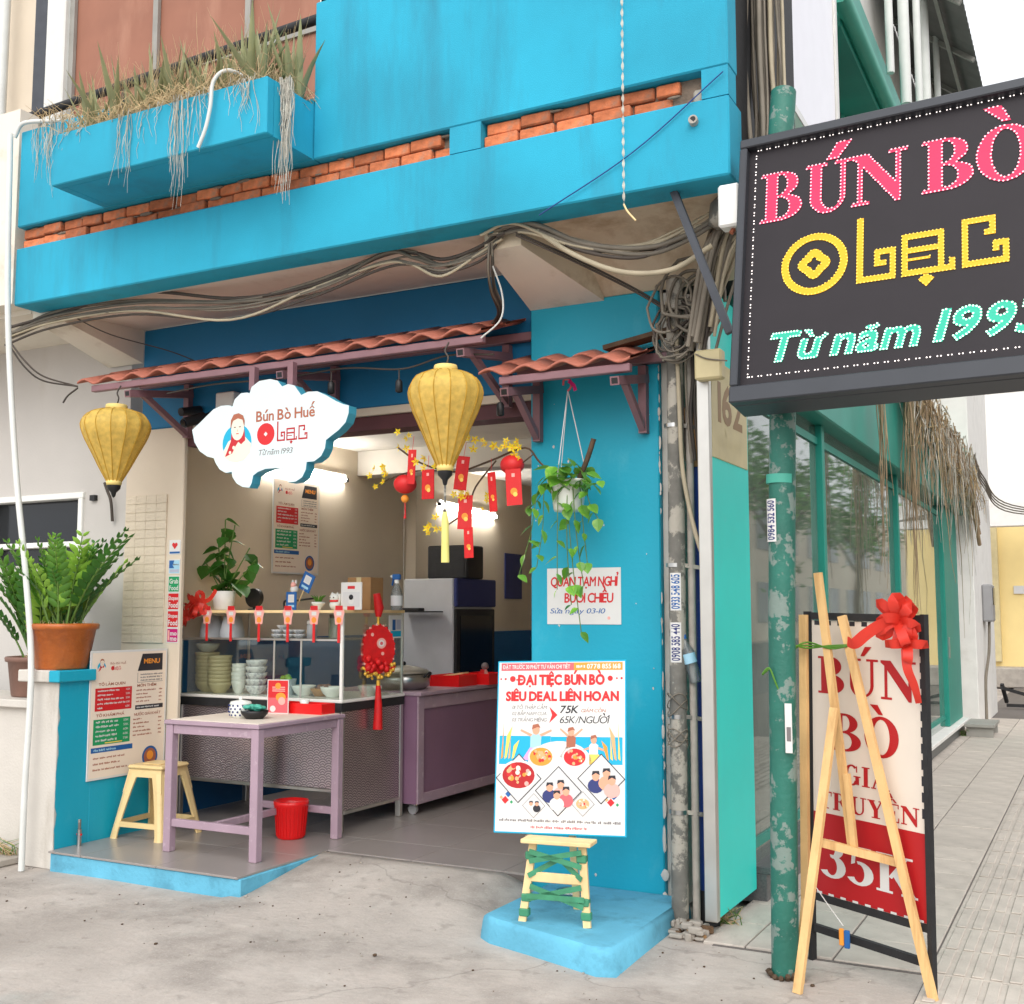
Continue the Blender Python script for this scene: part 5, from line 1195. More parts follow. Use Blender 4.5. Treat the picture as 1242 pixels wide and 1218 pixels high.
# hanging Tet ornament on the case side
t = thing('hanging_ornament', (-4.41, 6.45, 1.28), 'red oval festive ornament with gold trim and a long tassel on the case side', 'ornament', rz=R(62))
b = MB(); b.extrude([(.125 * math.cos(R(a)), .02 + .165 * math.sin(R(a))) for a in range(0, 360, 12)], -.012, .012, 'red_cloth'); b.build('oval_plaque', t)
b = MB()
for k in range(30): a = R(12 * k); b.ball((.125 * math.cos(a), -.004, .02 + .165 * math.sin(a)), .011, 'red_cloth' if k % 2 else 'p_rose', 6, 4)
b.build('beaded_rim', t)
b = MB(); b.circ(.02, .06, .036, 'p_rose', 1); b.circ(.02, .06, .022, 'p_white', 2); b.circ(.02, .06, .012, 'p_pink', 3); b.circ(-.05, .12, .012, 'p_rose', 1); b.circ(.03, -.01, .012, 'p_rose', 1)
o = b.build('emblem', t); o.location.y = -.013
q = random.Random(12); b = MB()
for k in range(26): b.ball((q.uniform(-.09, .11), -.025 + q.uniform(-.012, .012), q.uniform(-.13, -.04)), q.uniform(.014, .026), 'red_cloth', 7, 5)
b.build('cloth_flowers', t)
b = MB()
for k in range(34):
    a = R(q.uniform(190, 350)); rr_ = q.uniform(.8, 1.25); b.ball((.12 * rr_ * math.cos(a), -.02 + q.uniform(-.02, .02), -.04 + .12 * rr_ * math.sin(a)), q.uniform(.008, .017), 'gold', 6, 4)
b.build('gold_trim', t)
b = MB(); b.tube([(0, 0, .18), (0, 0, .24)], .01, 'gold', 8); b.tube([(0, 0, .24), (.005, 0, .3), (-.015, 0, .40)], [.02, .035, .025], 'red_cloth', 8); b.build('hanger', t)
b = MB(); b.tube([(0, -.01, -.19), (0, -.01, -.225)], .014, 'gold', 8); b.build('tassel_cap', t)
b = MB(); b.tube([(0, -.01, -.225), (.003, -.01, -.35), (.0, -.01, -.52)], [.016, .026, .034], 'red_cloth', 10); b.build('tassel', t)
mb = W(); mb.box(-4.452, -4.447, 6.64, 6.80, 1.37, 1.53, 'p_white'); ca = tagp(mb.build('payment_notice'), 'white and blue payment notice on the side glass of the case', 'notice')
t2 = MB(); t2.add([(-4.446, 6.66, 1.38), (-4.446, 6.79, 1.38), (-4.446, 6.79, 1.42), (-4.446, 6.66, 1.42)], [(0, 1, 2, 3)], 'p_teal'); t2.add([(-4.446, 6.68, 1.425), (-4.446, 6.72, 1.425), (-4.446, 6.72, 1.5), (-4.446, 6.68, 1.5)], [(0, 1, 2, 3)], 'p_blue'); t2.add([(-4.446, 6.73, 1.43), (-4.446, 6.785, 1.43), (-4.446, 6.785, 1.5), (-4.446, 6.73, 1.5)], [(0, 1, 2, 3)], 'p_lav'); t2.build('print', ca)

# ---- mauve counter behind the case
cb = thing('mauve_counter', (-4.7, 7.65, .12), 'mauve painted wooden counter with panelled front on castors', 'counter')
mb = W(); mb.box(-5.1, -4.36, 6.87, 8.46, .2, .955, 'mauve_panel'); mb.build('body', cb, True)
mb = W(); mb.box(-5.12, -4.32, 6.86, 8.5, .957, .985, 'mauve', .004); mb.build('worktop', cb, True)
for a in ((6.87, 6.95, .2, .955), (8.38, 8.46, .2, .955)): b = W(); b.box(-4.359, -4.345, a[0], a[1], a[2], a[3], 'mauve', .003); b.build('stile', cb, True)
for z in (.2, .86): b = W(); b.box(-4.359, -4.347, 6.951, 8.379, z, z + .07 + (.02 if z > .5 else 0), 'mauve', .003); b.build('rail', cb, True)
for y in (6.93, 8.4): b = W(); b.tube([(-4.42, y - .012, .155), (-4.42, y + .012, .155)], .035, 'grey_plastic', 14); b.box(-4.45, -4.39, y - .02, y + .02, .185, .2, 'steel'); b.build('castor', cb, True)
t = thing('aluminium_pot', (-4.62, 7.1, .985), 'big round lidded aluminium pot on the mauve counter', 'pot')
b = MB(); b.lathe([(0, 0), (.15, 0), (.19, .03), (.2, .08), (.185, .12), (0, .12)], (0, 0, 0), 'steel', 28); b.build('body', t)
b = MB(); b.lathe([(.19, .12), (.18, .14), (.1, .165), (.02, .175), (0, .175)], (0, 0, 0), 'aluminium', 28); b.ball((0, 0, .188), .016, 'black', 8, 6); b.build('lid', t)
for s in (-1, 1): b = MB(); b.tube(catm([(s * .18, -.03, .08), (s * .22, -.02, .12), (s * .22, .02, .12), (s * .18, .03, .08)]), .009, 'black', 6); b.build('handle', t)
for i, (y, x, l) in enumerate(((7.62, -4.5, 'red plastic tray on the mauve counter, the nearer one'), (7.95, -4.42, 'red plastic tray on the mauve counter, the farther one'))):
    t = thing('red_tray', (x, y, .985), l, 'tray'); b = MB()
    b.box(-.13, .13, -.14, .14, 0, .01, 'red_plastic')
    for a in ((-.13, -.12, -.14, .14), (.12, .13, -.14, .14), (-.12, .12, -.14, -.13), (-.12, .12, .13, .14)): b.box(*a, .01, .085, 'red_plastic')
    b.build('tray', t)
    if i == 0: b = MB(); b.bar((-.1, 0, .07), (.1, .02, .1), .1, .012, 'wood_pale'); b.build('wooden_spoon', t)
t = thing('doll_figurine', (-4.42, 7.98, .996), 'small figurine with a red scarf in the farther red tray', 'figurine')
b = MB(); b.lathe([(0, 0), (.035, 0), (.03, .06), (.015, .1), (0, .1)], (0, 0, 0), 'p_rose', 12); b.ball((0, 0, .125), .03, 'p_grey', 10, 8); b.build('body', t); b = MB(); b.box(-.02, .012, -.04, -.03, .03, .1, 'red_paper'); b.build('scarf', t)
tagp(link('lilac_bowl', bowl_mesh('lilac_bowl', .07, .06, 'p_lav'), None, (-4.40, 8.28, .985)), 'lilac bowl at the far end of the mauve counter', 'bowl')
# ---- fridge and speaker
t = thing('drinks_fridge', (-5.27, 8.9, .12), 'grey upright drinks fridge with a dark glass door', 'fridge')
b = MB(); b.box(-.3, .22, -.36, .36, 0.02, 1.73, 'fridge_grey', .01); b.build('cabinet', t)
b = MB(); b.box(.221, .25, -.35, .35, .25, 1.46, 'black', .006); fdo = b.build('door', t)
b = MB(); b.box(.2505, .256, -.29, .29, .32, 1.40, 'dark_glass'); b.build('door_glass', fdo)
b = MB(); b.box(.221, .26, -.36, .36, 1.48, 1.73, 'p_navy', .01); b.build('header_panel', t)
b = MB(); b.box(.2505, .275, -.34, -.32, .8, .92, 'black', .004); b.build('handle', fdo)
b = MB(); b.box(-.28, .2, -.34, .34, 0, .018, 'black'); b.build('foot_plinth', t)
t = thing('black_speaker', (-5.22, 8.85, 1.852), 'black box speaker standing on the drinks fridge', 'speaker')
b = MB(); b.box(-.2, .22, -.15, .15, 0, .30, 'black', .012); b.build('box', t); b = MB(); b.box(-.17, .19, -.156, -.151, .03, .27, 'black_rough'); b.build('grille', t)
t = thing('wall_shelf', (-5.3, 8.42, 1.55), 'small dark shelf hooked on the fridge side', 'shelf'); b = MB(); b.box(-.22, .16, -.1, .1, .0, .012, 'black'); b.build('board', t); b = MB(); b.box(-.2, .0, -.05, .05, .0125, .04, 'black_rough', .005); b.build('tray', t)
# ---- lamps
for i, (p, q_) in enumerate((((-5.895, 6.95, 2.74), (-5.895, 8.08, 2.72)), ((-5.77, 9.5, 2.62), (-5.77, 10.65, 2.58)))):
    t = thing('tube_lamp', p, ('lit fluorescent tube on the inner wall behind the cloud sign', 'lit fluorescent tube deeper inside above the fridge')[i], 'lamp')
    b = W(); b.tube([p, q_], .016, 'tube_light', 10); b.build('tube', t, True)
    b = W(); b.bar((p[0] - .014, p[1] - .03, p[2] + .03), (q_[0] - .014, q_[1] + .03, q_[2] + .03), .02, .03, 'white_plastic'); b.build('batten', t, True)
    for e in (p, q_): b = W(); b.box(e[0] - .018, e[0] + .018, e[1] - .03 if e is p else e[1] + .001, e[1] - .001 if e is p else e[1] + .03, e[2] - .02, e[2] + .014, 'black'); b.build('end_cap', t, True)
mb = W(); mb.box(-5.795, -5.785, 10.9, 11.3, 1.7, 2.2, 'p_navy'); tagp(mb.build('dark_poster'), 'dark blue poster far back on the inner wall', 'poster')
mb = W(); mb.tube([(-5.91, 9.06, 2.9), (-5.91, 9.06, 1.4)], .006, 'interior_ceiling', 6); tagp(mb.build('wall_conduit'), 'thin white conduit running down the inner wall', 'conduit')

# ============================================================ ON THE PLATFORM: table, stool, bucket
tb = thing('mauve_table', (-4.72, 5.62, .12), 'mauve painted wooden table with a pale top on the platform', 'table')
TX0, TX1, TY0, TY1, TZ = -5.08, -4.36, 5.17, 6.0, .905
for x in (TX0, TX1 - .055):
    for y in (TY0, TY1 - .055): b = W(); b.box(x, x + .055, y, y + .055, .1205, TZ - .03, 'mauve', .004); b.build('leg', tb, True)
mb = W(); mb.box(TX0 - .008, TX1 + .008, TY0 - .008, TY1 + .008, TZ - .029, TZ - .004, 'mauve', .004); mb.build('top_frame', tb, True)
mb = W(); mb.box(TX0 + .02, TX1 - .02, TY0 + .02, TY1 - .02, TZ - .01, TZ, 'sign_board_white', .002); mb.build('top_sheet', tb, True)
for y in (TY0 + .008, TY1 - .047): b = W(); b.box(TX0 + .056, TX1 - .056, y, y + .035, TZ - .085, TZ - .03, 'mauve', .003); b.build('apron', tb, True)
for x in (TX0 + .008, TX1 - .047): b = W(); b.box(x, x + .035, TY0 + .056, TY1 - .056, TZ - .085, TZ - .03, 'mauve', .003); b.build('apron', tb, True)
for y in (TY0 + .01, TY1 - .045): b = W(); b.box(TX0 + .056, TX1 - .056, y, y + .035, .27, .315, 'mauve', .003); b.build('stretcher', tb, True)
b = W(); b.box(TX0 + .34, TX0 + .375, TY0 + .046, TY1 - .046, .272, .313, 'mauve', .003); b.build('stretcher', tb, True)
mk('dot_ceramic', srgb(232, 234, 238), .3, var=.02, dirt=srgb(30, 52, 120), dscale=40, damt=.6)
t = thing('dotted_pot', (-4.74, 5.45, TZ), 'white lidded pot with blue dots on the mauve table', 'pot')
b = MB(); b.lathe([(0, 0), (.05, 0), (.066, .02), (.07, .055), (.066, .085), (0, .085)], (0, 0, 0), 'ceramic_white', 24); b.build('body', t)
b = MB()
for r_ in range(4):
    for k in range(14):
        a = 2 * math.pi * (k + .5 * (r_ % 2)) / 14; R_ = (.064, .0705, .0705, .0685)[r_]; b.ball((R_ * math.cos(a), R_ * math.sin(a), .02 + r_ * .019), .0065, 'p_navy', 6, 4, (1, 1, 1))
b.build('dots', t)
b = MB(); b.lathe([(.068, .086), (.06, .1), (.02, .108), (0, .108)], (0, 0, 0), 'ceramic_white', 24); b.ball((0, 0, .116), .012, 'ceramic_white', 8, 6); b.build('lid', t)
t = thing('dark_bowl', (-4.62, 5.44, TZ), 'black bowl with a turquoise cloth beside the dotted pot', 'bowl')
b = MB(); b.lathe([(0, 0), (.05, 0), (.08, .03), (.085, .05), (.08, .05), (.07, .03), (0, .02)], (0, 0, 0), 'black', 22); b.build('bowl', t)
b = MB(); q = random.Random(3)
for k in range(12): b.ball((q.uniform(-.05, .05), q.uniform(-.05, .05), .055 + q.uniform(0, .02)), .024, 'green_light', 7, 5, (1.3, 1, .6))
b.build('cloth', t)
t = thing('flyer_stand', (-4.72, 5.78, TZ), 'red flyer in an upright clear stand on the mauve table', 'flyer', rz=R(12))
b = MB(); b.box(-.075, .075, 0, .004, 0, .215, 'p_white'); b.build('stand', t)
b = MB(); b.rect(-.07, .07, .1, .21, 'p_red', 1); b.rect(-.07, .07, .005, .1, 'p_pink', 1); b.circ(.02, .105, .035, 'p_orange', 2, .028); b.circ(.028, .08, .025, 'p_rose', 3); b.circ(-.035, .03, .02, 'p_white', 2); b.circ(0, .175, .02, 'p_orange', 2)
for k in range(3): b.rect(-.04, .05, .14 + k * .012, .146 + k * .012, 'p_rose', 2)
b.build('print', t)
t = thing('red_caddy', (-4.58, 5.9, TZ), 'red plastic tray of condiments at the back of the mauve table', 'tray')
b = MB(); b.box(-.19, .17, -.07, .07, 0, .008, 'red_plastic')
for a in ((-.19, -.182, -.07, .07), (.162, .17, -.07, .07), (-.182, .162, -.07, -.062), (-.182, .162, .062, .07)): b.box(*a, .008, .065, 'red_plastic')
b.build('tray', t)
tagp(W().lathe([(.018, 0), (.02, .03), (.035, .075), (.03, .075), (.0, .03)], (-4.60, 5.9, .914), 'ceramic_white', 14).build('sauce_cup'), 'white sauce cup in the red condiment tray', 'cup')
# yellow plastic stool
sx, sy = -5.485, 5.53
sto = thing('plastic_stool', (sx, sy, .12), 'pale yellow plastic stool on the platform before the menu board', 'stool', rz=R(5))
def stool():
    H = .455; a0, a1 = .128, .205
    b = MB(); b.box(-a0 - .012, a0 + .012, -a0 - .012, a0 + .012, H - .028, H, 'stool_yellow', .014); b.box(-.07, .07, -.07, .07, H, H + .006, 'stool_yellow', .005); b.build('seat', sto)
    b = MB()
    for s in range(4):
        ca, sa = math.cos(s * math.pi / 2), math.sin(s * math.pi / 2)
        rt = lambda p: (p[0] * ca - p[1] * sa, p[0] * sa + p[1] * ca, p[2])
        zt = H - .028; e = .0; pts = []
        fr = lambda z: a0 + (a1 - a0) * (zt - z) / zt
        zc = zt - .045
        arch = [(-1 + .55, None)]
        # skirt with a rounded arch cut-out between the legs
        N = 9; top = [(-fr(zt) + 2 * fr(zt) * k / N, zt) for k in range(N + 1)]; bot = []
        for k in range(N + 1):
            u = -1 + 2 * k / N; dz = .045 + (.05 * max(0, (abs(u) - .45) / .55) ** 2 * 2.0); bot.append((u * fr(zt - dz), zt - dz))
        vs = [rt((x, -fr(z), z)) for x, z in top] + [rt((x, -fr(z), z)) for x, z in bot]
        b.add(vs, [(k, N + 1 + k, N + 2 + k, k + 1) for k in range(N)], 'stool_yellow', True)
    b.build('skirt', sto)
    for s in range(4):
        ca, sa = math.cos(s * math.pi / 2), math.sin(s * math.pi / 2); rt = lambda p: (p[0] * ca - p[1] * sa, p[0] * sa + p[1] * ca, p[2])
        b = MB(); zt = H - .05; vs = []
        lv = [(zt, .075), (.3, .062), (.15, .052), (.03, .05), (0, .055)]
        for z, w in lv:
            f = a0 + (a1 - a0) * (H - .028 - z) / (H - .028)
            vs += [rt((-f + w, -f, z)), rt((-f + w * .45, -f - .006, z)), rt((-f + .006, -f + .0, z)), rt((-f, -f + .006, z)), rt((-f - .006, -f + w * .45, z)), rt((-f, -f + w, z)), rt((-f + .012, -f + w, z)), rt((-f + .016, -f + .016, z)), rt((-f + w, -f + .012, z))]
        n = 9; b.add(vs, [(i * n + k, (i + 1) * n + k, (i + 1) * n + (k + 1) % n, i * n + (k + 1) % n) for i in range(len(lv) - 1) for k in range(n)], 'stool_yellow', False)
        b.add(vs[-n:], [tuple(range(n))], 'stool_yellow'); b.build('leg', sto)
    z = .09; f = a0 + (a1 - a0) * (H - .028 - z) / (H - .028) - .006
    for s in range(4):
        ca, sa = math.cos(s * math.pi / 2), math.sin(s * math.pi / 2); p = lambda x, y: (x * ca - y * sa, x * sa + y * ca, z)
        b = MB(); b.bar(p(-f + .04, -f + .0), p(f - .04, -f + .0), .014, .032, 'stool_yellow'); b.build('brace', sto)
stool()
t = thing('red_bucket', (-4.66, 5.86, .12), 'bright red plastic bucket under the mauve table', 'bucket')
b = MB(); b.lathe([(0, 0), (.082, 0), (.088, .012), (.104, .2), (.112, .21), (.112, .235), (.106, .236), (.1, .2), (.083, .016), (0, .014)], (0, 0, 0), 'red_plastic', 26); pail = b.build('pail', t)
b = MB()
for k in range(26): a = k * .2417; b.tube([(.09 * math.cos(a), .09 * math.sin(a), .015), (.106 * math.cos(a), .106 * math.sin(a), .2)], .0022, 'red_plastic', 4)
b.build('ribbing', pail)
# tap stub by the wall
t = thing('floor_tap', (-5.65, 5.05, .12), 'small grey tap pipe standing at the platform corner', 'tap')
b = MB(); b.tube([(0, 0, 0), (0, 0, .1)], .014, 'steel', 10); b.build('pipe', t); b = MB(); b.tube([(0, 0, .1), (0, 0, .16)], .009, 'lead_grey', 8); b.build('spout', t); b = MB(); b.bar((-.02, 0, .07), (.02, 0, .07), .01, .01, 'red_paper'); b.build('valve', t)

# ============================================================ PLANTS
def frond_mesh(name, L, n, m, bend, lw=.032, ll=.085):
    b = MB(); P = [Vector((bend * (k / 12) ** 2 * L, 0, L * k / 12 * (1 - .12 * bend * k / 12))) for k in range(13)]
    b.tube(P, [.008 - .005 * k / 12 for k in range(13)], 'stem_green', 5)
    for k in range(n):
        f = .24 + .76 * k / (n - 1); i = min(11, int(f * 12)); p = P[i] + (P[i + 1] - P[i]) * (f * 12 - i) if i < 12 else P[12]
        t = (P[i + 1] - P[i]).normalized(); sc = .75 + .5 * math.sin(math.pi * min(1, f)) - .25 * f
        for s in (-1, 1):
            d = (t * .62 + Vector((-.12, s * .85, .12))).normalized(); e = d.cross(t).normalized().cross(d).normalized(); u = d.cross(e)
            a = ll * sc; w = lw * sc
            pts = [p, p + d * a * .3 + e * w * .8, p + d * a * .65 + e * w * .75 - u * .0, p + d * a, p + d * a * .65 - e * w * .75, p + d * a * .3 - e * w * .8, p + d * a * .48 + u * s * .012]
            b.add(pts, [(0, 1, 6), (1, 2, 6), (2, 3, 6), (3, 4, 6), (4, 5, 6), (5, 0, 6)], m, True)
    return b.build(name, data_only=True)
FR = [frond_mesh('frond', .62, 10, 'leaf_mid', .16, .026, .105), frond_mesh('frond', .64, 11, 'leaf_dark', .3, .025, .1), frond_mesh('frond', .6, 9, 'leaf_light', .1, .028, .11)]
def zz(loc, pot_m, rt, rb, h, label, fr, seed):
    t = thing('potted_plant', loc, label, 'plant'); q = random.Random(seed)
    b = MB(); b.lathe([(0, 0), (rb, 0), (rb * 1.04, .01), (rt * .97, h * .86), (rt * 1.05, h * .88), (rt * 1.07, h * .97), (rt * 1.03, h), (rt * .93, h * .99), (rt * .9, h * .9), (0, h * .9)], (0, 0, 0), pot_m, 32); po_ = b.build('pot', t)
    b = MB(); b.disc((0, 0, h * .905), rt * .92, 'soil', 20)
    for k in range(60): a = q.uniform(0, 6.28); r = q.uniform(0, rt * .85); b.tube([(r * math.cos(a), r * math.sin(a), h * .9), (r * math.cos(a) + q.uniform(-.04, .04), r * math.sin(a) + q.uniform(-.04, .04), h * .9 + q.uniform(.0, .05))], .0025, 'straw', 3, False)
    b.build('soil', po_)
    for a, lean, s, k in fr:
        r = rt * .5 * q.random(); link('frond', FR[k], t, (r * math.cos(R(a)), r * math.sin(R(a)), h * .88), (q.uniform(-.12, .12), R(lean), R(a)), (s, s, s))
    return t
q = random.Random(21)
fr = [(a + q.uniform(-15, 15), q.uniform(0, 20), q.uniform(.6, 1.0), k % 3) for k, a in enumerate(range(0, 360, 24))]
fr += [(5, 24, 1.16, 1), (30, 12, 1.1, 1), (200, 18, 1.0, 0), (-30, 8, 1.0, 2), (250, 14, .95, 2), (300, 10, .92, 0), (270, 25, .8, 2)]
zz((-5.85, 5.04, 1.196), 'pot_terracotta', .205, .15, .285, 'leafy green plant in an embossed orange clay pot on the low wall', fr, 1)
fr = [(a + q.uniform(-12, 12), q.uniform(3, 28), q.uniform(.85, 1.35), k % 3 if k % 4 else 1) for k, a in enumerate(range(0, 720, 30))]
zz((-6.28, 5.24, 1.001), 'pot_brown', .21, .17, .26, 'big leafy green plant in a brown pot at the left edge', fr, 2)

# hanging pothos on the pillar
hp = thing('hanging_plant', (-2.52, 5.47, 2.09), 'white hanging pot with trailing yellow green leaves on the blue pillar', 'plant')
b = MB(); b.lathe([(0, 0), (.075, 0), (.08, .01), (.098, .15), (.112, .155), (.114, .168), (.1, .17), (.09, .14), (0, .14)], (0, 0, 0), 'white_plastic', 24); b.build('pot', hp)
b = MB(); b.disc((0, 0, .141), .092, 'soil'); b.build('soil', hp)
b = MB()
for a in (20, 140, 260): b.tube(catm([(.105 * math.cos(R(a)), .105 * math.sin(R(a)), .16), (.06 * math.cos(R(a)), .06 * math.sin(R(a)), .38), (0, 0, .66)], 4), .003, 'p_lightgrey', 4)
b.build('hanger_cords', hp)
b = MB(); b.tube(catm([(0, 0, .655), (.02, 0, .68), (.015, 0, .715), (-.02, 0, .72), (-.028, 0, .69)]), .006, 'p_pink', 6); strip(b, [(0.01, -.01, .71), (.045, -.02, .68), (.055, -.02, .65)], .02, 'p_magenta', (0, 1, 0)); b.build('hook', hp)
PL = heart_leaf('leaf_pothos', .085, .07, .2); q = random.Random(31)
def leaf(p, yaw, pitch, s, par=None): link('leaf', PL, par or hp, p, (q.uniform(-.5, .5), pitch, yaw), (s, s, s))
for k in range(34):
    a = q.uniform(0, 6.28); r = q.uniform(.03, .13); leaf((r * math.cos(a), r * math.sin(a) - .02, .15 + q.uniform(0, .12)), a + q.uniform(-.5, .5), q.uniform(-.2, .9), q.uniform(.7, 1.25))
for x0, x1, z1, n in ((-.10, -.15, -.30, 9), (-.12, -.24, -.34, 8), (-.02, -.03, -.42, 9), (.03, .05, -.50, 9), (.09, .13, -.28, 8), (.12, .20, -.05, 6), (.14, .24, .14, 6), (.02, .1, -.64, 10), (-.08, -.2, .02, 6), (.06, .12, -.40, 7)):
    y0 = q.uniform(-.1, .0); P = catm([(x0 * .6, y0 * .5, .15), (x0, y0 - .04, .15 if z1 > -.1 else .12), ((x0 + x1) / 2 + q.uniform(-.02, .02), y0 - .05, (z1 + .1) / 2), (x1, y0 - .04, z1)], 6)
    b = MB(); b.tube(P, .0026, 'stem_green', 4); vin = b.build('vine', hp)
    for k in range(n):
        i = 3 + int((len(P) - 4) * k / max(1, n - 1)); p = P[min(i, len(P) - 1)]; side = 1 if k % 2 else -1
        leaf((p.x, p.y - .005, p.z), (0 if side > 0 else math.pi) + q.uniform(-.7, .7) - .5 * side, q.uniform(.3, 1.3), q.uniform(.55, 1.05), vin)
# apricot branch with red envelopes
br = thing('blossom_branch', (-2.6, 5.45, 2.2), 'dark branch with yellow blossoms reaching left from the hanging pot', 'branch')
def bt(pts, r): b = W(); b.tube(catm(pts, 5), r, 'bark', 6); b.build('twig', br, True)
bt([(-2.47, 5.46, 2.22), (-2.40, 5.45, 2.36), (-2.36, 5.45, 2.47)], .014)
bt([(-2.52, 5.47, 2.22), (-2.68, 5.46, 2.36), (-2.77, 5.45, 2.45), (-2.98, 5.44, 2.39), (-3.2, 5.43, 2.34), (-3.42, 5.42, 2.40), (-3.58, 5.42, 2.50)], .006)
bt([(-2.95, 5.45, 2.39), (-3.08, 5.45, 2.25), (-3.14, 5.45, 2.12), (-3.3, 5.45, 2.02)], .005)
bt([(-3.2, 5.43, 2.34), (-3.45, 5.43, 2.36), (-3.62, 5.43, 2.33), (-3.75, 5.43, 2.28)], .0045)
bt([(-2.72, 5.45, 2.41), (-2.84, 5.45, 2.33), (-2.88, 5.45, 2.29)], .004)
fm = MB()
for k in range(5):
    a = k * 1.2566; fm.add([(0, 0, 0), (.012 * math.cos(a - .5), -.004, .012 * math.sin(a - .5)), (.022 * math.cos(a), -.009, .022 * math.sin(a)), (.012 * math.cos(a + .5), -.004, .012 * math.sin(a + .5))], [(0, 1, 2, 3)], 'p_yellow')
fm.ball((0, -.004, 0), .0035, 'p_orange', 5, 4); FM = fm.build('blossom', data_only=True); mk('petal', srgb(252, 222, 40), .5, var=.08, sub=.3); FM.materials[0] = MATS['petal']
q = random.Random(5)
for cx, cz, n, sx_, sz_ in ((-3.53, 2.54, 5, .07, .05), (-3.70, 2.33, 8, .08, .07), (-3.05, 2.48, 6, .06, .04), (-2.83, 2.42, 9, .05, .07), (-3.33, 2.03, 7, .04, .06), (-3.38, 2.40, 5, .06, .05), (-3.15, 2.22, 6, .06, .06), (-2.92, 2.46, 3, .04, .03), (-3.02, 2.15, 3, .05, .05)):
    for k in range(n): o = link('blossom', FM, br, (cx + q.uniform(-sx_, sx_) + 2.6, 5.42 + q.uniform(-.03, .02) - 5.45, cz + q.uniform(-sz_, sz_) - 2.2), (q.uniform(-.6, .6), q.uniform(0, 6), q.uniform(-.6, .6)), [q.uniform(.9, 1.35)] * 3)
def envelope(x, z, w, h, m, tilt, label, y=5.40):
    t = thing('red_envelope', (x, y, z), label, 'envelope', group='red envelopes hung on the branch', rot=(0, R(tilt), R(random.uniform(-14, 14))))
    b = MB(); b.box(-w / 2, w / 2, 0, .004, -h, 0, m, .001); b.build('paper', t)
    b = MB(); b.circ(0, -h * .62, w * .22, 'p_orange', 1); b.circ(w * .08, -h * .7, w * .14, 'p_yellow', 2); b.rect(-w * .1, w * .1, -h * .22, -h * .12, 'p_rose', 1); b.build('print', t)
    b = MB(); b.tube([(0, .002, 0), (0, .01, .08)], .0015, 'red_paper', 3); b.build('thread', t)
envelope(-3.117, 2.20, .085, .19, 'red_paper', 2, 'plain red envelope hanging below the large lantern, the upper one')
envelope(-3.10, 2.02, .055, .17, 'red_cloth', -2, 'narrow red envelope below the plain one beside the lantern tassel')
envelope(-3.365, 2.36, .085, .17, 'red_cloth', 0, 'red and gold envelope left of the lantern tip')
envelope(-3.47, 2.48, .05, .2, 'red_cloth', 3, 'slim dark red envelope above the red paper ball')
envelope(-3.13, 2.42, .08, .19, 'red_cloth', 8, 'red and gold envelope half behind the large lantern')
envelope(-2.955, 2.32, .05, .22, 'red_cloth', -4, 'slim dark red envelope between the lantern and the hanging plant')
envelope(-2.82, 2.33, .09, .2, 'red_paper', -3, 'plain red envelope nearest the hanging plant')
for x, z, l in ((-3.55, 2.29, 'red paper ball lantern with a small tassel at the branch tip'), (-2.85, 2.36, 'red paper ball lantern behind the envelope by the hanging plant')):
    t = thing('paper_ball', (x, 5.45, z), l, 'ornament')
    b = MB(); b.ball((0, 0, 0), .068, 'red_paper', 18, 10, (1, 1, .82)); b.build('ball', t); b = MB(); b.ball((0, 0, -.085), .024, 'p_orange', 10, 7); b.build('bead', t); b = MB(); b.tube([(0, 0, -.1), (.003, 0, -.17), (0, 0, -.2)], [.003, .004, .009], 'red_paper', 6); b.build('tassel', t)

# spiky plants, straw and roots in the balcony planter
q = random.Random(77)
def blade_mesh(L, w, bend):
    b = MB(); n = 5; vs = []
    for i in range(n + 1):
        f = i / n; ww = w * (1 - f ** 2.2) * (.7 + .6 * f if f < .4 else .94); x = bend * f * f * L; z = L * f
        vs += [(x, -ww / 2, z), (x + ww * .3, 0, z), (x, ww / 2, z)]
    b.add(vs, [(3 * i + a, 3 * i + a + 1, 3 * i + a + 4, 3 * i + a + 3) for i in range(n) for a in (0, 1)], 'blade_green', True); return b.build('blade', data_only=True)
BL = [blade_mesh(.46, .055, .12), blade_mesh(.38, .05, .35), blade_mesh(.52, .052, .05)]
for i in range(15):
    x = -5.36 + i * .104 + q.uniform(-.03, .03)
    t = thing('spiky_plant', (x, 4.70 + q.uniform(-.07, .1), 4.37), 'grey green spiky plant in the dry balcony planter', 'plant', group='spiky plants in the balcony planter')
    for k in range(13): link('blade', BL[k % 3], t, (q.uniform(-.03, .03), q.uniform(-.03, .03), -.01), (q.uniform(-.1, .1), R(q.uniform(0, 38)), q.uniform(0, 6.28)), [q.uniform(.7, 1.15)] * 3)
b = MB()
for k in range(1700):
    x, y = q.uniform(-5.45, -3.86), q.uniform(4.5, 4.92); a = q.uniform(0, 6.28); L = q.uniform(.06, .2); z = 4.38 + q.uniform(0, .06)
    if x < -5.2 and q.random() < .5: x = q.uniform(-6.1, -5.2); y = q.uniform(4.88, 5.0); z = 4.75 if x < -5.47 else z
    b.tube([(x, y, z), (x + L * .5 * math.cos(a), y + L * .5 * math.sin(a), z + q.uniform(.02, .1)), (x + L * math.cos(a), max(4.42, y + L * math.sin(a)), z + q.uniform(-.06, .1))], [.0026, .0024, .001], 'straw', 3, False)
for k in range(320):
    x, y = q.uniform(-5.4, -3.9), q.uniform(4.6, 4.9); P = [(x, y, 4.4)]
    for j in range(4): P.append((P[-1][0] + q.uniform(-.06, .06), P[-1][1] + q.uniform(-.03, .03), P[-1][2] + q.uniform(.05, .16)))
    b.tube(P, [.0022, .002, .0015, .001, .0006], 'straw', 3, False)
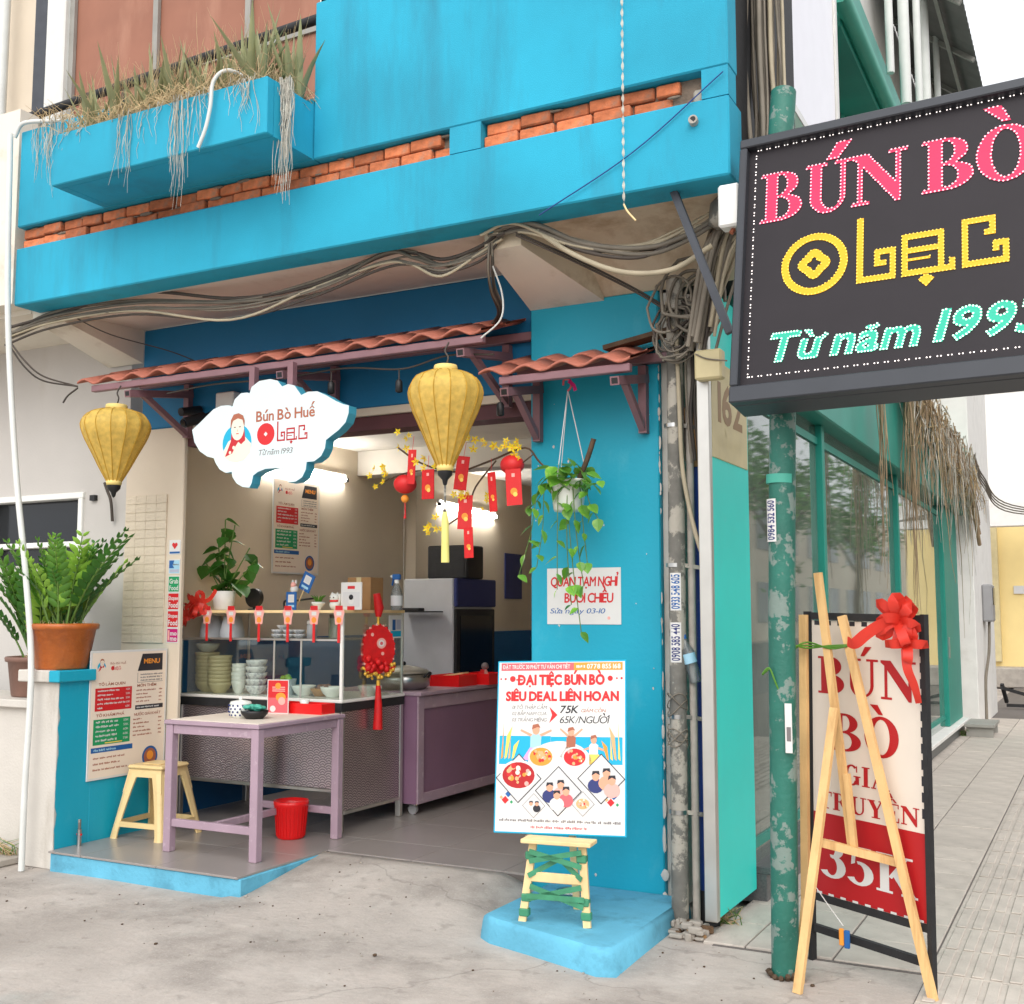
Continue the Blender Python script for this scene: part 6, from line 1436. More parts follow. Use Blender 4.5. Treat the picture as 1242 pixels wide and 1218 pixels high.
tagp(b.build('dry_straw'), 'dry straw and dead stems tangled in the balcony planter', 'straw', kind='stuff')
b = MB()
def hang_root(x, y, z, L, n, m, spread, r=.0022):
    for k in range(n):
        P = [(x + q.uniform(-spread, spread), y + q.uniform(-.02, .02), z + q.uniform(-.02, .03))]; l = L * q.uniform(.35, 1.1); s = 5
        for j in range(s): P.append((P[-1][0] + q.uniform(-.02, .02), min(y + .02, P[-1][1] + q.uniform(-.012, .01)), P[-1][2] - l / s))
        b.tube(P, [r, r, r * .9, r * .8, r * .6, r * .4], m, 3, False)
for x, L, n, sp_ in ((-5.45, .25, 8, .08), (-5.2, .12, 5, .05), (-4.86, .42, 14, .05), (-4.45, .62, 26, .05), (-4.35, .35, 10, .05), (-4.05, .2, 8, .06), (-3.95, .3, 14, .06), (-4.62, .25, 8, .12), (-4.2, .2, 6, .1)): hang_root(x, 4.49, 4.41, L, n, 'root_pale', sp_)
for x, L, n in ((-3.80, .62, 50), (-3.79, .45, 20)): hang_root(x, 4.62, 4.42, L, n, 'root_pale', .035, .0028)
for x, L, n, sp_ in ((-5.9, .5, 26, .09), (-6.05, .4, 14, .08), (-5.72, .35, 10, .08)): hang_root(x, 4.885, 4.75, L, n, 'root_pale', sp_)
tagp(b.build('hanging_roots'), 'pale dry roots hanging down over the blue planter front', 'roots', kind='stuff')
t = thing('white_hose', (-4.2, 4.47, 4.4), 'bent white plastic hose hanging over the planter edge', 'hose')
b = W(); b.tube(catm([(-4.02, 4.62, 4.46), (-4.10, 4.5, 4.50), (-4.17, 4.46, 4.44), (-4.19, 4.46, 4.30), (-4.22, 4.46, 4.18), (-4.27, 4.46, 4.08)]), .011, 'white_post', 8); b.build('pipe', t, True)
# hanging aerial roots on the green building
b = MB()
for k in range(230):
    f = q.random(); y = 10.6 + 5.6 * f ** .8; z0 = 3.75 - .3 * q.random(); L = q.uniform(.3, 1.0) * (1 if q.random() < .85 else 1.9)
    x = -1.52 + q.uniform(-.07, .12); P = [(x, y, z0)]
    for j in range(4): P.append((P[-1][0] + q.uniform(-.035, .035), P[-1][1] + q.uniform(-.16, .2), P[-1][2] - L / 4 * q.uniform(.5, 1.5)))
    b.tube(P, [.008, .007, .006, .004, .002], 'root_brown' if q.random() < .55 else 'root_pale', 3, False)
for y, L, n in ((9.25, 1.7, 14), (10.75, 2.2, 18), (11.1, 1.6, 10)):
    for k in range(n):
        P = [(-1.5 + q.uniform(-.03, .03), y + q.uniform(-.1, .1), 3.6)]; l = L * q.uniform(.5, 1.1)
        for j in range(6): P.append((P[-1][0] + q.uniform(-.02, .02), P[-1][1] + q.uniform(-.05, .05), P[-1][2] - l / 6))
        b.tube(P, [.006, .006, .005, .005, .004, .003, .002], 'root_brown', 3, False)
for k in range(210):
    y = q.uniform(10.8, 16.2); P = [(-1.5 + q.uniform(-.06, .1), y, 3.75 - .25 * (y - 10.8) / 5 + q.uniform(-.25, .1))]
    for j in range(6): P.append((max(-1.6, min(-1.33, P[-1][0] + q.uniform(-.06, .06))), P[-1][1] + q.uniform(-.15, .3), P[-1][2] - q.uniform(-.05, .2)))
    b.tube(P, [.006, .006, .005, .005, .004, .003, .002], q.choice(('root_brown', 'root_pale', 'straw')), 3, False)
for k in range(9): b.tube(catm([(-1.5 + q.uniform(-.05, .1), 10.4 + q.uniform(0, .6), 3.72), (-1.48, 12.2, 3.55 + q.uniform(-.12, .1)), (-1.46, 14, 3.42 + q.uniform(-.15, .12)), (-1.46, 15.6, 3.2 + q.uniform(-.2, .15)), (-1.44, 16.4, 2.7 + q.uniform(-.3, .2))], 6), q.uniform(.015, .035), 'root_brown', 6)
tagp(b.build('aerial_roots'), 'dry brown aerial roots hanging over the green shopfront header', 'roots', kind='stuff')
# weeds at the foot of the walls
b = MB()
for cx, cy, n in ((-6.12, 4.93, 40), (-1.74, 5.62, 34), (-1.66, 8.6, 20), (-1.6, 15.3, 16)):
    for k in range(n): a = q.uniform(0, 6.28); L = q.uniform(.05, .16) * (.7 if cx > -2 else 1.2); b.tube([(cx + q.uniform(-.09, .09), cy + q.uniform(-.03, .03), 0), (cx + q.uniform(-.1, .1), cy - abs(L * .4 * math.sin(a)), L * .6), (cx + L * math.cos(a), cy - abs(L * .7 * math.sin(a)), L)], [.003, .003, .001], 'straw' if q.random() < .6 else 'leaf_mid', 3, False)
tagp(b.build('weeds'), 'dry weeds growing at the foot of the walls', 'weeds', kind='stuff')

# ============================================================ CABLES, PIPES, POLES
def cable(name, label, pts, r, m, n=6, cat='cable'):
    b = W(); b.tube(catm(pts, 7), r, m, n); return tagp(b.build(name), label, cat)
def bundle(name, label, pts, n, r, mats, jit, seed, group=None):
    qq = random.Random(seed); t = thing(name, pts[0], label, 'cables')
    for k in range(n):
        o = Vector((qq.gauss(0, jit), qq.gauss(0, jit * .6), qq.gauss(0, jit))); P = [Vector(p) + o * (.5 + qq.random()) + Vector((0, 0, qq.gauss(0, jit * .8))) for p in pts]
        b = W(); b.tube(catm(P, 7), r * qq.uniform(.6, 1.3), qq.choice(mats), 5); b.build('cable', t, True)
    return t
CM = ('cable_grey', 'cable_beige', 'cable_black', 'cable_grey')
bundle('cable_bundle', 'sagging bundle of old cables under the balcony from the left end', [(-6.45, 5.0, 3.40), (-6.1, 5.08, 3.50), (-5.4, 5.12, 3.50), (-4.6, 5.14, 3.40), (-4.0, 5.14, 3.42), (-3.5, 5.12, 3.535), (-3.3, 5.12, 3.50), (-3.1, 5.12, 3.42), (-2.85, 5.11, 3.48), (-2.70, 5.08, 3.55)], 8, .009, CM, .022, 1)
bundle('cable_bundle', 'thick bundle of grey cables running from the beam to the right corner', [(-2.75, 5.06, 3.55), (-2.55, 5.06, 3.54), (-2.3, 5.1, 3.42), (-2.0, 5.15, 3.36), (-1.8, 5.2, 3.40), (-1.55, 5.25, 3.52)], 9, .011, CM, .016, 2)
cable('white_conduit', 'thick pale conduit sagging below the soffit to the right corner', [(-2.5, 5.06, 3.51), (-2.3, 5.08, 3.36), (-2.05, 5.1, 3.24), (-1.8, 5.12, 3.22), (-1.6, 5.15, 3.32)], .014, 'cable_beige')
for i, (dz, dx) in enumerate(((0, 0), (.015, .02))): cable('black_cable', ('thin black cable slanting from the beam across to the pole, upper', 'thin black cable slanting from the beam across to the pole, lower')[i], [(-2.62, 5.05, 3.52 - dz), (-2.35, 5.2, 3.38 - dz), (-2.1, 5.4, 3.24 - dz), (-1.9, 5.5, 3.10 - dz)], .006, 'cable_black')
bundle('cable_bundle', 'cables dropping from the beam onto the long awning', [(-2.78, 5.08, 3.50), (-2.80, 5.12, 3.38), (-2.86, 5.25, 3.30), (-2.92, 5.45, 3.24), (-3.05, 5.6, 3.22)], 4, .008, ('cable_black', 'cable_grey'), .012, 3)
cable('white_cable', 'white wire hanging in a loop at the awning end', [(-2.80, 5.12, 3.40), (-2.78, 5.2, 3.25), (-2.80, 5.22, 3.12), (-2.92, 5.22, 3.03)], .005, 'white_post')
for i in range(2): cable('black_cable', ('black wire swinging from the left cables to the awning end, upper', 'black wire swinging from the left cables to the awning end, lower')[i], [(-6.42, 5.0, 3.36 - .03 * i), (-6.3, 5.03, 3.22 - .04 * i), (-6.2, 5.1, 3.12 - .03 * i), (-6.03, 5.24, 3.06)], .006, 'cable_black')
cable('black_cable', 'black wire end poking out under the awning tip', [(-6.03, 5.24, 3.05), (-6.1, 5.22, 3.0), (-6.12, 5.2, 2.95)], .006, 'cable_black')
cable('thin_wire', 'thin dark wire from the left cables down to the lintel corner', [(-5.95, 5.1, 3.5), (-5.8, 5.3, 3.4), (-5.55, 5.6, 3.32), (-5.3, 5.75, 3.2)], .004, 'cable_black')
cable('thin_wire', 'thin dark line strung across the blue parapet', [(-2.4, 4.88, 3.52), (-1.9, 4.885, 3.75), (-1.45, 4.885, 4.05)], .003, 'pipe_blue')
# twisted chain of plastic hanging in front of the parapet
t = thing('plastic_chain', (-1.95, 4.86, 3.4), 'twisted white plastic ribbon hanging down the blue parapet', 'streamer')
b = W(); P = [Vector((-1.94 + .0 * k, 4.86, 5.0 - k * .0095)) for k in range(160)]
vs = []
for k, p in enumerate(P): a = k * .55; d = Vector((math.cos(a), math.sin(a), 0)) * .007; vs += [p - d, p + d]
b.add(vs, [(2 * i, 2 * i + 1, 2 * i + 3, 2 * i + 2) for i in range(len(P) - 1)], 'root_pale', True); b.build('twist', t, True)
b = W(); b.tube(catm([(-1.94, 4.86, 3.49), (-1.92, 4.86, 3.45), (-1.88, 4.86, 3.40)]), .005, 'wood_pale', 5); b.build('loose_end', t, True)
# white pipe at the left
cable('white_pipe', 'tall thin white drain pipe at the left edge before the plants', [(-6.30, 4.84, 4.72), (-6.25, 4.84, 3.55), (-6.11, 4.84, 2.5), (-5.96, 4.83, 1.8), (-5.86, 4.82, 1.2), (-5.85, 4.80, .5), (-5.85, 4.80, 0)], .019, 'white_post', 10, 'pipe')
cable('white_hose', 'white hose curling over the left end of the blue parapet', [(-6.28, 4.86, 4.70), (-6.2, 4.86, 4.78), (-6.0, 4.9, 4.77), (-5.9, 4.93, 4.76)], .014, 'white_post', 8, 'hose')
# poles and pipes in the gap beside the pillar
t = thing('utility_pole', (-1.925, 5.48, 0), 'grey stained pipe pole with phone number stickers beside the blue pillar', 'pole')
b = MB(); b.tube([(0, 0, 0), (.01, 0, 2), (.015, 0, 3.28)], .043, 'lead_grey', 16); b.build('shaft', t)
b = MB(); b.tube([(.075, .03, 0), (.075, .03, 3.2)], .02, 'concrete', 8); b.build('side_conduit', t)
for z in (.55, 1.02, 1.78, 2.5): b = MB(); b.tube([(0, 0, z), (0, 0, z + .02)], .047, 'steel', 16); b.bar((.04, .0, z + .01), (.16, .06, z - .01), .012, .02, 'lead_grey'); b.build('clamp', t)
sticker_strip('phone_sticker', t, .01, 0, 1.56, .19, .06, 'p_blue', '0933 548 605', .043, R(-88))
sticker_strip('phone_sticker', t, .008, 0, 1.30, .2, .06, 'p_navy', '0908 585 440', .043, R(-88))
b = MB()
for k in range(7): z = 1.0 + q.uniform(-.1, .12); b.tube([(.05 * math.cos(a_) , .05 * math.sin(a_), z + .04 * math.sin(a_ * 1.3 + k)) for a_ in [i * .4 for i in range(17)]], .003, 'cable_grey', 4)
b.build('wire_wrap', t)
t = thing('blue_pipe', (-1.815, 5.60, 0), 'dark blue vertical drain pipe beside the turquoise panel', 'pipe')
b = MB(); b.tube([(0, 0, .16), (0, 0, 2.3)], .052, 'pipe_blue', 16); b.build('pipe', t)
b = MB(); b.tube([(0, 0, .0), (0, 0, .17)], .058, 'black_rough', 16); b.build('foot', t)
b = MB(); b.lathe([(.05, 2.3), (.075, 2.34), (.085, 2.6), (.07, 2.62), (0, 2.6)], (-.01, -.01, 0), 'cardboard', 12); b.build('wrapped_top', t)
t = thing('water_bottle', (-1.83, 5.5, 1.2), 'empty clear water bottle tied upside down to the blue pipe', 'bottle', rot=(R(6), R(-14), 0))
b = MB(); b.lathe([(0, 0), (.03, 0), (.033, .01), (.031, .04), (.033, .07), (.031, .1), (.033, .13), (.033, .16), (.015, .205), (.013, .225), (0, .225)], (0, 0, 0), 'bottle_clear', 16); b.build('bottle', t)
b = MB(); b.lathe([(.0335, .1), (.0338, .15)], (0, 0, 0), 'p_ltblue', 16); b.build('label_band', t); b = MB(); b.lathe([(.015, .225), (.015, .245), (0, .246)], (0, 0, 0), 'p_blue', 12); b.build('cap', t)
b = MB(); q2 = random.Random(4)
for k in range(40): b.box(*[c for m_, s_ in ((q2.uniform(-.1, .1), q2.uniform(.008, .035)), (q2.uniform(-.08, .08), q2.uniform(.008, .03)), (q2.uniform(.0, .05), q2.uniform(.006, .02))) for c in (m_ - s_, m_ + s_)], q2.choice(('cardboard', 'concrete', 'soil', 'concrete')), .006)
o = b.build('rubble_heap'); o.location = (-1.83, 5.36, 0); tagp(o, 'small brown heap of rubble at the foot of the grey pole', 'rubble')
bundle('cable_bundle', 'vertical mass of cables rising beside the balcony corner', [(-1.72, 5.32, 2.9), (-1.6, 5.3, 3.4), (-1.38, 5.3, 3.7), (-1.38, 5.35, 4.4), (-1.39, 5.4, 5.4), (-1.39, 5.45, 6.8)], 22, .011, ('cable_grey', 'cable_beige', 'cable_grey', 'cable_black'), .05, 9)
t = thing('cable_tangle', (-1.85, 5.45, 3.1), 'messy tangle of coiled cables at the top of the grey pole', 'cables'); qq = random.Random(15)
for k in range(20):
    c = Vector((-1.84 + qq.uniform(-.07, .1), 5.42 + qq.uniform(-.06, .06), 3.05 + qq.uniform(-.14, .2))); rr_ = qq.uniform(.06, .2); tilt = qq.uniform(-.5, .5); n_ = 14; P = []
    for j in range(n_): a = j * qq.uniform(.38, .5); P.append(c + Vector((rr_ * math.cos(a) * .7, rr_ * .4 * math.sin(a + tilt), rr_ * math.sin(a))))
    b = W(); b.tube(catm(P, 3), qq.uniform(.005, .010), qq.choice(CM), 5); b.build('coil', t, True)
bundle('cable_bundle', 'dark cables hanging down behind the beige junction box', [(-1.83, 5.5, 3.0), (-1.82, 5.52, 2.8), (-1.83, 5.5, 2.6), (-1.82, 5.52, 2.35)], 10, .01, ('cable_black', 'cable_grey'), .03, 19)
cable('beige_conduit', 'bent beige conduit hanging beside the blue pipe', [(-1.88, 5.42, 2.95), (-1.87, 5.42, 2.6), (-1.86, 5.42, 2.3), (-1.83, 5.42, 2.1), (-1.79, 5.40, 1.95), (-1.76, 5.4, 1.85)], .012, 'cable_beige')
mb = W(); mb.bar((-1.735, 5.0, 3.56), (-1.475, 5.0, 2.84), .035, .035, 'dark_post'); tagp(mb.build('diagonal_strut'), 'dark metal strut slanting from the balcony to the LED sign', 'strut')
t = thing('meter_case', (-1.44, 4.86, 3.30), 'white plastic box under the balcony corner behind the dark sign', 'box')
b = MB(); b.box(-.04, .06, 0, .09, 0, .2, 'white_plastic', .01); b.build('case', t); b = MB(); b.tube([(.01, .04, -.02), (.02, .05, 0)], .012, 'p_brown', 6); b.build('gland', t)
t = thing('bulkhead_lamp', (-1.56, 5.2, 3.42), 'grey cone-shaped lamp under the right end of the balcony', 'lamp'); b = MB(); b.lathe([(.03, .15), (.06, .12), (.07, .02), (.04, .0), (0, .0)], (0, 0, 0), 'lead_grey', 14); b.build('shade', t)
t = thing('beige_junction_box', (-1.68, 5.34, 2.70), 'beige plastic junction box at the top of the turquoise panel', 'junction box'); b = MB(); b.box(-.07, .07, -.04, .03, 0, .15, 'plaque', .01); b.build('box', t); b = MB(); b.tube(catm([(-.06, -.045, .13), (0, -.047, .1), (.1, -.04, .08)]), .004, 'cable_grey', 5); b.build('lead', t)
t = thing('drain_stub', (-1.6, 4.9, 3.84), 'broken pipe stub poking out of the blue fascia', 'pipe'); b = MB(); b.tube([(0, .02, 0), (.005, -.03, .005)], .022, 'concrete', 12); b.build('pipe', t); b = MB(); b.tube([(.005, -.0305, .005), (.005, -.031, .005)], .014, 'black', 10); b.build('opening', t)
t = thing('overhead_cables', (-1.3, 18.8, 3.2), 'grey cables strung on the far white wall', 'cables')
for k in range(4): b = W(); b.tube(catm([(-1.5, 16.8, 3.75 - .05 * k), (-1.44, 17.4, 3.5 - .05 * k), (-1.2, 19.5, 3.25 - .04 * k), (.2, 24, 3.4)]), .011, 'cable_grey', 5); b.build('cable', t, True)

# ============================================================ PRINTED BOARDS
def menu_art(mb, w, h):
    """two-column price list: emblem, red and green price blocks, blue foot strip; origin bottom left"""
    U = lambda u: u * w; V = lambda v: v * h
    portrait(mb, U(.13), V(.875), .035 * w / .66, 1)
    text(mb, 'Bún Bò Huế', U(.24), V(.895), .014, 'p_brown', 1, width=U(.2)); mb.circ(U(.27), V(.865), .014, 'p_red', 1)
    for p in olac(.03, False): mb.poly([(U(.235) + a * .9, V(.853) + b) for a, b in p], 'p_red', 1)
    mb.poly([(U(.60), V(.83)), (U(.94), V(.83)), (U(.94), V(.97)), (U(.66), V(.97))], 'p_black', 1); text(mb, 'MENU', U(.68), V(.89), .03, 'p_orange', 2, width=U(.22), bold=.03)
    mb.rect(U(.60), U(.95), V(.735), V(.738), 'p_grey'); mb.rect(U(.60), U(.605), V(.735), V(.815), 'p_grey')
    for k in range(3): dash_line(mb, U(.64), U(.94), V(.795 - k * .024), .009, 'p_grey', 1, k)
    text(mb, 'TÔ LÀM QUEN', U(.1), V(.73), .017, 'p_brown', 1, width=U(.34), bold=.02)
    mb.rect(U(.06), U(.53), V(.53), V(.71), 'p_red', 1)
    for k, l in enumerate((.28, .2, .33, .36, .08)): dash_line(mb, U(.09), U(.09 + l), V(.682 - k * .034), .012, 'p_white', 2, 20 + k); text(mb, ('45K', '50K', '55K', '60K', '65K')[k], U(.45), V(.682 - k * .034), .013, 'p_white', 2, width=U(.06))
    text(mb, 'TÔ KHÁM PHÁ', U(.08), V(.485), .017, 'p_brown', 1, width=U(.36), bold=.02)
    mb.rect(U(.05), U(.52), V(.265), V(.465), 'p_green', 1)
    for k, l in enumerate((.3, .3, .26, .29, .27)): dash_line(mb, U(.08), U(.08 + l), V(.435 - k * .036), .014, 'p_white', 2, 40 + k); text(mb, ('55K', '55K', '60K', '65K', '75K')[k], U(.43), V(.435 - k * .036), .014, 'p_white', 2, width=U(.07))
    mb.rect(U(.2), U(.42), V(.272), V(.28), 'p_yellow', 2)
    text(mb, 'MÓN THÊM', U(.6), V(.70), .017, 'p_brown', 1, width=U(.26), bold=.02)
    for k in range(4): dash_line(mb, U(.59), U(.59 + (.27, .16, .2, .18)[k]), V(.665 - k * .03), .01, 'p_brown', 1, 60 + k); dash_line(mb, U(.9), U(.95), V(.665 - k * .03), .01, 'p_brown', 1, 70 + k)
    mb.rect(U(.58), U(.96), V(.515), V(.55), 'p_black', 1); dash_line(mb, U(.6), U(.9), V(.526), .012, 'p_white', 2, 80)
    text(mb, 'NƯỚC GIẢI KHÁT', U(.57), V(.465), .017, 'p_brown', 1, width=U(.36), bold=.02)
    for k in range(5): dash_line(mb, U(.56), U(.56 + (.12, .23, .15, .25, .26)[k]), V(.43 - k * .032), .011, 'p_brown', 1, 90 + k); dash_line(mb, U(.9), U(.95), V(.43 - k * .032), .011, 'p_brown', 1, 95 + k)
    mb.rect(U(.03), U(.56), V(.205), V(.245), 'p_blue', 1); dash_line(mb, U(.06), U(.36), V(.216), .014, 'p_ltblue', 2, 99)
    for k in range(3): dash_line(mb, U(.06), U(.06 + (.4, .34, .44)[k]), V(.155 - k * .045), .012, 'p_brown', 1, 110 + k)
    mb.circ(U(.80), V(.12), .07 * w / .66, 'p_blue', 1); mb.circ(U(.80), V(.12), .055 * w / .66, 'p_brown', 2); mb.circ(U(.80), V(.13), .03 * w / .66, 'p_orange', 3)
def menu_board(loc, rz, w, h, label, sheet, shear=0):
    t = thing('menu_board', loc, label, 'menu board', rz=rz)
    b = MB(); b.box(-.006, w + .006, 0, .008, -.006, h + .006, 'p_white', .002); b.build('board', t)
    b = MB(); b.rect(.008, w - .008, .008, h - .008, sheet, 1)
    b2 = MB(); menu_art(b2, w, h); b.build('sheet', t); o = b2.build('print', t); o['kind'] = 'stuff'; o.location.y = -.0006; return t
menu_board((-5.688, 5.13, .50), R(90), .65, .80, 'cream menu board with red and green price blocks on the blue low wall', 'p_cream')
menu_board((-5.90, 7.12, 1.87), R(90), .60, .765, 'menu board with red and green price blocks high on the inner wall', 'p_cream')
# stickers on the pilaster, one above another
z = 2.05
for name, h, bgc, lab in (('heart', .10, 'p_white', 'white sticker with a red heart at the top of the pilaster strip'), ('wave', .10, 'p_ltblue', 'blue and white payment sticker below the heart sticker'), ('green', .115, 'p_green', 'green food delivery sticker on the pilaster strip'), ('red', .12, 'p_red', 'red food delivery sticker directly under the green one'), ('redb', .12, 'p_red', 'red food delivery sticker directly above the magenta one'), ('mag', .10, 'p_magenta', 'magenta payment sticker at the bottom of the pilaster strip')):
    gap = .035 if name in ('wave',) else .012 if name == 'green' else .001
    z -= h + gap
    t = thing('delivery_sticker', (-5.66, 5.797, z), lab, 'sticker'); b = MB(); b.box(-.052, .052, 0, .002, 0, h, 'p_white'); b.build('paper', t)
    b = MB(); b.rect(-.047, .047, .006, h - .006, bgc, 1)
    if name == 'heart': b.circ(-.012, .068, .013, 'p_red', 2); b.circ(.012, .068, .013, 'p_red', 2); b.poly([(-.024, .062), (.024, .062), (0, .036)], 'p_red', 3); b.rect(-.047, .047, .006, .02, 'p_blue', 2)
    elif name == 'wave': b.poly([(-.047, .04), (-.047, .094), (0, .094), (-.015, .06), (0, .04)], 'p_blue', 2); dash_line(b, -.01, .042, .06, .012, 'p_grey', 2, 5); b.rect(-.04, .042, .012, .032, 'p_lav', 2)
    elif name == 'green': text(b, 'Grab', -.04, .062, .032, 'p_white', 2, width=.08, bold=.02); text(b, 'Food', -.04, .016, .032, 'p_white', 2, width=.08, bold=.02)
    elif name in ('red', 'redb'): text(b, 'Shopee', -.043, .07, .026, 'p_white', 2, width=.086, bold=.02); text(b, 'Food', -.042, .018, .036, 'p_white', 2, width=.084, bold=.03)
    else: text(b, 'mo', -.02, .05, .03, 'p_white', 2, width=.06, bold=.03); text(b, 'mo', -.02, .015, .03, 'p_white', 2, width=.06, bold=.03); b.rect(-.042, -.026, .015, .085, 'p_rose', 2)
    b.build('print', t)

# handwritten notice on the pillar
t = thing('paper_notice', (-2.535, 5.696, 1.64), 'white paper notice handwritten in red on the blue pillar', 'notice')
b = MB(); b.box(-.222, .222, 0, .0025, -.155, .155, 'p_white'); b.build('paper', t)
b = MB(); text(b, 'QUÁN TẠM NGHỈ', -.2, .055, .052, 'p_red', 1, width=.4, shear=.1, fat=.03); text(b, 'BUỔI CHIỀU', -.115, -.035, .052, 'p_red', 1, width=.29, shear=.06, fat=.03); b.build('red_lettering', t)
b = MB(); text(b, 'Sửa ngày 03-10', -.205, -.095, .028, 'p_blue', 1, width=.33, shear=.2); b.circ(.15, -.12, .009, 'p_rose', 1, n=12); b.build('blue_lettering', t)

# promotion poster on its small easel
PW, PH = .70, .88
po = thing('promotion_poster', (-2.665, 4.90, .489), 'white promotion poster with photos of noodle bowls on a small easel', 'poster', rot=(R(-9), R(-1.5), R(9)))
po.scale = (.94, .94, .94)
b = MB(); b.box(0, PW, 0, .012, 0, PH, 'p_teal', .002); b.build('board', po)
b = MB(); b.rect(.008, PW - .008, .008, PH - .008, 'p_white', 1); b.rect(.02, PW - .02, PH - .052, PH - .012, 'p_pink', 2); b.rect(PW * .6, PW - .02, PH - .052, PH - .012, 'p_orange', 3)
b.build('sheet', po)
b = MB(); text(b, 'ĐẶT TRƯỚC 30 PHÚT TƯ VẤN CHI TIẾT', .03, PH - .042, .02, 'p_white', 4, width=.37, bold=.02); text(b, '0778 855 168', PW * .7, PH - .044, .024, 'p_white', 4, width=.18, bold=.03); dash_line(b, PW * .62, PW * .69, PH - .04, .014, 'p_white', 4, 3)
o = b.build('header_lettering', po); o['kind'] = 'stuff'
b = MB(); text(b, 'ĐẠI TIỆC BÚN BÒ', .115, .755, .05, 'p_red', 2, width=.47, bold=.03, fat=.03); b.build('title_lettering', po)
b = MB(); text(b, 'SIÊU DEAL LIÊN HOAN', .05, .672, .046, 'p_red', 2, width=.61, bold=.03, fat=.03); b.build('title_lettering', po)
b = MB()
for u, r in ((.085, .016), (.615, .014), (.045, .006), (.02, .005), (.65, .005), (.675, .006)): b.circ(u, .785, r, 'p_red', 2, n=12)
o = b.build('red_spots', po); o['kind'] = 'stuff'
b = MB()
for k, s in enumerate(('01 TÔ THẬP CẨM', '02 BẮP NẠM CUA', '03 TRÁNG MIỆNG')): text(b, s, .085, .628 - k * .032, .018, 'p_grey', 2, width=.19, shear=.2)
o = b.build('offer_lettering', po); o['kind'] = 'stuff'
b = MB(); b.poly([(.29, .64), (.335, .598), (.29, .556), (.305, .598)], 'p_red', 2); b.build('arrow', po)
b = MB(); text(b, '75K', .345, .608, .038, 'p_black', 2, width=.10, shear=.22, bold=.02); text(b, 'GIẢM CÒN', .46, .612, .017, 'p_brown', 2, width=.13, shear=.2); text(b, '65K/NGƯỜI', .345, .556, .036, 'p_black', 2, width=.26, shear=.22)
o = b.build('price_lettering', po)
def figure(b, x, y, s, shirt, trousers, skin, arms, lean=0):
    for a in arms: ax, ay = s * .62 * math.cos(R(a)), s * .62 * math.sin(R(a)); n = Vector((-ay, ax)).normalized() * s * .055; b.poly([(x + n.x, y + s * .34 + n.y), (x + ax + n.x * .6, y + s * .34 + ay + n.y * .6), (x + ax - n.x * .6, y + s * .34 + ay - n.y * .6), (x - n.x, y + s * .34 - n.y)], skin, 3)
    b.poly([(x - s * .2, y), (x + s * .18, y), (x + s * .2, y + s * .38), (x + s * .1, y + s * .46), (x - s * .12, y + s * .46), (x - s * .2, y + s * .36)], shirt, 4)
    b.poly([(x - s * .2, y + .004), (x + s * .18, y + .004), (x + s * (.35 + lean), y - s * .42), (x - s * (.5 - lean), y - s * .42)], trousers, 3)
    b.circ(x, y + s * .6, s * .13, skin, 5, s * .16, n=14); b.poly([(x - s * .15, y + s * .62), (x - s * .12, y + s * .78), (x + s * .08, y + s * .82), (x + s * .16, y + s * .68), (x + s * .05, y + s * .7)], 'p_brown', 6)
b = MB(); b.rect(.02, .3, .345, .49, 'p_teal', 2); b.rect(.301, PW - .02, .35, .487, 'p_teal', 2); b.circ(PW * .5, .36, .17, 'p_white', 3, .105, 30)
b.build('blue_band', po)
b = MB()
for i, (x, l, c) in enumerate(((.03, .2, 'p_orange'), (.05, .17, 'p_yellow'), (.07, .14, 'p_tan'), (.09, .1, 'p_yellow'), (.67, .2, 'p_yellow'), (.65, .17, 'p_tan'), (.63, .14, 'p_yellow'), (.61, .1, 'p_orange'))):
    s = 1 if x < .3 else -1; b.poly([(x, .37), (x + s * .012, .38), (x + s * .04 * (1 if i % 2 else .3), .37 + l), (x + s * .01, .37 + l * .7)], c, 4)
figure(b, .22, .43, .15, 'p_ltblue', 'p_violet', 'p_skin', (155, 25)); figure(b, .41, .435, .125, 'p_brown', 'p_tan', 'p_skin', (140, 40)); figure(b, .53, .40, .12, 'p_white', 'p_yellow', 'p_skin', (200, -20), .3)
b.build('illustration', po)
def dia(b, x, y, r, border, lay=4): b.poly([(x - r, y), (x, y - r), (x + r, y), (x, y + r)], border, lay); k = r * .95; b.poly([(x - k, y), (x, y - k), (x + k, y), (x, y + k)], 'p_lightgrey', lay + 1)
def soup(b, x, y, r, lay, m='p_brown', seed=1):
    qq = random.Random(seed); b.circ(x, y, r, 'p_white', lay, r * .78); b.circ(x, y, r * .88, m, lay + 1, r * .66)
    for k in range(26): a = qq.uniform(0, 6.28); d = qq.uniform(0, .74) * r; b.circ(x + d * math.cos(a), y + d * .72 * math.sin(a), r * qq.uniform(.07, .15), qq.choice(('p_orange', 'p_rose', 'p_cream', 'p_red', 'p_tan')), lay + 2 + k * .02, n=8)
b = MB(); soup(b, .25, .385, .07, 5, 'p_orange', 1); b.build('food_photo', po)
b = MB(); soup(b, .43, .385, .066, 5, 'p_red', 2); b.build('food_photo', po)
b = MB(); dia(b, .13, .275, .125, 'p_black'); soup(b, .13, .29, .1, 6.5, 'p_darkred', 3); b.build('diamond_photo', po)
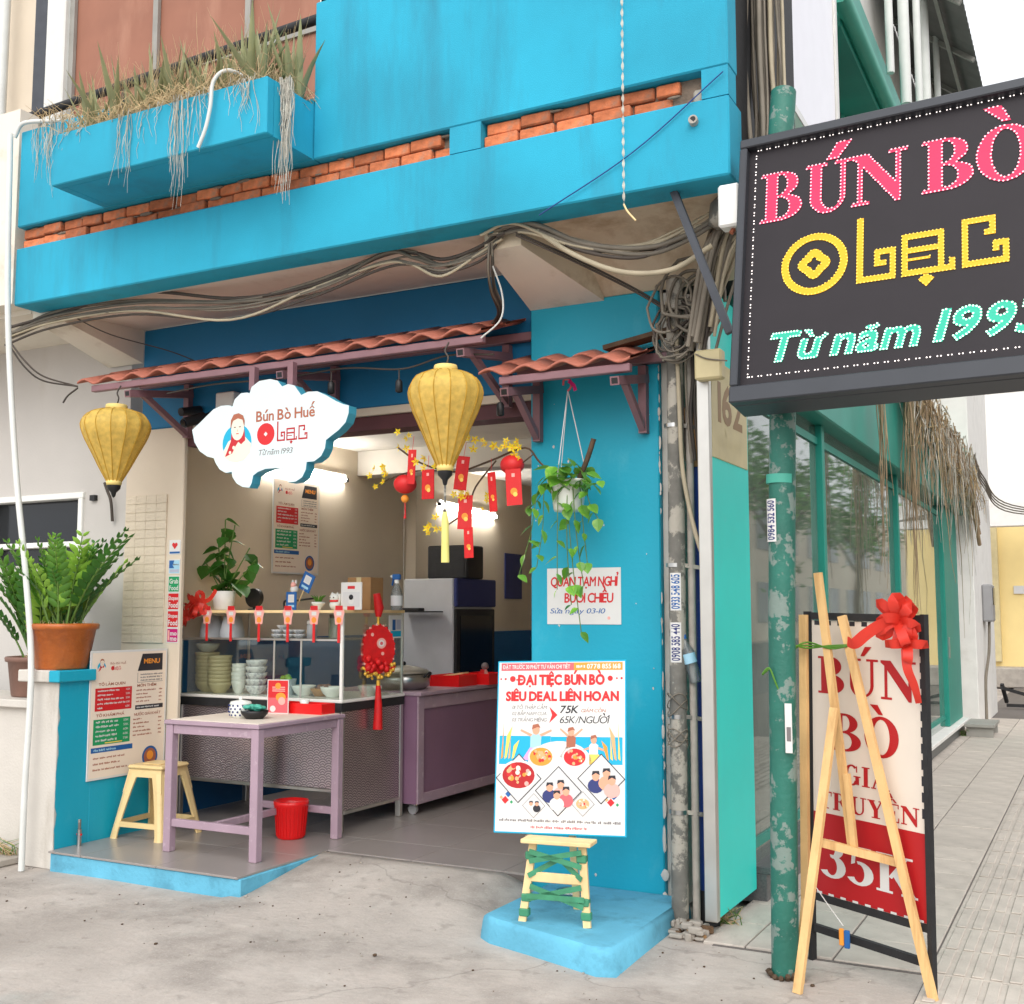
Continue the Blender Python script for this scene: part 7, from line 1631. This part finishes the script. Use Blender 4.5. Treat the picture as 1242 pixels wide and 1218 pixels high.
def people(b, x, y, s, lay, cs):
    for i, (dx, dy, c) in enumerate(cs): b.circ(x + dx * s, y + dy * s - .2 * s, .3 * s, c, lay + i * .3, .26 * s, 14); b.circ(x + dx * s, y + dy * s + .14 * s, .14 * s, 'p_skin', lay + .1 + i * .3, .17 * s, 12); b.poly([(x + dx * s - .15 * s, y + dy * s + .16 * s), (x + dx * s - .12 * s, y + dy * s + .32 * s), (x + dx * s + .12 * s, y + dy * s + .33 * s), (x + dx * s + .15 * s, y + dy * s + .18 * s), (x + dx * s, y + dy * s + .25 * s)], 'p_black', lay + .2 + i * .3)
b = MB(); dia(b, .345, .215, .125, 'p_black'); people(b, .345, .215, .13, 6.5, ((-.35, 0, 'p_navy'), (.1, .1, 'p_rose'), (.32, -.15, 'p_pink'), (-.05, -.3, 'p_white'))); b.build('diamond_photo', po)
b = MB(); dia(b, .57, .28, .125, 'p_black'); people(b, .57, .28, .14, 6.5, ((-.2, -.05, 'p_navy'), (.2, .05, 'p_skin'), (.4, -.2, 'p_rose'))); b.build('diamond_photo', po)
b = MB(); dia(b, .215, .14, .062, 'p_grey'); people(b, .215, .14, .07, 6.5, ((-.2, 0, 'p_white'), (.25, 0, 'p_black'))); b.build('diamond_photo', po)
b = MB(); dia(b, .475, .155, .062, 'p_grey'); soup(b, .475, .155, .04, 6.5, 'p_tan', 4); b.build('diamond_photo', po)
b = MB()
for x in (.06, .62):
    for dx, dy, r, c in ((0, .165, .02, 'p_red'), (.016, .195, .017, 'p_blue'), (.034, .155, .009, 'p_green'), (-.022, .178, .01, 'p_tan')): b.poly([(x + dx - r, dy), (x + dx, dy - r), (x + dx + r, dy), (x + dx, dy + r)], c, 3 + (r < .018) * .5)
o = b.build('corner_diamonds', po); o['kind'] = 'stuff'
b = MB(); dash_line(b, .03, PW - .03, .06, .013, 'p_grey', 2, 200); dash_line(b, .2, PW - .2, .028, .013, 'p_pink', 2, 201); o = b.build('small_print', po); o['kind'] = 'stuff'

pe = thing('small_easel', (-2.285, 4.93, .11), 'small pale wooden easel wrapped in green tape holding the poster', 'easel', rz=R(8))
pe.scale = (1, 1, 1.12)
for nm, a, c, w in (('leg', (-.20, -.07, .0), (-.155, -.04, .324), .036), ('leg', (.115, -.07, .0), (.085, -.04, .324), .036), ('back_leg', (-.03, .26, -.012), (-.03, .12, .6), .032)):
    b = MB(); b.bar(a, c, w, .018, 'wood_pale', up=(0, 1, 0)); b.build(nm, pe)
b = MB(); b.box(-.20, .14, -.1, .02, .325, .342, 'wood_pale', .003); b.build('ledge', pe)
b = MB(); b.box(-.165, .085, -.065, -.048, .165, .205, 'wood_pale', .003); b.build('cross_bar', pe)
b = MB(); mk('tape_green', srgb(66, 140, 104), .4, var=.15, scale=20)
for a, c in (((-.165, -.075, .29), (.09, -.075, .24)), ((.09, -.075, .30), (-.165, -.075, .25)), ((-.16, -.08, .10), (.09, -.08, .16)), ((.10, -.08, .08), (-.16, -.08, .15)), ((-.17, -.075, .19), (-.03, -.03, .26)), ((.09, -.075, .19), (-.03, -.03, .26)), ((-.175, -.085, .11), (.105, -.085, .112))):
    bb = MB(); bb.bar(a, c, .004, .022, 'tape_green'); bb.build('tape', pe)
for x, z in ((-.165, .27), (.085, .27), (-.18, .1), (.1, .1), (-.19, .04), (.11, .045)):
    bb = MB(); bb.box(x - .024, x + .024, -.086 + z * .08, -.05 + z * .09, z - .016, z + .016, 'tape_green', .004); bb.build('tape_wrap', pe)
# coloured bowl behind the little easel
tagp(link('grey_bowl', bowl_mesh('grey_bowl', .07, .045, 'steel'), None, (-2.47, 5.35, .1)), 'grey metal bowl on the blue plinth behind the small easel', 'bowl')
